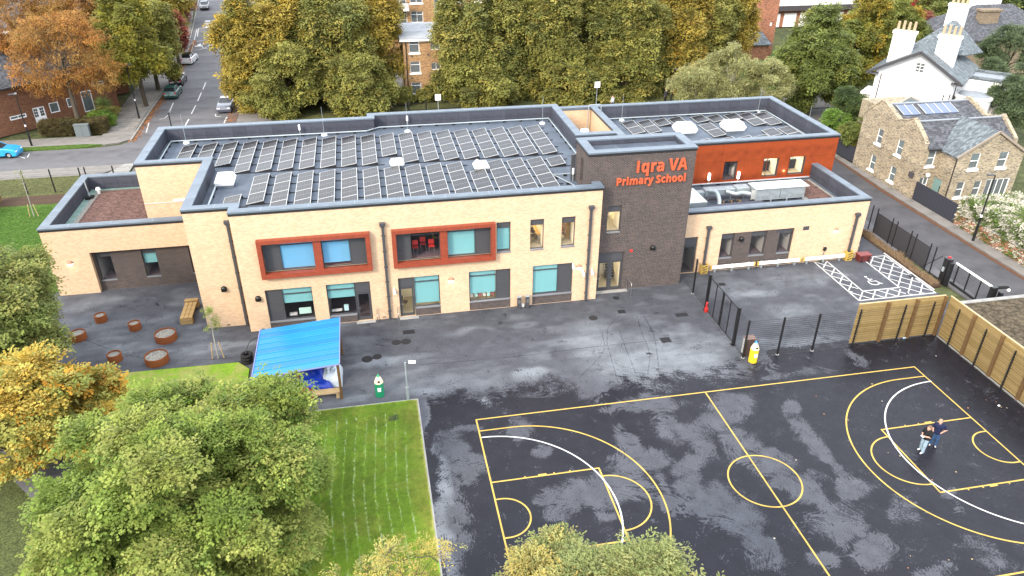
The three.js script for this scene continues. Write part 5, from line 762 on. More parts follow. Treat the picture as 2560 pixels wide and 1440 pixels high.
handrail([17.75, 0, -45.35], 'steel hoop handrail beside the glazed tower doors'); handrail([-.55, 0, -44.35], 'steel hoop handrail beside the dark classroom door'); handrail([.85, 0, -44.35], 'steel hoop handrail beside the lit classroom door'); handrail([37.9, 0, -48.2], 'steel hoop handrail at the corner of the wing');
{ const p = G(618, 905), t = thing('tyre_stack', 'stack of black tyres behind the blue shelter', 'tyres', [p.x, 0, p.z]); for (let k = 0; k < 3; k++) L(t, 'tyre', new THREE.TorusGeometry(.27, .11, 10, 24).rotateX(Math.PI / 2).translate(.03 * k, .11 + .22 * k, 0), M.rubber); L(t, 'hose', new THREE.TubeGeometry(new THREE.CatmullRomCurve3([V3(0, .6, 0), V3(.2, 1.0, -.6), V3(.6, 1.1, -1.0), V3(1.2, 1.0, -1.1)]), 20, .025, 6), M.black); }
// green roofed store beyond the timber fence
{ const t = thing('storage_shed', 'low shed with a weedy brown planted roof behind the timber fence', 'shed', [40.2, 0, -31]); W(t, 'wall', MG(bx(37.3, 0, -36, 43.6, 2.3, -24)), M.dark); W(t, 'roof_edge', slab(rect(37.1, -36.15, 43.8, -23.8), 2.3, 2.55, [rect(37.4, -35.85, 43.5, -24.1)]), M.concrete); W(t, 'planted_roof', slab(rect(37.4, -35.85, 43.5, -24.1), 2.3, 2.5), std([.17, .135, .09], 1, { map: rep(grainT(16, .75, 1), 2.5), bumpMap: rep(grainT(16, .5, 1), 1.5), bumpScale: .06 })); }
// litter and fallen leaves on the court
{ const lg = new THREE.CircleGeometry(.042, 5).rotateX(-Math.PI / 2); const mats = [std([.34, .26, .14], .9), std([.3, .14, .07], .9), std([.42, .38, .3], .9)]; const sp = [[1936, 1346], [2276, 1390], [2430, 1398], [2372, 1400], [2270, 1420], [2490, 1005], [2503, 1018], [2517, 1020], [2465, 1000], [2420, 1020], [2060, 1035], [2040, 990], [2205, 1003], [2220, 1132], [2390, 1180], [2330, 1200], [2250, 1140], [1990, 1150], [2120, 1050], [2300, 970], [2340, 890], [2180, 960], [2240, 860], [2310, 845]]; for (const [u, v] of sp) { const p = G(u, v, .004), t = thing('fallen_leaf', 'single dry leaf lying on the wet court', 'leaf', [p.x, .012, p.z], 'dry leaves scattered on the court'); const m = L(t, 'blade', lg, pick(mats)); m.rotation.set(rr(-.2, .2), rnd() * 6, rr(-.15, .15)); m.scale.setScalar(rr(.7, 1.3)); } }
{ const p = G(2263, 846), t = thing('plastic_bottle', 'pale blue plastic bottle lying at the foot of the timber fence', 'bottle', [p.x, .06, p.z]); L(t, 'bottle', new THREE.CapsuleGeometry(.06, .3, 4, 10).rotateZ(Math.PI / 2), std([.35, .5, .65], .2)); }
{ const p = G(2497, 1015), t = thing('litter_paper', 'crumpled white paper on the court edge', 'litter', [p.x, .03, p.z]); L(t, 'paper', new THREE.IcosahedronGeometry(.08, 1).scale(1, .5, .8), M.white); }
// ================================================================ PEOPLE
function nets(fn, mn, mx, h) {                       // surface nets on a distance field
  const n = [0, 1, 2].map(k => Math.ceil((mx[k] - mn[k]) / h) + 1), [nx, ny, nz] = n, f = new Float32Array(nx * ny * nz), id = (i, j, k) => i + nx * (j + ny * k);
  for (let k = 0; k < nz; k++) for (let j = 0; j < ny; j++) for (let i = 0; i < nx; i++) f[id(i, j, k)] = fn(mn[0] + i * h, mn[1] + j * h, mn[2] + k * h);
  const vi = new Int32Array(nx * ny * nz).fill(-1), pos = [], idx = [];
  for (let k = 0; k < nz - 1; k++) for (let j = 0; j < ny - 1; j++) for (let i = 0; i < nx - 1; i++) {
    let c = 0, sx = 0, sy = 0, sz = 0; const v = (a, b, d) => f[id(i + a, j + b, k + d)];
    for (const [a, b] of EDG) { const A = v(...a), B = v(...b); if ((A < 0) !== (B < 0)) { const t = A / (A - B); sx += a[0] + (b[0] - a[0]) * t; sy += a[1] + (b[1] - a[1]) * t; sz += a[2] + (b[2] - a[2]) * t; c++; } }
    if (c) { vi[id(i, j, k)] = pos.length / 3; pos.push(mn[0] + (i + sx / c) * h, mn[1] + (j + sy / c) * h, mn[2] + (k + sz / c) * h); }
  }
  for (let k = 1; k < nz - 1; k++) for (let j = 1; j < ny - 1; j++) for (let i = 1; i < nx - 1; i++) {
    const a = f[id(i, j, k)] < 0; const q = (b, p) => { if (p.some(t => t < 0)) return; if (a !== b) a ? idx.push(p[0], p[1], p[2], p[0], p[2], p[3]) : idx.push(p[0], p[2], p[1], p[0], p[3], p[2]); };
    q(f[id(i + 1, j, k)] < 0, [vi[id(i, j - 1, k - 1)], vi[id(i, j, k - 1)], vi[id(i, j, k)], vi[id(i, j - 1, k)]]);
    q(f[id(i, j + 1, k)] < 0, [vi[id(i - 1, j, k - 1)], vi[id(i - 1, j, k)], vi[id(i, j, k)], vi[id(i, j, k - 1)]]);
    q(f[id(i, j, k + 1)] < 0, [vi[id(i - 1, j - 1, k)], vi[id(i, j - 1, k)], vi[id(i, j, k)], vi[id(i - 1, j, k)]]);
  }
  const g = new THREE.BufferGeometry(); g.setAttribute('position', new THREE.Float32BufferAttribute(pos, 3)); g.setIndex(idx); g.computeVertexNormals(); return g;
}
const EDG = []; for (let a = 0; a < 8; a++) for (const b of [1, 2, 4]) if (!(a & b)) EDG.push([[a & 1, a >> 1 & 1, a >> 2 & 1], [(a | b) & 1, (a | b) >> 1 & 1, (a | b) >> 2 & 1]]);
const caps = (bones, k = .03, grow = 0) => (x, y, z) => {        // tapered capsules joined smoothly; bone: [a, b, ra, rb, flatten z]
  let d = 9; for (const [a, b, ra, rb] of bones) { const bax = b[0] - a[0], bay = b[1] - a[1], baz = b[2] - a[2], px = x - a[0], py = y - a[1], pz = z - a[2], t = cl((px * bax + py * bay + pz * baz) / (bax * bax + bay * bay + baz * baz + 1e-9)); const e = Math.hypot(px - bax * t, py - bay * t, pz - baz * t) - (ra + (rb - ra) * t) - grow; const hh = cl(.5 + .5 * (d - e) / k); d = d * (1 - hh) + e * hh - k * hh * (1 - hh); } return d;
};
function bounds(bones, m) { const mn = [9, 9, 9], mx = [-9, -9, -9]; for (const [a, b, ra, rb] of bones) for (const [p, r] of [[a, ra], [b, rb]]) for (let k = 0; k < 3; k++) { mn[k] = Math.min(mn[k], p[k] - r - m); mx[k] = Math.max(mx[k], p[k] + r + m); } return [mn, mx]; }
const lerp3 = (a, b, t) => a.map((q, i) => q + (b[i] - q) * t);
function makePerson(label, pos, turn, o) {           // faces +z before turning; left side is +x
  const t = thing('person', label, 'person', pos, null, turn), S = o.scale ?? 1;
  const hip = [[-.095, .93, 0], [.095, .93, 0]], knee = o.knee ?? [[-.11, .5, .03], [.11, .5, .02]], ank = o.ank ?? [[-.12, .09, -.02], [.12, .09, -.02]], sh = [[-.185, 1.42, -.01], [.185, 1.42, -.01]], el = o.el, wr = o.wr, hd = o.head ?? [0, 1.63, .03];
  const torso = [[[0, .95, 0], [0, 1.12, .01], .15, .135], [[0, 1.12, .01], [0, 1.32, .0], .135, .15], [[-.08, 1.32, 0], [.08, 1.32, 0], .135, .135], [[-.15, 1.4, -.01], [.15, 1.4, -.01], .075, .075], [hip[0], hip[1], .125, .125]];
  if (o.belly) torso.push([[0, 1.08, .05], [0, 1.2, .05], .15, .14]);
  const legs = [0, 1].flatMap(i => [[hip[i], knee[i], .095, .065], [knee[i], ank[i], .062, .045]]), arms = [0, 1].flatMap(i => [[sh[i], el[i], .062, .048], [el[i], wr[i], .046, .034]]);
  const neck = [[[0, 1.42, -.01], [0, 1.54, .01], .065, .058]], head = [[[hd[0], hd[1] + .035, hd[2] - .03], [hd[0], hd[1] + .05, hd[2] - .005], .095, .092], [[hd[0], hd[1] - .02, hd[2] + .02], [hd[0], hd[1] - .09, hd[2] + .04], .078, .045], [[hd[0], hd[1] + .015, hd[2] + .085], [hd[0], hd[1] - .025, hd[2] + .105], .014, .02], [[hd[0] - .085, hd[1] - .01, hd[2] - .01], [hd[0] - .085, hd[1] + .03, hd[2] - .02], .018, .02], [[hd[0] + .085, hd[1] - .01, hd[2] - .01], [hd[0] + .085, hd[1] + .03, hd[2] - .02], .018, .02]];
  const skin = std(o.skin ?? [.45, .26, .19], .6), all = [...torso, ...legs, ...arms, ...neck, ...head];
  const hands = []; for (const i of [0, 1]) {        // palm, four curled fingers, thumb from the side of the palm
    const d = wr[i].map((q, k) => q - el[i][k]), l = Math.hypot(...d), u = d.map(q => q / l), s = V3(...u).cross(V3(0, 0, 1)); if (s.lengthSq() < .05) s.set(1, 0, 0); s.normalize(); const nrm = V3(...u).cross(s), P = (a, b, c) => [0, 1, 2].map(k => wr[i][k] + u[k] * a + s.getComponent(k) * b + nrm.getComponent(k) * c);
    hands.push([wr[i], P(.045, 0, 0), .03, .033], [P(.05, -.022, 0), P(.05, .022, 0), .022, .022]);
    for (let k = 0; k < 4; k++) { const b = -.03 + .02 * k, ln = [.036, .042, .04, .031][k]; hands.push([P(.075, b, 0), P(.075 + ln, b, .012), .0095, .009], [P(.075 + ln, b, .012), P(.078 + ln * 1.35, b, .045), .009, .008]); }
    hands.push([P(.03, .034, .01), P(.065, .056, .024), .011, .01], [P(.065, .056, .024), P(.092, .052, .04), .01, .0085]);
  }
  const bb = bounds(all, .04), geo = [nets(caps(all, .035), ...bb, .02)];
  for (const half of [hands.slice(0, hands.length / 2), hands.slice(hands.length / 2)]) geo.push(nets(caps(half, .006), ...bounds(half, .012), .0045));
  geo.push(nets(caps([...head, ...neck], .018), ...bounds([...head, ...neck], .02), .009));
  const fin = g => { g = g.toNonIndexed(); g.setAttribute('uv', new THREE.Float32BufferAttribute(new Float32Array(g.attributes.position.count * 2), 2)); return g; };
  L(t, 'body', mergeGeometries(geo.map(fin)).scale(S, S, S), skin);
  const cloth = (name, bones, grow, mat, k = .04) => L(t, name, nets(caps(bones, k, grow), ...bounds(bones, grow + .05), .017).scale(S, S, S), mat);
  const cut = o.sleeve ?? .85; cloth('shirt', [...torso, ...[0, 1].map(i => [sh[i], lerp3(sh[i], el[i], cut), .064, .06]), ...(o.long ? [0, 1].map(i => [el[i], lerp3(el[i], wr[i], .9), .055, .045]) : [])], .016, std(o.shirt, .85));
  cloth('trousers', [[hip[0], hip[1], .118, .118], [[-.04, .99, 0], [.04, .99, 0], .11, .11], ...[0, 1].flatMap(i => [[hip[i], knee[i], .1, .078], [knee[i], [ank[i][0], ank[i][1] - .02, ank[i][2]], .076, .066]])], .016, std(o.trousers, .85, { map: rep(fineT, .3) }));
  cloth('shoes', [0, 1].map(i => [[ank[i][0], .04, ank[i][2] - .04], [ank[i][0] * 1.15, .035, ank[i][2] + .15], .042, .038]), .004, std(o.shoes, .6), .01);
  const hb = [[[hd[0], hd[1] + .06, hd[2] - .035], [hd[0], hd[1] + .065, hd[2] + .0], .096, .088], [[hd[0], hd[1] - .0, hd[2] - .06], [hd[0], hd[1] + .04, hd[2] - .05], .07, .08]]; L(t, 'hair', nets((x, y, z) => Math.max(caps(hb, .02, .006)(x, y, z), (hd[1] + .045 - y) * .5 + (z - hd[2] - .03) * .8 - .01), ...bounds(hb, .03), .011).scale(S, S, S), std(o.hair, .9));
  for (const s of [-1, 1]) L(t, 'eye', new THREE.SphereGeometry(.012 * S, 8, 6).translate((hd[0] + s * .034) * S, (hd[1] + .02) * S, (hd[2] + .082) * S), M.black);
  return t;
}
const pA = G(2304, 1127), pB = G(2331, 1113);
makePerson('person in black t-shirt and pale blue jeans holding a white controller', [pA.x, 0, pA.z], -1.35, { el: [[-.24, 1.14, .06], [.24, 1.14, .06]], wr: [[-.1, 1.16, .27], [.1, 1.16, .27]], head: [.01, 1.61, .06], ank: [[-.12, .09, -.04], [.13, .09, .12]], knee: [[-.11, .5, .0], [.12, .5, .09]], shirt: [.012, .012, .013], trousers: [.38, .52, .62], shoes: [.7, .72, .74], hair: [.14, .09, .06], belly: true });
{ const t = thing('controller', 'small white handheld controller gripped by the person in black', 'controller', [pA.x, 0, pA.z], null, -1.35); L(t, 'body', rbx(-.09, 1.13, .32, .09, 1.17, .42, .015), M.white); }
makePerson('person in navy polo shirt and mid blue jeans with one hand on the hip', [pB.x, 0, pB.z], -.75, { el: [[-.25, 1.13, .02], [.36, 1.16, -.06]], wr: [[-.2, .92, .12], [.19, 1.0, .08]], head: [-.02, 1.62, .05], shirt: [.012, .016, .045], trousers: [.05, .11, .24], shoes: [.35, .35, .36], hair: [.25, .19, .14], scale: 1.03, sleeve: .75 });
makePerson('person in a grey hooded top walking past behind the roof parapet', [30.8, .03, -90.4], -1.2, { el: [[-.23, 1.15, .04], [.25, 1.16, .1]], wr: [[-.2, .95, .2], [.2, 1.0, .3]], ank: [[-.11, .1, -.2], [.11, .09, .22]], knee: [[-.1, .5, .0], [.1, .52, .16]], shirt: [.35, .38, .4], trousers: [.04, .045, .06], shoes: [.2, .2, .2], hair: [.06, .04, .03], long: true });
makePerson('person in dark clothes standing on the path under the trees', [38.6, .03, -92.2], .6, { el: [[-.23, 1.15, -.02], [.23, 1.15, -.02]], wr: [[-.22, .92, .06], [.22, .92, .06]], shirt: [.03, .032, .04], trousers: [.03, .03, .035], shoes: [.05, .05, .05], hair: [.05, .03, .02], long: true });
// ================================================================ CARS
function makeCar(label, pos, turn, rgb, o = {}) {    // nose towards +z
  const t = thing('parked_car', label, 'car', pos, 'cars parked along the kerbs', turn), Ln = o.len ?? 4.0, a = Ln / 2, hgt = o.h ?? 1.48, sal = o.saloon, pm = phys(rgb, { roughness: .35, clearcoat: 1, clearcoatRoughness: .05, metalness: .2 });
  const s = new THREE.Shape(), wz = [-a + .72, a - .78], R = .36; s.moveTo(-a + .03, .32); s.lineTo(-a, .55); s.lineTo(-a + .04, .78); s.lineTo(-a + .1, sal ? .95 : .98); s.lineTo(sal ? -a + .75 : -a + .25, 1.0); s.lineTo(a - 1.25, .98); s.quadraticCurveTo(a - .3, .92, a - .1, .74); s.lineTo(a, .52); s.lineTo(a - .05, .26); s.lineTo(wz[1] + R, .24); s.absarc(wz[1], .31, R, 0, Math.PI, false); s.lineTo(wz[0] + R, .22); s.absarc(wz[0], .31, R, 0, Math.PI, false); s.lineTo(-a + .03, .32);
  const bodyG = new THREE.ExtrudeGeometry(s, { depth: 1.52, bevelEnabled: true, bevelThickness: .11, bevelSize: .06, bevelSegments: 3, curveSegments: 10 }); bodyG.translate(0, 0, -.76).rotateY(-Math.PI / 2); L(t, 'body', bodyG, pm);
  const c = new THREE.Shape(), cb = sal ? -a + .95 : -a + .2, cf = a - 1.2; c.moveTo(cb, .95); c.lineTo(cb + (sal ? .65 : .3), hgt - .07); c.quadraticCurveTo((cb + cf) / 2 - .1, hgt + .06, cf - .85, hgt - .06); c.lineTo(cf, .95);
  const tap = g => { const p = g.attributes.position; for (let i = 0; i < p.count; i++) p.setX(i, p.getX(i) * (1 - .2 * cl((p.getY(i) - .92) / .55))); g.computeVertexNormals(); return g; };
  const cg = new THREE.ExtrudeGeometry(c, { depth: 1.4, bevelEnabled: true, bevelThickness: .05, bevelSize: .03, bevelSegments: 2 }); cg.translate(0, 0, -.7).rotateY(-Math.PI / 2); L(t, 'windows', tap(cg), M.carglass);
  const zr0 = cb + (sal ? .62 : .26), zr1 = cf - .8, rg = new RoundedBoxGeometry(1.3, .07, zr1 - zr0, 3, .03).translate(0, hgt - .0, (zr0 + zr1) / 2); L(t, 'roof', rg, o.roof ?? pm);
  for (const sx of [-1, 1]) { L(t, 'pillar', MG(beam([sx * .62, hgt - .02, zr0 + .05], [sx * .735, .95, cb + .06], .07, .1), beam([sx * .62, hgt - .03, (zr0 + zr1) / 2 - .15], [sx * .75, .95, (cb + cf) / 2 - .2], .03, .09), beam([sx * .62, hgt - .03, zr1], [sx * .735, .95, cf - .02], .06, .07)), pm); L(t, 'mirror', rbx(sx * .82 - .09, .95, cf - .45, sx * .82 + .09, 1.07, cf - .33, .03), pm); L(t, 'headlight', rbx(sx * .6 - .17, .6, a - .16, sx * .6 + .17, .74, a + .02, .04), std([.7, .72, .75], .1)); L(t, 'tail_light', rbx(sx * .66 - .1, .62, -a - .03, sx * .66 + .1, .95, -a + .12, .03), std([.45, .015, .015], .2)); L(t, 'door_line', MG(bx(sx * .872, .4, -.25, sx * .878, .95, -.235), bx(sx * .872, .4, .8, sx * .878, .95, .815), bx(sx * .872, .78, .0, sx * .895, .81, .16)), M.black); }
  for (const z of wz) for (const sx of [-1, 1]) { const w = L(t, 'wheel', new THREE.TorusGeometry(.24, .08, 10, 24).rotateY(Math.PI / 2).scale(1.3, 1, 1), M.rubber, [sx * .74, .32, z]); L(w, 'rim', MG(new THREE.CylinderGeometry(.2, .2, .1, 18).rotateZ(Math.PI / 2), ...[0, 1, 2, 3, 4].map(k => bx(-.06 , -.02, 0, .06, .02, .19).rotateX(k * 1.2566))), std([.45, .46, .48], .35, { metalness: .6 })); }
  L(t, 'underbody', bx(-.7, .2, -a + .15, .7, .5, a - .15), M.black);
  L(t, 'number_plate', rbx(-.26, .55, -a - .03, .26, .67, -a + .02, .01), std([.75, .55, .03], .5)); L(t, 'number_plate', rbx(-.26, .38, a - .02, .26, .5, a + .03, .01), M.white); L(t, 'grille', rbx(-.42, .42, a - .06, .42, .62, a + .012, .02), M.black);
  return t;
}
const RY = -.079;
makeCar('bright blue hatchback parked beside the grass verge', [-38.7, RY, -85.3], Math.PI / 2 - .06, [.02, .32, .62], { h: 1.46, len: 3.9 });
makeCar('dark green hatchback parked nearest the street corner', [-25.2, RY, -106.7], Math.PI, [.012, .07, .06], { len: 3.9 });
makeCar('black hatchback parked between the green and white cars', [-25.7, RY, -113.2], Math.PI, [.014, .013, .015], { h: 1.55, len: 3.9 });
makeCar('white hatchback parked under the dark red leaved tree', [-26.4, RY, -126.3], Math.PI - .06, [.78, .78, .78], { len: 4.1, roof: M.carglass });
makeCar('silver saloon parked facing down the street under the big tree', [-17.45, RY, -99.4], -.02, [.07, .075, .10], { saloon: true, len: 4.6, h: 1.42 });
makeCar('black saloon parked far up the street', [-31.5, RY, -175.4], .12, [.015, .012, .012], { saloon: true, len: 4.5 });
// ================================================================ STREET FURNITURE
function streetLamp(x, z, h, label, arm = [.9, 0]) { const t = thing('street_lamp', label, 'street lamp', [x, 0, z], 'black street lamps'); L(t, 'base', cyl(0, 0, 0, .11, 1.5, .1), M.blacksteel); L(t, 'pole', cyl(0, 1.5, 0, .07, h - 1.5, .05, 10), M.blacksteel); L(t, 'arm', bar([0, h - .05, 0], [arm[0] * .5, h + .05, arm[1] * .5], .035), M.blacksteel); L(t, 'lantern', rbx(-.28, h, -.12, .28, h + .12, .12, .04).rotateY(Math.atan2(-arm[1], arm[0])).translate(arm[0] * .7, 0, arm[1] * .7), M.frame); L(t, 'number_band', cyl(0, 2.2, 0, .085, .22, .085, 10), M.white); }
streetLamp(-36.55, -88.0, 5.7, 'black street lamp on the narrow verge beside the blue car', [-.5, .2]); streetLamp(-27.3, -96.5, 6.5, 'black street lamp on the slab pavement at the corner', [.5, .3]); streetLamp(-19.65, -79.5, 5.4, 'black street lamp rising behind the parapet of the notched roof corner', [.3, .3]); streetLamp(49.2, -48.4, 5.9, 'tall black street lamp against the flowering hedge', [-.7, 0]); streetLamp(-28.4, -118, 5.5, 'black street lamp among the parked cars', [.5, .2]); streetLamp(9.6, -97.2, 5.0, 'black lamp column in front of the yellow brick flats', [.3, .1]); streetLamp(39.6, -92.6, 4.2, 'black lamp column beside the path under the trees', [.3, .2]);
for (const [x, z, h] of [[8.6, -90.6, 2.6], [28.5, -90.0, 3.4]]) { const t = thing('street_sign', 'plain white square sign on a thin post behind the parapet', 'sign', [x, .03, z], 'white street signs'); L(t, 'post', cyl(0, 0, 0, .04, h), M.galv); L(t, 'plate', rbx(-.35, h - .45, .04, .35, h + .3, .07, .01), M.white); }
{ const t = thing('utility_cabinet', 'grey green street cabinet in front of the clipped hedge', 'cabinet', [-31.9, .03, -90.5]); L(t, 'casing', rbx(-.75, 0, -.25, .75, 1.35, .25, .03), std([.12, .14, .145], .6)); L(t, 'door_gap', bx(-.01, .05, .25, .01, 1.3, .256), M.black); L(t, 'lid', rbx(-.8, 1.35, -.3, .8, 1.42, .3, .02), std([.14, .16, .165], .6)); }
{ const t = thing('iron_railing', 'black iron railing with gate by the path to the flats', 'railing', [6, .02, -94]); const p = []; for (let x = 2.5; x < 14; x += .16) p.push(bar([x, .02, -94], [x, 1.15, -94], .014, .014, 4)); W(t, 'bars', MG(p), M.blacksteel); W(t, 'rails', MG(bx(2.5, .95, -94.02, 14, .99, -93.98), bx(2.5, .15, -94.02, 14, .19, -93.98)), M.blacksteel); for (const x of [3.0, 5.2, 7.4]) W(t, 'gate_post', rbx(x - .08, 0, -94.08, x + .08, 1.4, -93.92, .01), M.blacksteel); }
for (const [u, v, l] of [[993, 252, 'white post on the path beside the yellow brick flats'], [2109, 240, 'white carved gate post by the white house']]) { const p = G(u, v), t = thing('white_post', l, 'post', [p.x, .03, p.z]); L(t, 'post', MG(cyl(0, 0, 0, .14, 1.3, .12), new THREE.SphereGeometry(.17, 12, 8).translate(0, 1.42, 0)), M.white); }
{ const t = thing('metal_handrail', 'brown metal handrail at the ramp beside the brown building', 'handrail', [-30.2, 0, -98]); const A = V3(-30.4, 0, -95.2), B = V3(-30.1, 0, -101.5); for (const y of [.45, .95]) W(t, 'rail', bar([A.x, y, A.z], [B.x, y + .2, B.z], .03), M.woodpost); for (let k = 0; k <= 4; k++) { const p = A.clone().lerp(B, k / 4); W(t, 'upright', bar([p.x, 0, p.z], [p.x, .95 + .05 * k, p.z], .03), M.woodpost); } }
// ================================================================ NEIGHBOURING BUILDINGS
M.pane = phys([.55, .6, .62], { transmission: .85, thickness: 0, roughness: .03 });
M.curtain = std([.42, .55, .53], .9);
// sash window in a wall facing +z (axis 'z') or -x (axis 'x'); r = [a0, y0, a1, y1] along the wall, p = wall plane
function sash(root, axis, r, p, o = {}) {
  const [a0, y0, a1, y1] = r, w = sub(root, 'window', axis === 'z' ? [(a0 + a1) / 2, y0, p] : [p, y0, (a0 + a1) / 2]);
  const B = (u0, v0, d0, u1, v1, d1) => axis === 'z' ? bx(u0, v0, p - d1, u1, v1, p - d0) : bx(p + d0, v0, u0, p + d1, v1, u1);   // d = depth behind the wall face
  const lo = Math.min(a0, a1), hi = Math.max(a0, a1), f = o.f ?? .07, d = o.deep ?? .08, fr = [B(lo, y1 - f, d, hi, y1, d + .07), B(lo, y0, d, hi, y0 + f, d + .07), B(lo, y0 + f, d, lo + f, y1 - f, d + .07), B(hi - f, y0 + f, d, hi, y1 - f, d + .07)];
  const nx = o.nx ?? 1, ny = o.ny ?? 2; for (let k = 1; k < nx; k++) { const q = lo + (hi - lo) * k / nx; fr.push(B(q - .025, y0 + f, d + .01, q + .025, y1 - f, d + .06)); } for (let k = 1; k < ny; k++) { const q = y0 + (y1 - y0) * (o.trans ?? k / ny); fr.push(B(lo + f, q - .03, d + .005, hi - f, q + .03, d + .065)); }
  W(w, 'frame', MG(fr), o.mat ?? M.white); W(w, 'pane', B(lo + f * .8, y0 + f * .8, d + .03, hi - f * .8, y1 - f * .8, d + .036), M.pane);
  W(w, 'interior', MG(B(lo - .05, y0 - .05, 1.6, hi + .05, y1 + .05, 1.65), B(lo - .05, y0 - .05, .36, lo, y1 + .05, 1.6), B(hi, y0 - .05, .36, hi + .05, y1 + .05, 1.6), B(lo, y0 - .05, .36, hi, y0, 1.6), B(lo, y1, .36, hi, y1 + .05, 1.6)), o.inside ?? M.roomwall); if (o.curtain) W(w, 'curtain', B(lo + .04, y0 + (y1 - y0) * (1 - o.curtain), d + .1, hi - .04, y1 - .04, d + .12), M.curtain);
  if (o.sill !== false) W(w, 'sill', B(lo - .12, y0 - .2, -.09, hi + .12, y0, d), o.sillMat ?? M.white);
}
{ // stone coloured brick house by the side street
  const t = thing('brick_house', 'pale stock brick house with double gable, slate roofs and solar panels', 'house', [54, 0, -60]);
  const WX = 49.75, wz = [[2199, 341], [2249, 369], [2181, 406], [2230, 435]].map(p => PX(...p, WX)).map((p, i) => [p.z - .42, p.y - .75, p.z + .42, p.y + .75]);
  W(t, 'wall', polyX([[-57.45, 0], [-57.45, 5.35], [-57.8, 5.75], [-59.75, 7.05], [-60.3, 6.75], [-61.7, 6.35], [-64.2, 7.35], [-64.7, 7.35], [-66.9, 5.5], [-66.9, 0]], WX, .35, wz), M.stock, 'west gable wall with weathered bricks');
  for (const [i, r] of wz.entries()) sash(t, 'x', r, WX, { curtain: i ? .9 : 0 });
  const sw = [[2350, 394], [2323, 461]].map(p => PZ(...p, -57.45)).map((p, i) => i ? [50.25, p.y - .75, 51.15, p.y + .75] : [50.4, p.y - .75, 51.2, Math.min(4.8, p.y + .75)]);
  W(t, 'wall', wallZ(WX + .352, 0, 51.9, 5.0, -57.45, .35, sw), M.stock); sash(t, 'z', sw[0], -57.45, { curtain: .9 }); sash(t, 'z', sw[1], -57.45, { nx: 2 });
  const gz = -55.2, gx0 = 51.55, gx1 = 58.4, ax = 54.9, gw = [[2437, 403], [2507, 399], [2399, 474], [2441, 471]].map(p => PZ(...p, gz)).map((p, i) => [p.x - (i < 2 ? .48 : .4), p.y - .75, p.x + (i < 2 ? .48 : .4), p.y + .75]); const dq = PZ(2490, 468, gz), dr = [dq.x - 1.25, .05, dq.x + 1.25, dq.y + .85];
  W(t, 'wall', polyZ([[gx0, 0], [gx1, 0], [gx1, 4.95], [ax, 7.0], [gx0, 4.95]], gz, .35, [...gw, dr]), M.stock, 'south gable wall with four sash windows');
  for (const [i, r] of gw.entries()) sash(t, 'z', r, gz, { curtain: i === 0 ? .6 : i === 1 ? .3 : 0 }); sash(t, 'z', dr, gz, { nx: 4, ny: 1, f: .1, sill: false });
  const side = [[-57.3, .05, -56.2, 2.2]]; W(t, 'wall', polyX([[gz - .352, 0], [-57.45, 0], [-57.45, 4.95], [gz - .352, 4.95]], gx0, .3, side), M.stock);
  W(t, 'door', bx(gx0 + .08, .05, -57.3, gx0 + .14, 2.2, -56.2), std([.16, .26, .25], .5)); W(t, 'door_handle', bx(gx0 + .03, .9, -56.35, gx0 + .08, 1.6, -56.31), M.black);
  W(t, 'wall', MG(bx(58.05, 0, -66.9, 58.4, 4.9, -55.56), bx(WX + .352, 0, -66.9, 58.04, 5.2, -66.55)), M.stock);
  W(t, 'wall', polyX([[-57.45, 4.9], [-57.45, 5.35], [-59.75, 7.05], [-60.3, 6.75], [-61.7, 6.35], [-64.2, 7.35], [-64.7, 7.35], [-66.9, 5.5], [-66.9, 4.9]], 59.2, .35), M.stock); W(t, 'wall', bx(58.41, 0, -66.9, 59.54, 4.89, -57.45), M.stock);
  const X0 = WX + .33, X1 = 59.22; const rf = (name, ...a) => W(t, name, solidRoof(...a, .12), M.slate);
  rf('roof_slope', [X0, 5.0, -57.2], [X1, 5.0, -57.2], [X1, 6.72, -59.8], [X0, 6.72, -59.8]); rf('roof_slope', [X0, 6.72, -59.82], [X1, 6.72, -59.82], [X1, 6.05, -61.0], [X0, 6.05, -61.0]); rf('roof_slope', [X0, 6.05, -61.6], [X1, 6.05, -61.6], [X1, 7.05, -64.4], [X0, 7.05, -64.4]); rf('roof_slope', [X0, 7.05, -64.42], [X1, 7.05, -64.42], [X1, 5.2, -67.1], [X0, 5.2, -67.1]);
  W(t, 'valley_gutter', bx(X0, 5.95, -61.6, X1, 6.06, -61.0), M.lead); W(t, 'ridge', MG(bar([X0, 6.76, -59.8], [X1, 6.76, -59.8], .1), bar([X0, 7.08, -64.4], [X1, 7.08, -64.4], .1)), M.lead);
  W(t, 'coping', MG(...[[[-57.45, 5.37], [-57.8, 5.78]], [[-57.8, 5.78], [-59.75, 7.1]], [[-59.75, 7.1], [-60.3, 6.8]], [[-60.3, 6.8], [-61.7, 6.4]], [[-61.7, 6.4], [-64.2, 7.4]], [[-64.2, 7.4], [-64.7, 7.4]], [[-64.7, 7.4], [-66.9, 5.52]]].map(([a, b]) => beam([WX + .17, a[1], a[0]], [WX + .17, b[1], b[0]], .46, .09))), M.stock);
  for (const s of [-1, 1]) W(t, 'roof_slope', solidRoof(...(s < 0 ? [[gx0 - .25, 4.85, gz + .15], [ax, 7.08, gz + .15], [ax, 7.08, -59.9], [gx0 - .25, 4.85, -57.5]] : [[ax, 7.08, gz + .15], [gx1 + .25, 4.85, gz + .15], [gx1 + .25, 4.85, -57.5], [ax, 7.08, -59.9]]), .12), M.slateG);
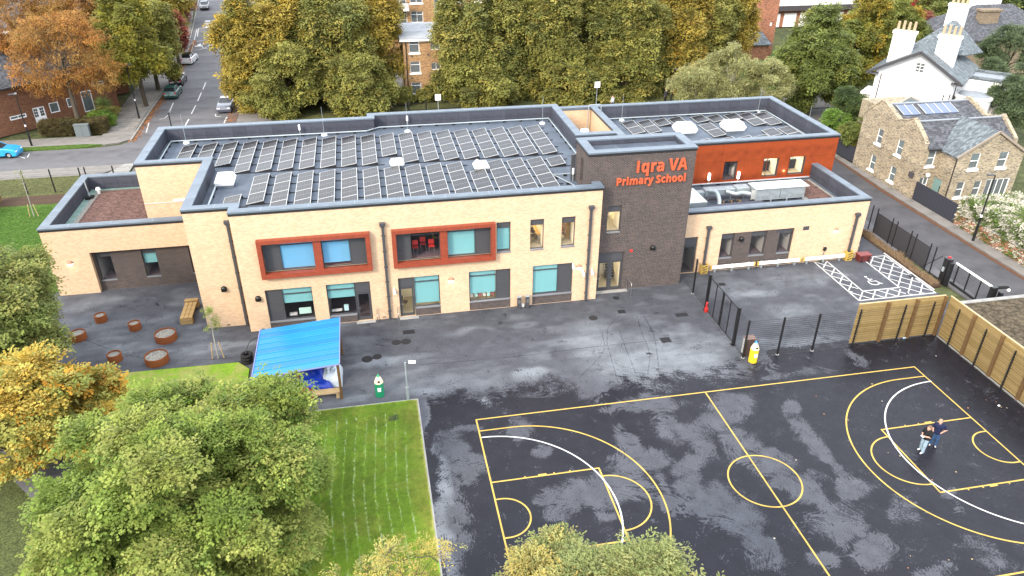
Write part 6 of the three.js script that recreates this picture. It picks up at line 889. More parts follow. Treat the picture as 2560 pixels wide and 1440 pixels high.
  W(t, 'bargeboard', MG(beam([gx0 - .25, 4.8, gz + .2], [ax, 7.04, gz + .2], .08, .2), beam([ax, 7.04, gz + .2], [gx1 + .25, 4.8, gz + .2], .08, .2)), std([.25, .21, .17], .8)); W(t, 'gutter', MG(bx(X0, 4.82, -57.16, 51.3, 4.95, -57.0), bar([gx0 - .1, 0, gz + .05], [gx0 - .1, 4.8, gz + .05], .05)), M.black);
  { const a = PZ(2222, 273, -65.6), b = PZ(2328, 267, -65.6), c = PZ(2277, 242, -68), q = [c.x, c.y, c.z]; W(t, 'roof_slope', solidRoof([a.x, a.y, a.z], [b.x, b.y, b.z], q, [c.x - .02, c.y, c.z], .12), M.slateG); W(t, 'ridge', MG(beam([a.x, a.y + .03, a.z], [q[0], q[1] + .03, q[2]], .3, .12), beam([b.x, b.y + .03, b.z], [q[0], q[1] + .03, q[2]], .3, .12)), std([.26, .235, .2], .9)); W(t, 'wall', bx(a.x, 0, -70, b.x, Math.min(a.y, b.y) - .1, -66.95), M.stock); }
  const q = (x, z0, z1) => { const yy = z => 7.05 - (z + 64.4) / 2.8 * 1.0 + .08; return solidRoof([x, yy(z1), z1], [x + .86, yy(z1), z1], [x + .86, yy(z0), z0], [x, yy(z0), z0], .05); };
  const pvm = phys([.02, .05, .13], { roughness: .15, clearcoat: 1, clearcoatRoughness: .05 }); for (const x of [50.9, 51.8, 53.3, 54.2, 55.1, 56.0]) { const p = W(t, 'solar_panel', q(x, -64.1, -62.6), pvm); const fz = [-64.1, -62.6]; const f = MG(beam([x, 7.05 - .3 / 2.8 + .09, fz[0]], [x, 6.05 + .36 + .09, fz[1]], .05, .06), beam([x + .86, 7.05 - .3 / 2.8 + .09, fz[0]], [x + .86, 6.05 + .36 + .09, fz[1]], .05, .06)); W(p, 'panel_frame', f, M.alu); }
  { const p = PZ(2318, 437, -57.4), o = thing('wall_globe', 'white globe lamp on the pale brick house', 'lamp', [p.x, p.y, -57.3]); L(o, 'globe', new THREE.SphereGeometry(.2, 14, 10), M.white); L(o, 'bracket', bar([-.4, .05, -.15], [0, .02, 0], .03), M.black); }
}
{ // white villa, turned to the street corner
  const t = thing('white_villa', 'white rendered villa with slate roof and three tall chimney stacks', 'villa', [61.0, 0, -75], null, -.84); off.set(t, V3(0, 0, 0));
  const w = 4.1, e = 7.1, a = 9.4, D = -9.5, wn = [-.2, 7.15, .75, 8.25];
  W(t, 'wall', polyZ([[-w, 0], [w, 0], [w, e], [0.1, a], [-w, e]], 0, .35, [wn]), M.render_white, 'tall white gable wall'); sash(t, 'z', wn, 0, { nx: 2, ny: 3, sill: false });
  W(t, 'wall', MG(bx(-w, 0, D, -w + .35, e, -.352), bx(w - .35, 0, D, w, e, -.352), bx(-w + .352, 0, D, w - .352, e, D + .35)), M.render_white);
  for (const s of [-1, 1]) W(t, 'roof_slope', solidRoof(...(s < 0 ? [[-w - .9, e - .45, .75], [.1, a + .2, .75], [.1, a + .2, D - .3], [-w - .9, e - .45, D - .3]] : [[.1, a + .2, .75], [w + .9, e - .45, .75], [w + .9, e - .45, D - .3], [.1, a + .2, D - .3]]), .14), M.slateG);
  W(t, 'bargeboard', MG(beam([-w - .95, e - .55, .78], [.1, a + .1, .78], .1, .3), beam([.1, a + .1, .78], [w + .95, e - .55, .78], .1, .3)), std([.05, .05, .055], .6)); W(t, 'soffit', MG(bx(-w - .9, e - .62, .0, -w + .3, e - .5, .7), bx(w - .3, e - .62, 0, w + .9, e - .5, .7)), std([.1, .1, .11], .7));
  W(t, 'upper_roof', MG(solidRoof([-2.6, a - .9, -6], [3.6, a - .9, -6], [1.2, a + 2.0, -10.5], [0.8, a + 2.0, -10.5], .1), solidRoof([3.6, a - .9, -6], [4.6, a - 1.6, -13], [1.2, a + 2.0, -10.6], [1.2, a + 2.0, -10.5], .1)), M.slateG);
  for (const [x, z, h, ww] of [[-2.5, -2.2, 2.9, 2.3], [2.1, -2.6, 2.9, 2.2], [.9, -11.5, 5.0, 2.1]]) { const y0 = 6.6, c = sub(t, 'chimney', [x, y0, z]); W(c, 'stack', rbx(x - ww / 2, y0, z - .45, x + ww / 2, y0 + h + 1.2, z + .45, .05), M.render_white); W(c, 'stack_cap', rbx(x - ww / 2 - .12, y0 + h + 1.2, z - .55, x + ww / 2 + .12, y0 + h + 1.55, z + .55, .08), M.render_white); for (let k = 0; k < 4; k++) W(c, 'chimney_pot', cyl(x - ww / 2 + .3 + k * (ww - .6) / 3, y0 + h + 1.55, z, .17, .95 + .1 * (k % 2), .14, 12), std([.36, .27, .18], .9)); }
  W(t, 'round_bay', cyl(w + 2.0, 0, -2.2, 1.8, 5.0, 1.8, 36), M.render_white); W(t, 'bay_cornice', cyl(w + 2.0, 4.9, -2.2, 1.95, .3, 1.95, 36), M.render_white); W(t, 'bay_roof', cyl(w + 2.0, 5.2, -2.2, 1.6, .1, 1.6, 36), M.lead);
  W(t, 'rear_wing', MG(bx(w + .01, 0, -8, w + 4.4, 6.4, -3.9)), M.render_white); W(t, 'wing_roof', slab(rect(w + .1, -7.9, w + 4.3, -4.0), 6.4, 6.52), M.lead); W(t, 'wing_parapet', slab(rect(w + .05, -8, w + 4.45, -3.85), 6.52, 6.8, [rect(w + .4, -7.6, w + 4.1, -4.2)]), M.slateG);
  for (const [x, h] of [[-w + .6, e - .6], [w - .1, 5.4], [w - .7, 5.2], [w + .25, e - .6]]) W(t, 'downpipe', bar([x, .1, .06], [x, h, .06], .055), M.black);
  W(t, 'porch', MG(bx(-w - 1.6, 0, -6, -w - .01, 3.2, -3), bx(-w - 1.8, 3.2, -6.2, -w - .01, 3.45, -2.8)), M.render_white);
}
{ // brown brick building on the left (its wall runs diagonally back from the corner)
  const A = G(17, 340), B = G(300, 270), ang = Math.atan2(-(B.z - A.z), B.x - A.x), len = Math.hypot(B.x - A.x, B.z - A.z);
  const t = thing('brown_brick_building', 'low brown brick building with slate roof behind the autumn trees', 'building', [A.x, 0, A.z], null, ang); off.set(t, V3(0, 0, 0));
  const hR = [[3.5, 0.02, 4.85, 2.35], [.9, 1.55, 2.7, 2.0], [5.4, 1.3, 6.5, 2.5], [7.5, 1.5, 8.5, 2.6], [9.3, .5, 10.6, 3.0], [5.2, 4.0, 6.3, 5.1], [10.9, 3.3, 12.4, 3.75]].filter(r => r[2] < len - .2);
  W(t, 'wall', wallZ(-6, 0, len, 5.4, 0, .4, hR), M.brownbrick, 'long plain brown brick wall'); W(t, 'wall', MG(bx(len - .4, 0, -9, len, 5.4, -.402), bx(-6, 0, -9, len - .402, 5.4, -8.6)), M.brownbrick);
  const d = sub(t, 'door', [4.2, 0, 0]); W(d, 'leaf', MG(bx(3.5, .02, -.16, 4.17, 2.35, -.1), bx(4.18, .02, -.16, 4.85, 2.35, -.1)), M.white); for (const x of [3.62, 4.3]) for (let i = 0; i < 2; i++) for (let j = 0; j < 3; j++) W(d, 'door_pane', bx(x + i * .22, 1.25 + j * .33, -.099, x + i * .22 + .18, 1.53 + j * .33, -.092), M.carglass);
  for (const [i, r] of hR.slice(1).entries()) sash(t, 'z', r, 0, { ny: 1, f: .1, deep: .02, nx: r[2] - r[0] > 1.5 ? 2 : 1, sill: false });
  W(t, 'roof_slope', solidRoof([-6.4, 5.25, .5], [len + .4, 5.25, .5], [len - 2.5, 8.2, -4.5], [-6.4, 8.2, -4.5], .15), M.slate); W(t, 'roof_slope', solidRoof([-6.4, 8.2, -4.52], [len - 2.5, 8.2, -4.52], [len + .4, 5.25, -9.4], [-6.4, 5.25, -9.4], .15), M.slate); W(t, 'roof_slope', solidRoof([len + .4, 5.25, .5], [len + .4, 5.25, -9.4], [len - 2.5, 8.2, -4.51], [len - 2.5, 8.2, -4.5], .15), M.slate); W(t, 'gutter', bx(-6.4, 5.08, .45, len + .4, 5.2, .6), M.black);
  W(t, 'extension', MG(bx(len + .05, 0, -14, len + 5, 3.4, -6)), M.brownbrick); W(t, 'extension_roof', bx(len + .02, 3.4, -14.2, len + 5.2, 3.55, -5.8), M.lead);
  W(t, 'floodlight', rbx(2.1, 4.3, .01, 2.35, 4.5, .2, .04), M.white);
  const p2 = thing('brown_hall', 'large brown brick hall with pale roof edges hidden by the orange trees', 'building', [-50, 0, -122], null, .15); off.set(p2, V3(0, 0, 0)); W(p2, 'wall', bx(-14, 0, -8, 14, 7.5, 8), M.brownbrick); W(p2, 'roof', solidRoof([-14.5, 7.5, 8.5], [14.5, 7.5, 8.5], [14.5, 10.5, 0], [-14.5, 10.5, 0], .2), M.slate); W(p2, 'roof_edge', bx(-14.5, 7.2, 8.3, 14.5, 7.5, 8.6), M.white); W(p2, 'roof', solidRoof([-14.5, 10.5, -.02], [14.5, 10.5, -.02], [14.5, 7.5, -8.5], [-14.5, 7.5, -8.5], .2), M.slate);
}
function blockWall(name, t, x0, x1, y0, y1, z, mat, rects, o) { W(t, name, wallZ(x0, y0, x1, y1, z, .4, rects), mat); for (const r of rects) sash(t, 'z', r, z, o(r)); }
{ // yellow brick flats
  const t = thing('apartment_block', 'three storey yellow brick flats with white windows and flat grey roof', 'flats', [15, 0, -103]); const z = -99.3, rs = [];
  const c1 = PZ(1041, 216, z).x; for (const y of [.75, 3.45, 6.0]) { rs.push([c1 - .65, y, c1 + .65, y + 1.45]); rs.push([c1 + 2.1, y + .3, c1 + 3.3, y + 1.2]); for (const q of [5.0, 8.2, 11.5, 15, 18.2]) rs.push([c1 + q, y, c1 + q + 1.4, y + 1.4]); }
  blockWall('wall', t, 5.25, 28, 0, 7.75, z, M.flat, rs, r => r[3] - r[1] < 1 ? { nx: 2, ny: 1, sill: false } : { ny: 2, trans: .72 }); W(t, 'wall', MG(bx(5.25, 0, -106, 5.65, 7.75, -99.71), bx(27.6, 0, -106, 28, 7.75, -99.71)), M.flat);
  W(t, 'roof', solidRoof([4.85, 7.78, -99], [28.4, 7.78, -99], [28.4, 8.5, -106.2], [4.85, 8.5, -106.2], .18), std([.36, .38, .41], .7, { map: rep(coarseT, 3) })); W(t, 'roof_edge', bx(4.85, 7.5, -98.98, 28.4, 7.72, -98.9), M.white); W(t, 'downpipe', bar([5.6, 0, -99.2], [5.6, 7.5, -99.2], .06), M.black);
  for (const [x, y] of [[6.1, 2.7], [6.2, 5.5], [8.4, 2.8], [8.3, 5.6]]) W(t, 'air_brick', bx(x, y, -99.3, x + .25, y + .18, -99.28), M.dim);
}
{
  const t = thing('apartment_block', 'taller yellow brick flats with white balconies behind the lower block', 'flats', [16, 0, -121]); const z = -117, rs = [], cx = PZ(1042, 30, z).x;
  for (let f = 0; f < 5; f++) for (const q of [0, 6.2, 9.6, 13.5]) rs.push([cx - .9 + q, 1 + f * 2.75, cx + .9 + q, 2.6 + f * 2.75]);
  const bxx = PZ(993, 30, z).x, st = [cx + 2.6, 5.6, cx + 4.6, 12.6]; const br = []; for (let f = 2; f < 5; f++) br.push([bxx - 1.4, .35 + f * 2.75, bxx + 1.4, 2.6 + f * 2.75]);
  blockWall('wall', t, 3.6, 30, 0, 15, z, M.flat, [...rs, ...br, st], r => r === st ? { nx: 2, ny: 6, sill: false } : br.includes(r) ? { nx: 3, ny: 2, trans: .5, sill: false } : { nx: 2, ny: 2, trans: .7 });
  for (const r of br) { const b = sub(t, 'balcony', [bxx, r[1], z]); W(b, 'slab', bx(bxx - 1.7, r[1] - .25, z + .01, bxx + 1.7, r[1] - .05, z + 1.2), M.white); W(b, 'panel', bx(bxx - 1.65, r[1] - .05, z + 1.1, bxx + 1.65, r[1] + .85, z + 1.15), M.offwhite); W(b, 'rail', bx(bxx - 1.7, r[1] + .86, z + 1.08, bxx + 1.7, r[1] + .92, z + 1.17), M.black); }
  W(t, 'wall', MG(bx(3.6, 0, -126, 4, 15, z - .402), bx(29.6, 0, -126, 30, 15, z - .402)), M.flat); W(t, 'roof', bx(3.3, 15, -126.3, 30.3, 15.3, z + .3), M.lead);
}
{
  const t = thing('red_brick_flats', 'red brick flats with white windows and a small lean-to', 'flats', [63, 0, -119]), z = -115, rs = [[1876, 15], [1876, 55]].map(p => PZ(...p, z)).map(p => [p.x - .6, p.y - .85, p.x + .6, p.y + .85]); rs.push([57.2, 4, 58.4, 5.6], [57.2, 1.2, 58.4, 2.8]);
  blockWall('wall', t, 55, 65.7, 0, 10, z, M.redbrick, rs, () => ({ ny: 2 })); W(t, 'wall', MG(bx(65.3, 0, -124, 65.7, 10, z - .402), bx(55, 0, -124, 55.4, 10, z - .402)), M.redbrick); W(t, 'roof', MG(solidRoof([54.6, 9.9, -114.6], [66.1, 9.9, -114.6], [66.1, 12.5, -119.5], [54.6, 12.5, -119.5], .15), solidRoof([54.6, 12.5, -119.52], [66.1, 12.5, -119.52], [66.1, 9.9, -124.4], [54.6, 9.9, -124.4], .15)), M.slate);
  W(t, 'lean_to', bx(59.6, 0, -114.95, 63.6, 2.4, -112.3), M.redbrick); W(t, 'lean_to_roof', solidRoof([59.3, 2.45, -112.0], [63.9, 2.45, -112.0], [63.3, 4.0, -114.95], [59.3, 4.0, -114.95], .1), M.slateG); W(t, 'vent', bx(64.6, 4.7, -114.99, 64.85, 5.2, -114.9), M.white);
}
{ const t = thing('garage_terrace', 'white clad upper storey over a row of white garage doors', 'garages', [83, 0, -140]); W(t, 'lower_wall', bx(72, 0, -146, 104, 3.1, -137), M.redbrick); for (let k = 0; k < 9; k++) W(t, 'garage_door', bx(73 + k * 3.3, .05, -136.99, 75.5 + k * 3.3, 2.5, -136.9), M.white); W(t, 'upper_storey', bx(71.8, 4.0, -146.2, 104.2, 9, -136.2), M.render_white); W(t, 'balcony_band', bx(71.7, 3.1, -146, 104.2, 3.99, -135.9), M.dim); for (let k = 0; k < 8; k++) W(t, 'cladding_seam', bx(75 + k * 3.6, 4.1, -136.19, 75.08 + k * 3.6, 8.9, -136.14), M.lead); }
M.villabrick = std([1, 1, 1], .92, { map: brickTex([[.17, .13, .09], [.2, .15, .1], [.14, .11, .08], [.22, .17, .12]], [.2, .17, .13], .15, .3, .25) });
{ // dark house at the far right
  const t = thing('brown_villa', 'brown brick villa with hipped slate roof behind the cedar', 'villa', [94, 0, -104]); const x0 = 87.3, x1 = 103, z0 = -110, z1 = -98, e = 5.2; W(t, 'wall', bx(x0, 0, z0, x1, e, z1), M.villabrick); const rx0 = 92, rx1 = 98, ry = 9.0, rz = -104, o = .6;
  for (const a of [[[x0 - o, e, z1 + o], [x1 + o, e, z1 + o], [rx1, ry, rz], [rx0, ry, rz]], [[x1 + o, e, z0 - o], [x0 - o, e, z0 - o], [rx0, ry, rz], [rx1, ry, rz]], [[x0 - o, e, z0 - o], [x0 - o, e, z1 + o], [rx0, ry, rz], [rx0 - .02, ry, rz]], [[x1 + o, e, z1 + o], [x1 + o, e, z0 - o], [rx1 + .02, ry, rz], [rx1, ry, rz]]]) W(t, 'roof_slope', solidRoof(...a, .15), M.slate);
  W(t, 'chimney', MG(rbx(90.2, e, -101.6, 93.2, 8.6, -100.4, .04), rbx(90.0, 8.6, -101.8, 93.4, 8.9, -100.2, .04)), M.villabrick); W(t, 'tower', bx(93.5, e, -108, 97, 11.5, -105), M.render_white); W(t, 'tower_roof', MG(solidRoof([93, 11.5, -104.5], [97.5, 11.5, -104.5], [95.3, 15, -106.5], [95.2, 15, -106.5], .1)), M.slate); W(t, 'downpipe', bar([93.8, 0, -97.9], [93.8, e, -97.9], .08), M.black);
}
// garden walls and dark close boarded fences by the side street
function closeFence(label, z0, z1, x, h) { const t = thing('board_fence', label, 'fence', [x, 0, (z0 + z1) / 2], 'dark grey board fences'); const n = Math.round(Math.abs(z1 - z0) / .15), g = bx(-.012, 0, -.072, .012, h, .072), ms = [std([.032, .034, .046], .8), std([.04, .042, .054], .8)]; for (let k = 0; k < n; k++) WA(t, 'fence_board', g, ms[k % 2], [x + (k % 2) * .006, .03, z0 + (z1 - z0) * (k + .5) / n]); W(t, 'rail', MG(bx(x + .02, .4, Math.min(z0, z1), x + .08, .48, Math.max(z0, z1)), bx(x + .02, h - .4, Math.min(z0, z1), x + .08, h - .32, Math.max(z0, z1))), M.blacksteel); }
closeFence('dark grey board fence in front of the pale brick house', -58.2, -51.9, 49.98, 1.75); closeFence('dark grey board fence beside the house gable', -72.5, -67.0, 49.98, 1.6);
{ const t = thing('garden_wall', 'low red brick garden wall below the flowering hedge', 'wall', [50.2, 0, -46]); W(t, 'wall', bx(50.0, 0, -51.8, 50.35, 1.15, -34), M.redbrick); W(t, 'coping', bx(49.94, 1.15, -51.8, 50.41, 1.23, -34), M.concrete); }
{ const t = thing('meter_box', 'small dark box on the gable wall of the pale brick house', 'box', [49.7, 2.0, -58.0]); L(t, 'box', rbx(-.2, 0, -.25, .04, .5, .25, .03), M.dim); }
// ================================================================ TREES AND PLANTS
function leafGeo(leaves) { const pos = []; for (const { p, d, n, l, w } of leaves) { const D = V3(...d).normalize(), N = V3(...n), S = D.clone().cross(N).normalize(), P = V3(...p), a = P.clone(), b = P.clone().addScaledVector(D, l * .45).addScaledVector(S, w / 2), c = P.clone().addScaledVector(D, l).addScaledVector(S.clone().cross(D), -l * .12), e = P.clone().addScaledVector(D, l * .45).addScaledVector(S, -w / 2); for (const v of [a, b, c, a, c, e]) pos.push(v.x, v.y, v.z); } const g = new THREE.BufferGeometry(); g.setAttribute('position', new THREE.Float32BufferAttribute(pos, 3)); g.computeVertexNormals(); g.setAttribute('uv', new THREE.Float32BufferAttribute(new Float32Array(pos.length / 3 * 2), 2)); return g; }
function sprayGeo(n, l, w, droop, spread) {          // leafy twig about one unit long, growing along +x
  const a = []; for (let i = 0; i < n; i++) { const t = (i + .5) / n, s = i % 2 ? 1 : -1, y = .12 * Math.sin(t * 3) - droop * t * t, an = rr(.3, 1.3) * s; a.push({ p: [t * .8 - .3 + rr(-.14, .14), y + rr(-.14, .14), s * spread * rr(.1, 1) * (1 - .5 * t)], d: [Math.cos(an) + .2, -droop * rr(.3, 1.3), Math.sin(an)], n: [rr(-.5, .5), 1, rr(-.5, .5)], l: l * rr(.75, 1.25), w: w * rr(.8, 1.2) }); } return leafGeo(a);
}
const SP = { broad: [0, 1, 2].map(() => sprayGeo(22, .23, .21, .4, .62)), fine: [0, 1, 2].map(() => sprayGeo(26, .24, .13, .3, .45)), maple: [0, 1].map(() => sprayGeo(15, .3, .3, .3, .6)), airy: [0, 1].map(() => sprayGeo(22, .2, .11, .45, .5)) };
const Mq = new THREE.Matrix4(), Qq = new THREE.Quaternion(), Cq = new THREE.Color();
function foliage(root, name, pts, geo, size, pal) {  // pts: [x,y,z, outward dir, tint]
  const o = root.userData.__p ?? off.get(root), im = new THREE.InstancedMesh(geo, M.leaf, pts.length);
  for (let i = 0; i < pts.length; i++) {
    const [x, y, z, d, tint] = pts[i], yaw = Math.atan2(-d.z, d.x) + rr(-1.3, 1.3), pitch = cl(Math.asin(cl(d.y, -1, 1)) * .75 + rr(-.5, .35), -1.2, 1.3), s = size * rr(.65, 1.3);
    Qq.setFromEuler(new THREE.Euler(rr(-.5, .5), yaw, pitch, 'YZX')); Mq.compose(V3(x - o.x, y - o.y, z - o.z), Qq, V3(s, s, s)); im.setMatrixAt(i, Mq);
    const c = pal[Math.floor(cl(tint + rr(-.22, .22), 0, .999) * pal.length)], k = rr(.78, 1.22); Cq.setRGB(c[0] * k, c[1] * k, c[2] * k); im.setColorAt(i, Cq);
  }
  im.name = name; im.userData = { kind: 'stuff' }; root.add(im); return im;
}
function lobesOf(c, r, n, rel = .34, low = -.75, gap = .62) { const L_ = []; let g = 0; while (L_.length < n && g++ < 4000) { const d = V3(rr(-1, 1), rr(low, 1), rr(-1, 1)); const l = d.length(); if (l > 1 || l < .3) continue; const f = l < .62 ? .62 / l * rr(.85, 1) : 1; const o = rr(.64, .92), p = V3(c[0] + d.x * f * r[0] * o, c[1] + d.y * f * r[1] * o, c[2] + d.z * f * r[2] * o), q = rel * rr(.7, 1.25); if (L_.some(e => e.p.distanceTo(p) < q * (r[0] + r[1] + r[2]) / 3 * gap)) continue; L_.push({ p, r: [r[0] * q * 1.1, r[1] * q * .72, r[2] * q * 1.1], t: rnd(), d }); } return L_; }
function crownPts(lobes, n, c, r) { const pts = [], wsum = lobes.reduce((s, l) => s + l.r[0] * l.r[2], 0); for (const l of lobes) { const m = Math.round(n * l.r[0] * l.r[2] / wsum), O = V3((l.p.x - c[0]) / r[0], (l.p.y - c[1]) / r[1], (l.p.z - c[2]) / r[2]).normalize(); for (let i = 0; i < m; i++) { const v = V3(rr(-1, 1), rr(-1, 1), rr(-1, 1)).normalize().addScaledVector(O, .55).addScaledVector(V3(0, 1, 0), .25).normalize(), f = Math.pow(rnd(), .35) * (rnd() < .16 ? rr(1.05, 1.5) : rr(.8, 1.1)); pts.push([l.p.x + v.x * l.r[0] * f, Math.max(.25, l.p.y + v.y * l.r[1] * f), l.p.z + v.z * l.r[2] * f, v, l.t]); } } return pts; }
function taperTube(a, b, r0, r1, bend = .1, seg = 5) { const A = V3(...a), B = V3(...b), m = A.clone().lerp(B, .5).add(V3(rr(-1, 1), rr(0, .6), rr(-1, 1)).multiplyScalar(A.distanceTo(B) * bend)), cv = new THREE.QuadraticBezierCurve3(A, m, B), g = new THREE.TubeGeometry(cv, seg, 1, 7), p = g.attributes.position; for (let i = 0; i <= seg; i++) { const c = cv.getPointAt(i / seg), r = r0 + (r1 - r0) * i / seg; for (let k = 0; k <= 7; k++) { const q = i * 8 + k; p.setXYZ(q, c.x + (p.getX(q) - c.x) * r, c.y + (p.getY(q) - c.y) * r, c.z + (p.getZ(q) - c.z) * r); } } g.computeVertexNormals(); return g; }
function tree(o) {
  const { base, c, r } = o, t = thing(o.name ?? 'tree', o.label, o.cat ?? 'tree', [base[0], 0, base[1]], o.group); off.set(t, V3(base[0], 0, base[1]));
  const lobes = lobesOf(c, r, o.lobes ?? 34, o.rel ?? .34, o.low ?? -.75, o.gap ?? .68), tr = o.tr ?? .28, fork = [base[0] + (c[0] - base[0]) * .5, Math.max(.9, c[1] - r[1] * (o.fork ?? .55)), base[1] + (c[2] - base[1]) * .5], bk = o.bark ?? M.barkm;
  W(t, 'trunk', MG(taperTube([base[0], -.05, base[1]], fork, tr * 1.15, tr * .8, .03)), bk);
  const lm = []; const hub = [c[0], c[1] + r[1] * .1, c[2]]; lm.push(taperTube(fork, hub, tr * .75, tr * .4, .06)); lobes.slice(0, o.limbs ?? 22).forEach((l, i) => { const f = rr(0, .7), s = V3(...fork).lerp(V3(...hub), f); lm.push(taperTube(s.toArray(), l.p.toArray(), tr * .38, tr * .06, .12)); if (o.twigs) for (let k = 0; k < o.twigs; k++) { const v = V3(rr(-1, 1), rr(-.2, 1), rr(-1, 1)).normalize(); lm.push(taperTube(l.p.toArray(), [l.p.x + v.x * l.r[0] * 1.1, l.p.y + v.y * l.r[1] * 1.1, l.p.z + v.z * l.r[2] * 1.1], tr * .07, .012, .15, 3)); } }); W(t, 'limbs', MG(lm), bk);
  const pts = crownPts(lobes, o.n, c, r), gs = SP[o.sp ?? 'broad']; const parts = gs.map(() => []); pts.forEach((p, i) => parts[i % gs.length].push(p)); parts.forEach((p, i) => foliage(t, 'crown', p, gs[i], o.size, o.pal)); return t;
}
const P_ = { lime: [[.17, .24, .04], [.21, .275, .048], [.25, .30, .06], [.145, .215, .038], [.28, .30, .075], [.23, .27, .055]], limeD: [[.165, .205, .05], [.195, .235, .055], [.23, .255, .065], [.245, .24, .065], [.145, .18, .045]], maple: [[.46, .32, .05], [.50, .37, .07], [.42, .36, .08], [.33, .33, .08], [.52, .28, .035], [.26, .30, .07], [.36, .34, .08]], olive: [[.245, .28, .10], [.29, .305, .12], [.21, .25, .085], [.32, .31, .11], [.37, .31, .09]], birchy: [[0.42, 0.379, 0.106], [0.476, 0.379, 0.095], [0.364, 0.349, 0.117]], plane: [[.235, .235, .055], [.275, .26, .058], [.20, .215, .05], [.31, .27, .06], [.18, .195, .05]], planeY: [[.35, .275, .048], [.39, .295, .05], [.30, .26, .052], [.42, .29, .042], [.26, .245, .055]], planeO: [[0.476, 0.211, 0.019], [0.532, 0.196, 0.013], [0.392, 0.211, 0.023], [0.308, 0.196, 0.03]], rust: [[0.379, 0.175, 0.037], [0.42, 0.211, 0.048], [0.323, 0.168, 0.043], [0.349, 0.211, 0.053]], yg: [[0.265, 0.259, 0.037], [0.323, 0.28, 0.037], [0.224, 0.231, 0.037], [0.196, 0.196, 0.037]], green: [[0.14, 0.175, 0.037], [0.168, 0.203, 0.043], [0.119, 0.155, 0.034], [0.211, 0.224, 0.048]], greenY: [[0.168, 0.196, 0.037], [0.211, 0.224, 0.043], [0.295, 0.259, 0.043], [0.364, 0.265, 0.031]], pale: [[0.308, 0.308, 0.128], [0.349, 0.343, 0.149], [0.265, 0.273, 0.106], [0.239, 0.239, 0.085]], red: [[0.28, 0.077, 0.053], [0.224, 0.063, 0.048], [0.336, 0.099, 0.053]], deep: [[0.077, 0.119, 0.031], [0.099, 0.14, 0.037], [0.063, 0.099, 0.03]], cedar: [[0.105, 0.147, 0.069], [0.125, 0.168, 0.08], [0.084, 0.119, 0.053]], crimson: [[0.491, 0.028, 0.053], [0.392, 0.028, 0.043]] };
const at = (u, v, z) => { const p = PZ(u, v, z); return [p.x, p.y, p.z]; };
// near trees
tree({ name: 'lime_tree', label: 'big bright green lime tree standing in front of the blue shelter', base: [-9.2, -25.6], c: at(474, 1248, -25.2), r: [6.45, 5.4, 6.0], lobes: 130, rel: .185, gap: .76, n: 24000, size: .46, pal: P_.lime, tr: .36, limbs: 50, twigs: 4, low: -.9 });
tree({ name: 'lime_tree', label: 'green lime tree overhanging the yard with the rusty planters', base: [-22.4, -41.0], c: [-22.3, 5.5, -40.8], r: [5.2, 4.8, 4.8], lobes: 56, rel: .26, n: 11000, size: .56, pal: P_.limeD, tr: .3, limbs: 34, twigs: 3, low: -.95 });
{ const c = at(110, 1030, -34); tree({ name: 'maple_tree', label: 'golden autumn maple between the two green lime trees', base: [c[0], -34], c, r: [3.9, 3.2, 3.4], lobes: 44, rel: .24, n: 5200, size: .52, sp: 'maple', pal: P_.maple, tr: .22, limbs: 30, twigs: 3 }); }
{ const c = at(1000, 1490, -19.2); tree({ name: 'young_tree', label: 'sparse yellowing young tree at the edge of the striped lawn', base: [c[0], -19.2], c, r: [3.1, 2.9, 2.2], lobes: 30, rel: .2, n: 520, size: .4, sp: 'airy', pal: P_.birchy, tr: .1, limbs: 30, twigs: 7 }); }
{ const c = at(1512, 1548, -13.4); tree({ name: 'holm_oak', label: 'dense olive green tree below the end of the court', base: [c[0], -13.2], c, r: [3.7, 2.1, 2.9], lobes: 50, rel: .26, n: 8500, size: .36, sp: 'fine', pal: P_.olive, tr: .22, limbs: 30, twigs: 2 }); }
// street trees behind the school
const bgG = 'street trees behind the school';
for (const [u, v, z, rx, ry, pal, n, label] of [
  [632, 135, -98, 4.3, 8.0, 'planeY', 5200, 'golden street tree at the corner of the main street'], [730, 90, -101, 5.2, 9.4, 'planeY', 5600, 'tall golden street tree, second from the main street'], [705, 205, -95, 4.4, 4.8, 'plane', 3600, 'lower olive green tree beside the silver saloon'], [830, 120, -98, 5.4, 8.6, 'plane', 5600, 'olive and gold street tree left of the path to the flats'], [925, 110, -101, 4.8, 8.4, 'planeY', 4400, 'golden street tree beside the path to the flats'], [900, 215, -95, 4.4, 4.4, 'plane', 3200, 'drooping olive tree over the path to the flats'],
  [1165, 120, -97, 4.4, 8.2, 'plane', 4600, 'olive street tree hiding the end of the yellow flats'], [1265, 115, -99, 5.0, 8.8, 'plane', 5000, 'tall olive street tree in front of the yellow flats'], [1215, 225, -94.5, 4.0, 4.0, 'plane', 2800, 'low bushy olive tree below the yellow flats'], [1375, 110, -98, 5.0, 8.6, 'plane', 5000, 'olive street tree behind the middle of the roof'], [1480, 100, -99, 5.0, 8.8, 'plane', 5000, 'olive street tree behind the tall parapet corner'], [1420, 215, -94.5, 4.4, 4.2, 'plane', 3000, 'low olive tree behind the roof lightning rod'], [1585, 105, -97, 5.0, 8.6, 'plane', 5000, 'olive street tree above the walking person'], [1690, 100, -99, 5.0, 8.6, 'planeY', 4600, 'golden street tree above the path'], [1555, 200, -94.5, 4.2, 4.4, 'plane', 2800, 'low olive tree behind the roof courtyard'], [1775, 95, -101, 4.6, 8.0, 'plane', 4200, 'dark olive street tree beside the red brick flats'], [1840, 60, -103, 3.2, 7.4, 'planeY', 1900, 'yellow and orange street tree against the red brick flats']]) {
  const c = at(u, v, z); tree({ name: 'street_tree', label, group: bgG, base: [c[0], z], c, r: [rx, ry, rx * .85], lobes: 40, rel: .29, n, size: .95, pal: P_[pal], tr: .3, limbs: 16, low: -1 });
}
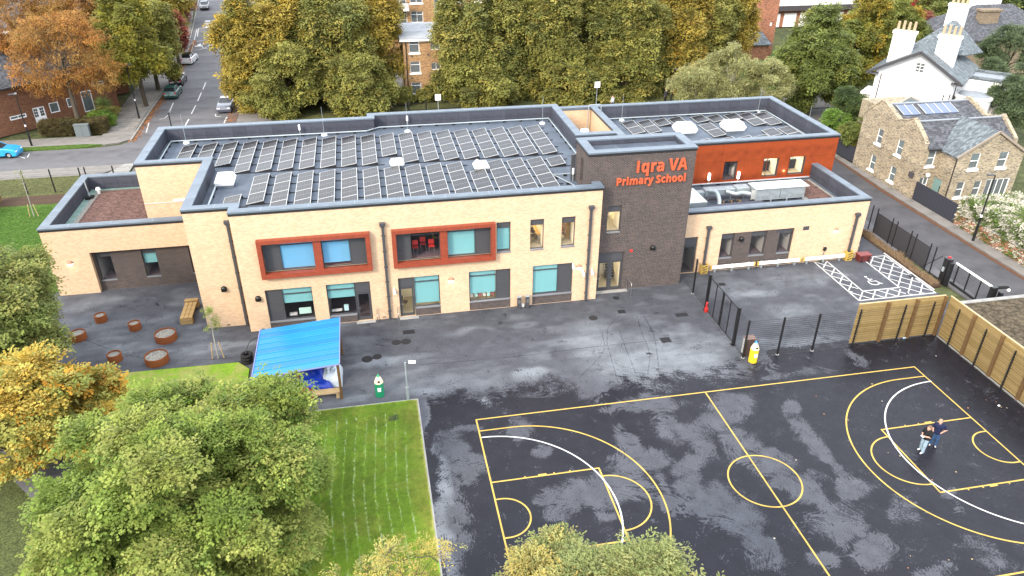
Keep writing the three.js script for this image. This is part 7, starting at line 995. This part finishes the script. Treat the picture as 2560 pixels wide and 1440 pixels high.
// left hand trees
for (const [u, v, z, rx, ry, rz, pal, n, sp, size, label, lobes] of [[150, 140, -92.5, 6.6, 5.6, 3.6, 'rust', 1900, 'airy', .8, 'airy rust coloured tree in front of the brown brick building', 46], [40, 60, -101, 6, 6, 5, 'rust', 3000, 'airy', .9, 'airy orange tree beside the brown building roof', 40], [215, 30, -112, 6, 6, 5, 'rust', 3200, 'fine', 1.0, 'orange brown tree rising behind the brown building', 40], [325, 95, -102, 3.8, 6.6, 3.8, 'yg', 3800, 'broad', .85, 'yellow green tree beside the main street corner', 36], [368, 100, -110, 3.8, 6.0, 3.8, 'plane', 3800, 'broad', .9, 'olive tree over the parked cars', 36], [433, 88, -124, 2.2, 3.6, 2.2, 'red', 1700, 'broad', .8, 'dark red leaved tree over the white hatchback', 30], [380, 5, -135, 5.5, 6.5, 5, 'planeY', 3000, 'broad', 1.1, 'golden tree further up the main street', 34], [425, -5, -160, 3.8, 7, 4.5, 'red', 2200, 'broad', 1.1, 'dark red tree at the top of the main street', 28]]) { const c = at(u, v, z); tree({ name: 'tree', label, group: 'autumn trees along the main street', base: [c[0], z], c, r: [rx, ry, rz], lobes, rel: .28, n, size, sp, pal: P_[pal], tr: .26, limbs: 26, twigs: sp === 'airy' ? 3 : 0, low: -.8 }); }
// right hand trees and shrubs
for (const [u, v, z, rx, ry, pal, n, label] of [[2045, 155, -84, 5.0, 7.0, 'green', 7000, 'dense green tree beside the rust red block'], [2140, 105, -92, 4.8, 7.2, 'greenY', 5600, 'green and yellow tree behind the dense green tree'], [2215, 70, -100, 4.6, 7.0, 'greenY', 4800, 'yellow tipped tree beside the white villa']]) { const c = at(u, v, z); tree({ name: 'tree', label, group: 'round trees by the white villa', base: [c[0], z], c, r: [rx, ry, rx], lobes: 50, rel: .25, n, size: .8, pal: P_[pal], tr: .3, limbs: 16, low: -1 }); }
for (const [u, v, z, rx, ry, n] of [[1740, 215, -81, 3.0, 2.9, 1700], [1830, 190, -82, 3.4, 4.0, 2300], [1915, 215, -80, 3.2, 3.4, 2000]]) { const c = at(u, v, z); tree({ name: 'willow_tree', label: 'pale grey green feathery tree behind the rust red block', group: 'pale feathery trees', base: [c[0], z], c, r: [rx, ry, 2.6], lobes: 30, rel: .27, n, size: .75, sp: 'airy', pal: P_.pale, tr: .1, bark: M.barkpale, limbs: 18, twigs: 2, low: -1 }); }
function shrub(u, v, z, r, n, pal, label, o = {}) { const c = o.c ?? at(u, v, z); c[1] = Math.max(c[1], r[1] * .75); tree({ name: o.name ?? 'shrub', label, cat: 'shrub', group: o.group, base: [c[0], c[2]], c, r, lobes: o.lobes ?? 18, rel: .36, n, size: o.size ?? .5, sp: o.sp ?? 'broad', pal: P_[pal] ?? pal, tr: .07, limbs: 8, low: -1 }); }
shrub(2128, 258, -73, [2.3, 2.3, 2.0], 1800, 'deep', 'round dark green shrub beside the white villa', { sp: 'fine' }); shrub(2090, 300, -71, [1.6, 1.2, 1.2], 700, [[.12, .22, .03], [.16, .26, .04]], 'bright fern like shrub behind the dark board fence'); shrub(2140, 325, -69, [1.8, 1.4, 1.4], 900, 'green', 'leafy shrub against the gable of the pale brick house');
for (const [u, v, z, rx, ry] of [[2520, 150, -84, 4.0, 5.5], [2545, 250, -70, 3.4, 4.2], [2460, 215, -78, 2.4, 3.2]]) { const c = at(u, v, z); tree({ name: 'cedar_tree', label: 'grey green cedar with layered boughs behind the pale brick house', group: 'cedars behind the pale brick house', base: [c[0], z], c, r: [rx, ry, rx], lobes: 40, rel: .22, n: 3200, size: .7, sp: 'fine', pal: P_.cedar, tr: .25, limbs: 30, low: -.9 }); }
// clipped hedge and shrubs in front of the brown building
function hedge(name, label, x0, x1, y1, z0, z1, n, pal, size, o = {}) { const t = thing(name, label, 'hedge', [(x0 + x1) / 2, 0, (z0 + z1) / 2]); const pts = []; W(t, 'core', rbx(x0 + .3, 0, z0 + .3, x1 - .3, y1 - .3, z1 - .3, .1), o.core ?? M.soil); for (let i = 0; i < n; i++) { const a = rnd(), w = .14 * (fbm(i * .01, 3, 2) - .5); let p, d; if (a < .45) { p = [rr(x0, x1), y1 + w - rnd() * .2, rr(z0, z1)]; d = V3(rr(-.4, .4), 1, rr(-.4, .4)); } else if (a < .75) { p = [rr(x0, x1), rr(.1, y1), z1 + w - rnd() * .2]; d = V3(rr(-.4, .4), .3, 1); } else if (a < .88) { p = [x0 + w + rnd() * .2, rr(.1, y1), rr(z0, z1)]; d = V3(-1, .3, 0); } else { p = [x1 + w - rnd() * .2, rr(.1, y1), rr(z0, z1)]; d = V3(1, .3, 0); } pts.push([...p, d.normalize(), fbm(p[0] * .8, p[2] * .8 + p[1], 2)]); } foliage(t, 'leaves', pts, SP[o.sp ?? 'fine'][0], size, pal); return t; }
hedge('clipped_hedge', 'clipped brown green hedge in front of the brown building', -36.6, -29.8, 1.5, -92.9, -91.2, 3600, [[.105, .085, .028], [.13, .10, .035], [.085, .075, .025]], .35);
shrub(0, 0, 0, [1.8, .85, 1.1], 1100, [[.16, .26, .03], [.2, .3, .04], [.12, .2, .03]], 'bright green shrub behind the clipped hedge', { c: [-30.7, .85, -94.4], size: .42 }); shrub(0, 0, 0, [1.4, .7, 1], 600, 'plane', 'dull rounded shrub by the metal handrail', { c: [-30.9, .8, -97.4], size: .4 });
for (const [x, z, r] of [[4.9, -97.0, 1.4], [7.6, -98, 1.2], [11, -97.5, 1.5], [14.5, -98, 1.4], [2.2, -98.4, 1.5]]) shrub(0, 0, 0, [r, r * .9, r * .8], 700, 'plane', 'low shrub at the foot of the yellow flats', { c: [x, r * .8, z], group: 'shrubs by the flats', size: .6 });
// flowering hedge on the garden wall, with palms
hedge('flowering_hedge', 'white flowering climber hedge spilling over the garden wall', 50.1, 55.5, 2.5, -51.7, -40, 9000, [[.11, .17, .035], [.14, .20, .045], [.52, .50, .42], [.56, .54, .46], [.10, .15, .03], [.12, .19, .04]], .5, { sp: 'broad' });
function palm(x, y, z, r, label) { const t = thing('palm', label, 'palm', [x, 0, z], 'spiky palms in the garden'); L(t, 'trunk', cyl(0, 0, 0, .14, y, .11), M.woodpost); const ls_ = []; for (let i = 0; i < 120; i++) { const a = rnd() * 6.283, e = rr(-.7, 1.35), d = [Math.cos(a) * Math.cos(e), Math.sin(e), Math.sin(a) * Math.cos(e)]; ls_.push({ p: [0, y, 0], d, n: [rr(-.2, .2), 1, rr(-.2, .2)], l: r * rr(.75, 1.1), w: .075 }); } const g = leafGeo(ls_); const m = L(t, 'fronds', g, phys([.15, .21, .055], { roughness: .6, transmission: .15, thickness: 0, side: THREE.DoubleSide })); m.userData.kind = 'stuff'; }
palm(51.6, 3.0, -46.4, 1.25, 'spiky green palm rising from the flowering hedge'); palm(51.9, 2.6, -44.2, 1.15, 'spiky green palm rising from the flowering hedge'); palm(53.4, 2.9, -45.3, 1.1, 'spiky green palm rising from the flowering hedge'); palm(-31.6, 1.3, -98.6, 1.4, 'spiky dull palm by the wall of the brown building');
// dry grasses by the railings
{ const ls_ = []; for (let i = 0; i < 2600; i++) { const x = rr(40.55, 41.25), z = rr(-51.8, -42.2), a = rnd() * 6.283, k = rr(.2, .6) * (fbm(z * .9, 1, 2) + .3); ls_.push({ p: [x - 41, .05, z + 47], d: [Math.cos(a) * .5, 1, Math.sin(a) * .5], n: [1, rr(-.3, .3), rr(-1, 1)], l: k, w: .035 }); } const t = thing('ornamental_grass', 'dry straw coloured grasses along the black railings', 'grasses', [41, 0, -47]); const m = L(t, 'blades', leafGeo(ls_), phys([.22, .15, .085], { roughness: .9, transmission: .15, thickness: 0, side: THREE.DoubleSide })); m.userData.kind = 'stuff'; }
// saplings
function sapling(p, h, n, label, stakes) { const t = thing('sapling', label, 'sapling', [p.x, 0, p.z]); off.set(t, V3(0, 0, 0)); const g = [taperTube([0, 0, 0], [.1, h, .05], .045, .012, .02)], pts = []; for (let i = 0; i < 14; i++) { const y = h * rr(.5, .98), a = rnd() * 6.28, l = rr(.3, .7) * (1.2 - y / h * .6); g.push(taperTube([.1 * y / h, y, .05 * y / h], [Math.cos(a) * l, y + l * .7, Math.sin(a) * l], .012, .004, .05, 3)); for (let k = 0; k < n / 14; k++) pts.push([Math.cos(a) * l * rr(.3, 1.1), y + l * rr(.2, .8), Math.sin(a) * l * rr(.3, 1.1), V3(Math.cos(a), -.3, Math.sin(a)), rnd()]); } W(t, 'trunk', MG(g), M.barkpale); foliage(t, 'leaves', pts, SP.airy[0], .26, P_.lime); if (stakes) for (const s of [-1, 1]) W(t, 'stake', bar([s * .35, 0, 0], [s * .22, 1.2, 0], .04), M.palewood); }
sapling(G(546, 896), 4.0, 130, 'slender white stemmed sapling beside the tarmac yard', true); sapling(G(86, 542), 4.6, 20, 'bare staked sapling on the small lawn', true);
grassField('grass', 'longer grass on the small lawn behind the low wing', 16000, () => [rr(-34, -23.3), rr(-70, -53), .02, 1.6], () => { const k = rr(.7, 1.25); return [.10 * k, .21 * k, .03 * k]; });
// wooded gardens beyond: single trees further off, in rough rows
{ const list = []; for (const z of [-132, -150, -172, -198]) for (let x = -130; x < 170; x += 11.5) { const xx = x + rr(-3, 3), zz = z + rr(-5, 5), road = -27 - Math.max(0, -zz - 125) * .12 + 5; if (Math.abs(xx - road) < 11 || (zz > -140 && xx > -2 && xx < 34) || (zz > -150 && xx > 52 && xx < 107) || (xx < -32 && xx > -68 && zz > -134)) continue; list.push([xx, zz]); }
  for (const [x, z] of list) { const pal = x < -10 ? pick(['planeY', 'rust', 'planeO', 'plane']) : x < 45 ? pick(['plane', 'planeY', 'plane', 'green']) : pick(['deep', 'green', 'green', 'greenY']), h = rr(5.5, 8), r = rr(4.2, 6); tree({ name: 'garden_tree', label: { planeY: 'golden tree in the wooded gardens far behind', rust: 'rust brown tree in the wooded gardens far behind', planeO: 'orange tree in the wooded gardens far behind', plane: 'olive tree in the wooded gardens far behind', deep: 'dark green tree in the wooded gardens far behind', green: 'green tree in the wooded gardens far behind', greenY: 'yellowish green tree in the wooded gardens far behind' }[pal], group: 'trees of the wooded gardens', base: [x, z], c: [x, h * .95, z], r: [r, h, r], lobes: 24, rel: .34, n: z > -160 ? 1300 : 800, size: z > -160 ? 1.5 : 1.9, pal: P_[pal], tr: .25, limbs: 6, low: -1 }); } }
{ for (const [u, v, z, r, pal, label] of [[2310, 15, -128, 2.4, 'crimson', 'small crimson leaved tree among the dark garden trees'], [2285, 72, -112, 3.0, 'red', 'purple leaved shrub behind the white villa'], [2330, 45, -122, 5, 'green', 'green garden tree behind the villa chimneys'], [2420, 60, -118, 6, 'deep', 'dark green garden tree between the two villas'], [2260, 130, -104, 3.4, 'deep', 'dark shrubby tree behind the white villa gable'], [2385, 110, -112, 4.5, 'green', 'green tree beside the brown villa roof']]) { const c = at(u, v, z); c[1] = Math.max(c[1], r); tree({ name: 'garden_tree', label, base: [c[0], z], c, r: [r, r * 1.15, r], lobes: 28, rel: .3, n: 1900, size: 1.0, pal: P_[pal], tr: .2, limbs: 8, low: -1 }); } }
// fallen leaves in the gutters of the main street
{ const n = 2600, g = new THREE.CircleGeometry(.11, 5).rotateX(-Math.PI / 2), im = new THREE.InstancedMesh(g, std([1, 1, 1], .95, { side: THREE.DoubleSide }), n); for (let i = 0; i < n; i++) { const z = -88 - Math.pow(rnd(), 1.2) * 55, s = rnd() < .65, xl = z > -113 ? -26.6 : -26.7 - (-113 - z) * .06, x = s ? xl + Math.abs(rr(-1, 1) * rr(0, 1)) * 1.1 : xl + 10.9 - Math.abs(rr(-1, 1)) * 1.3; Qq.setFromEuler(new THREE.Euler(rr(-.2, .2), rnd() * 6, rr(-.2, .2))); Mq.compose(V3(x, -.065 + rnd() * .01, z), Qq, V3(1, 1, 1).multiplyScalar(rr(.6, 1.3))); im.setMatrixAt(i, Mq); const k = rr(.6, 1.1); Cq.setRGB(.26 * k, .11 * k, .04 * k); im.setColorAt(i, Cq); } im.name = 'leaf_litter'; im.userData = { kind: 'stuff', label: 'brown fallen leaves in the gutters of the main street', category: 'leaves' }; scene.add(im); }

scene.traverse(o => { if (o.isMesh) { o.castShadow = true; o.receiveShadow = true; } });
renderer.render(scene, camera);
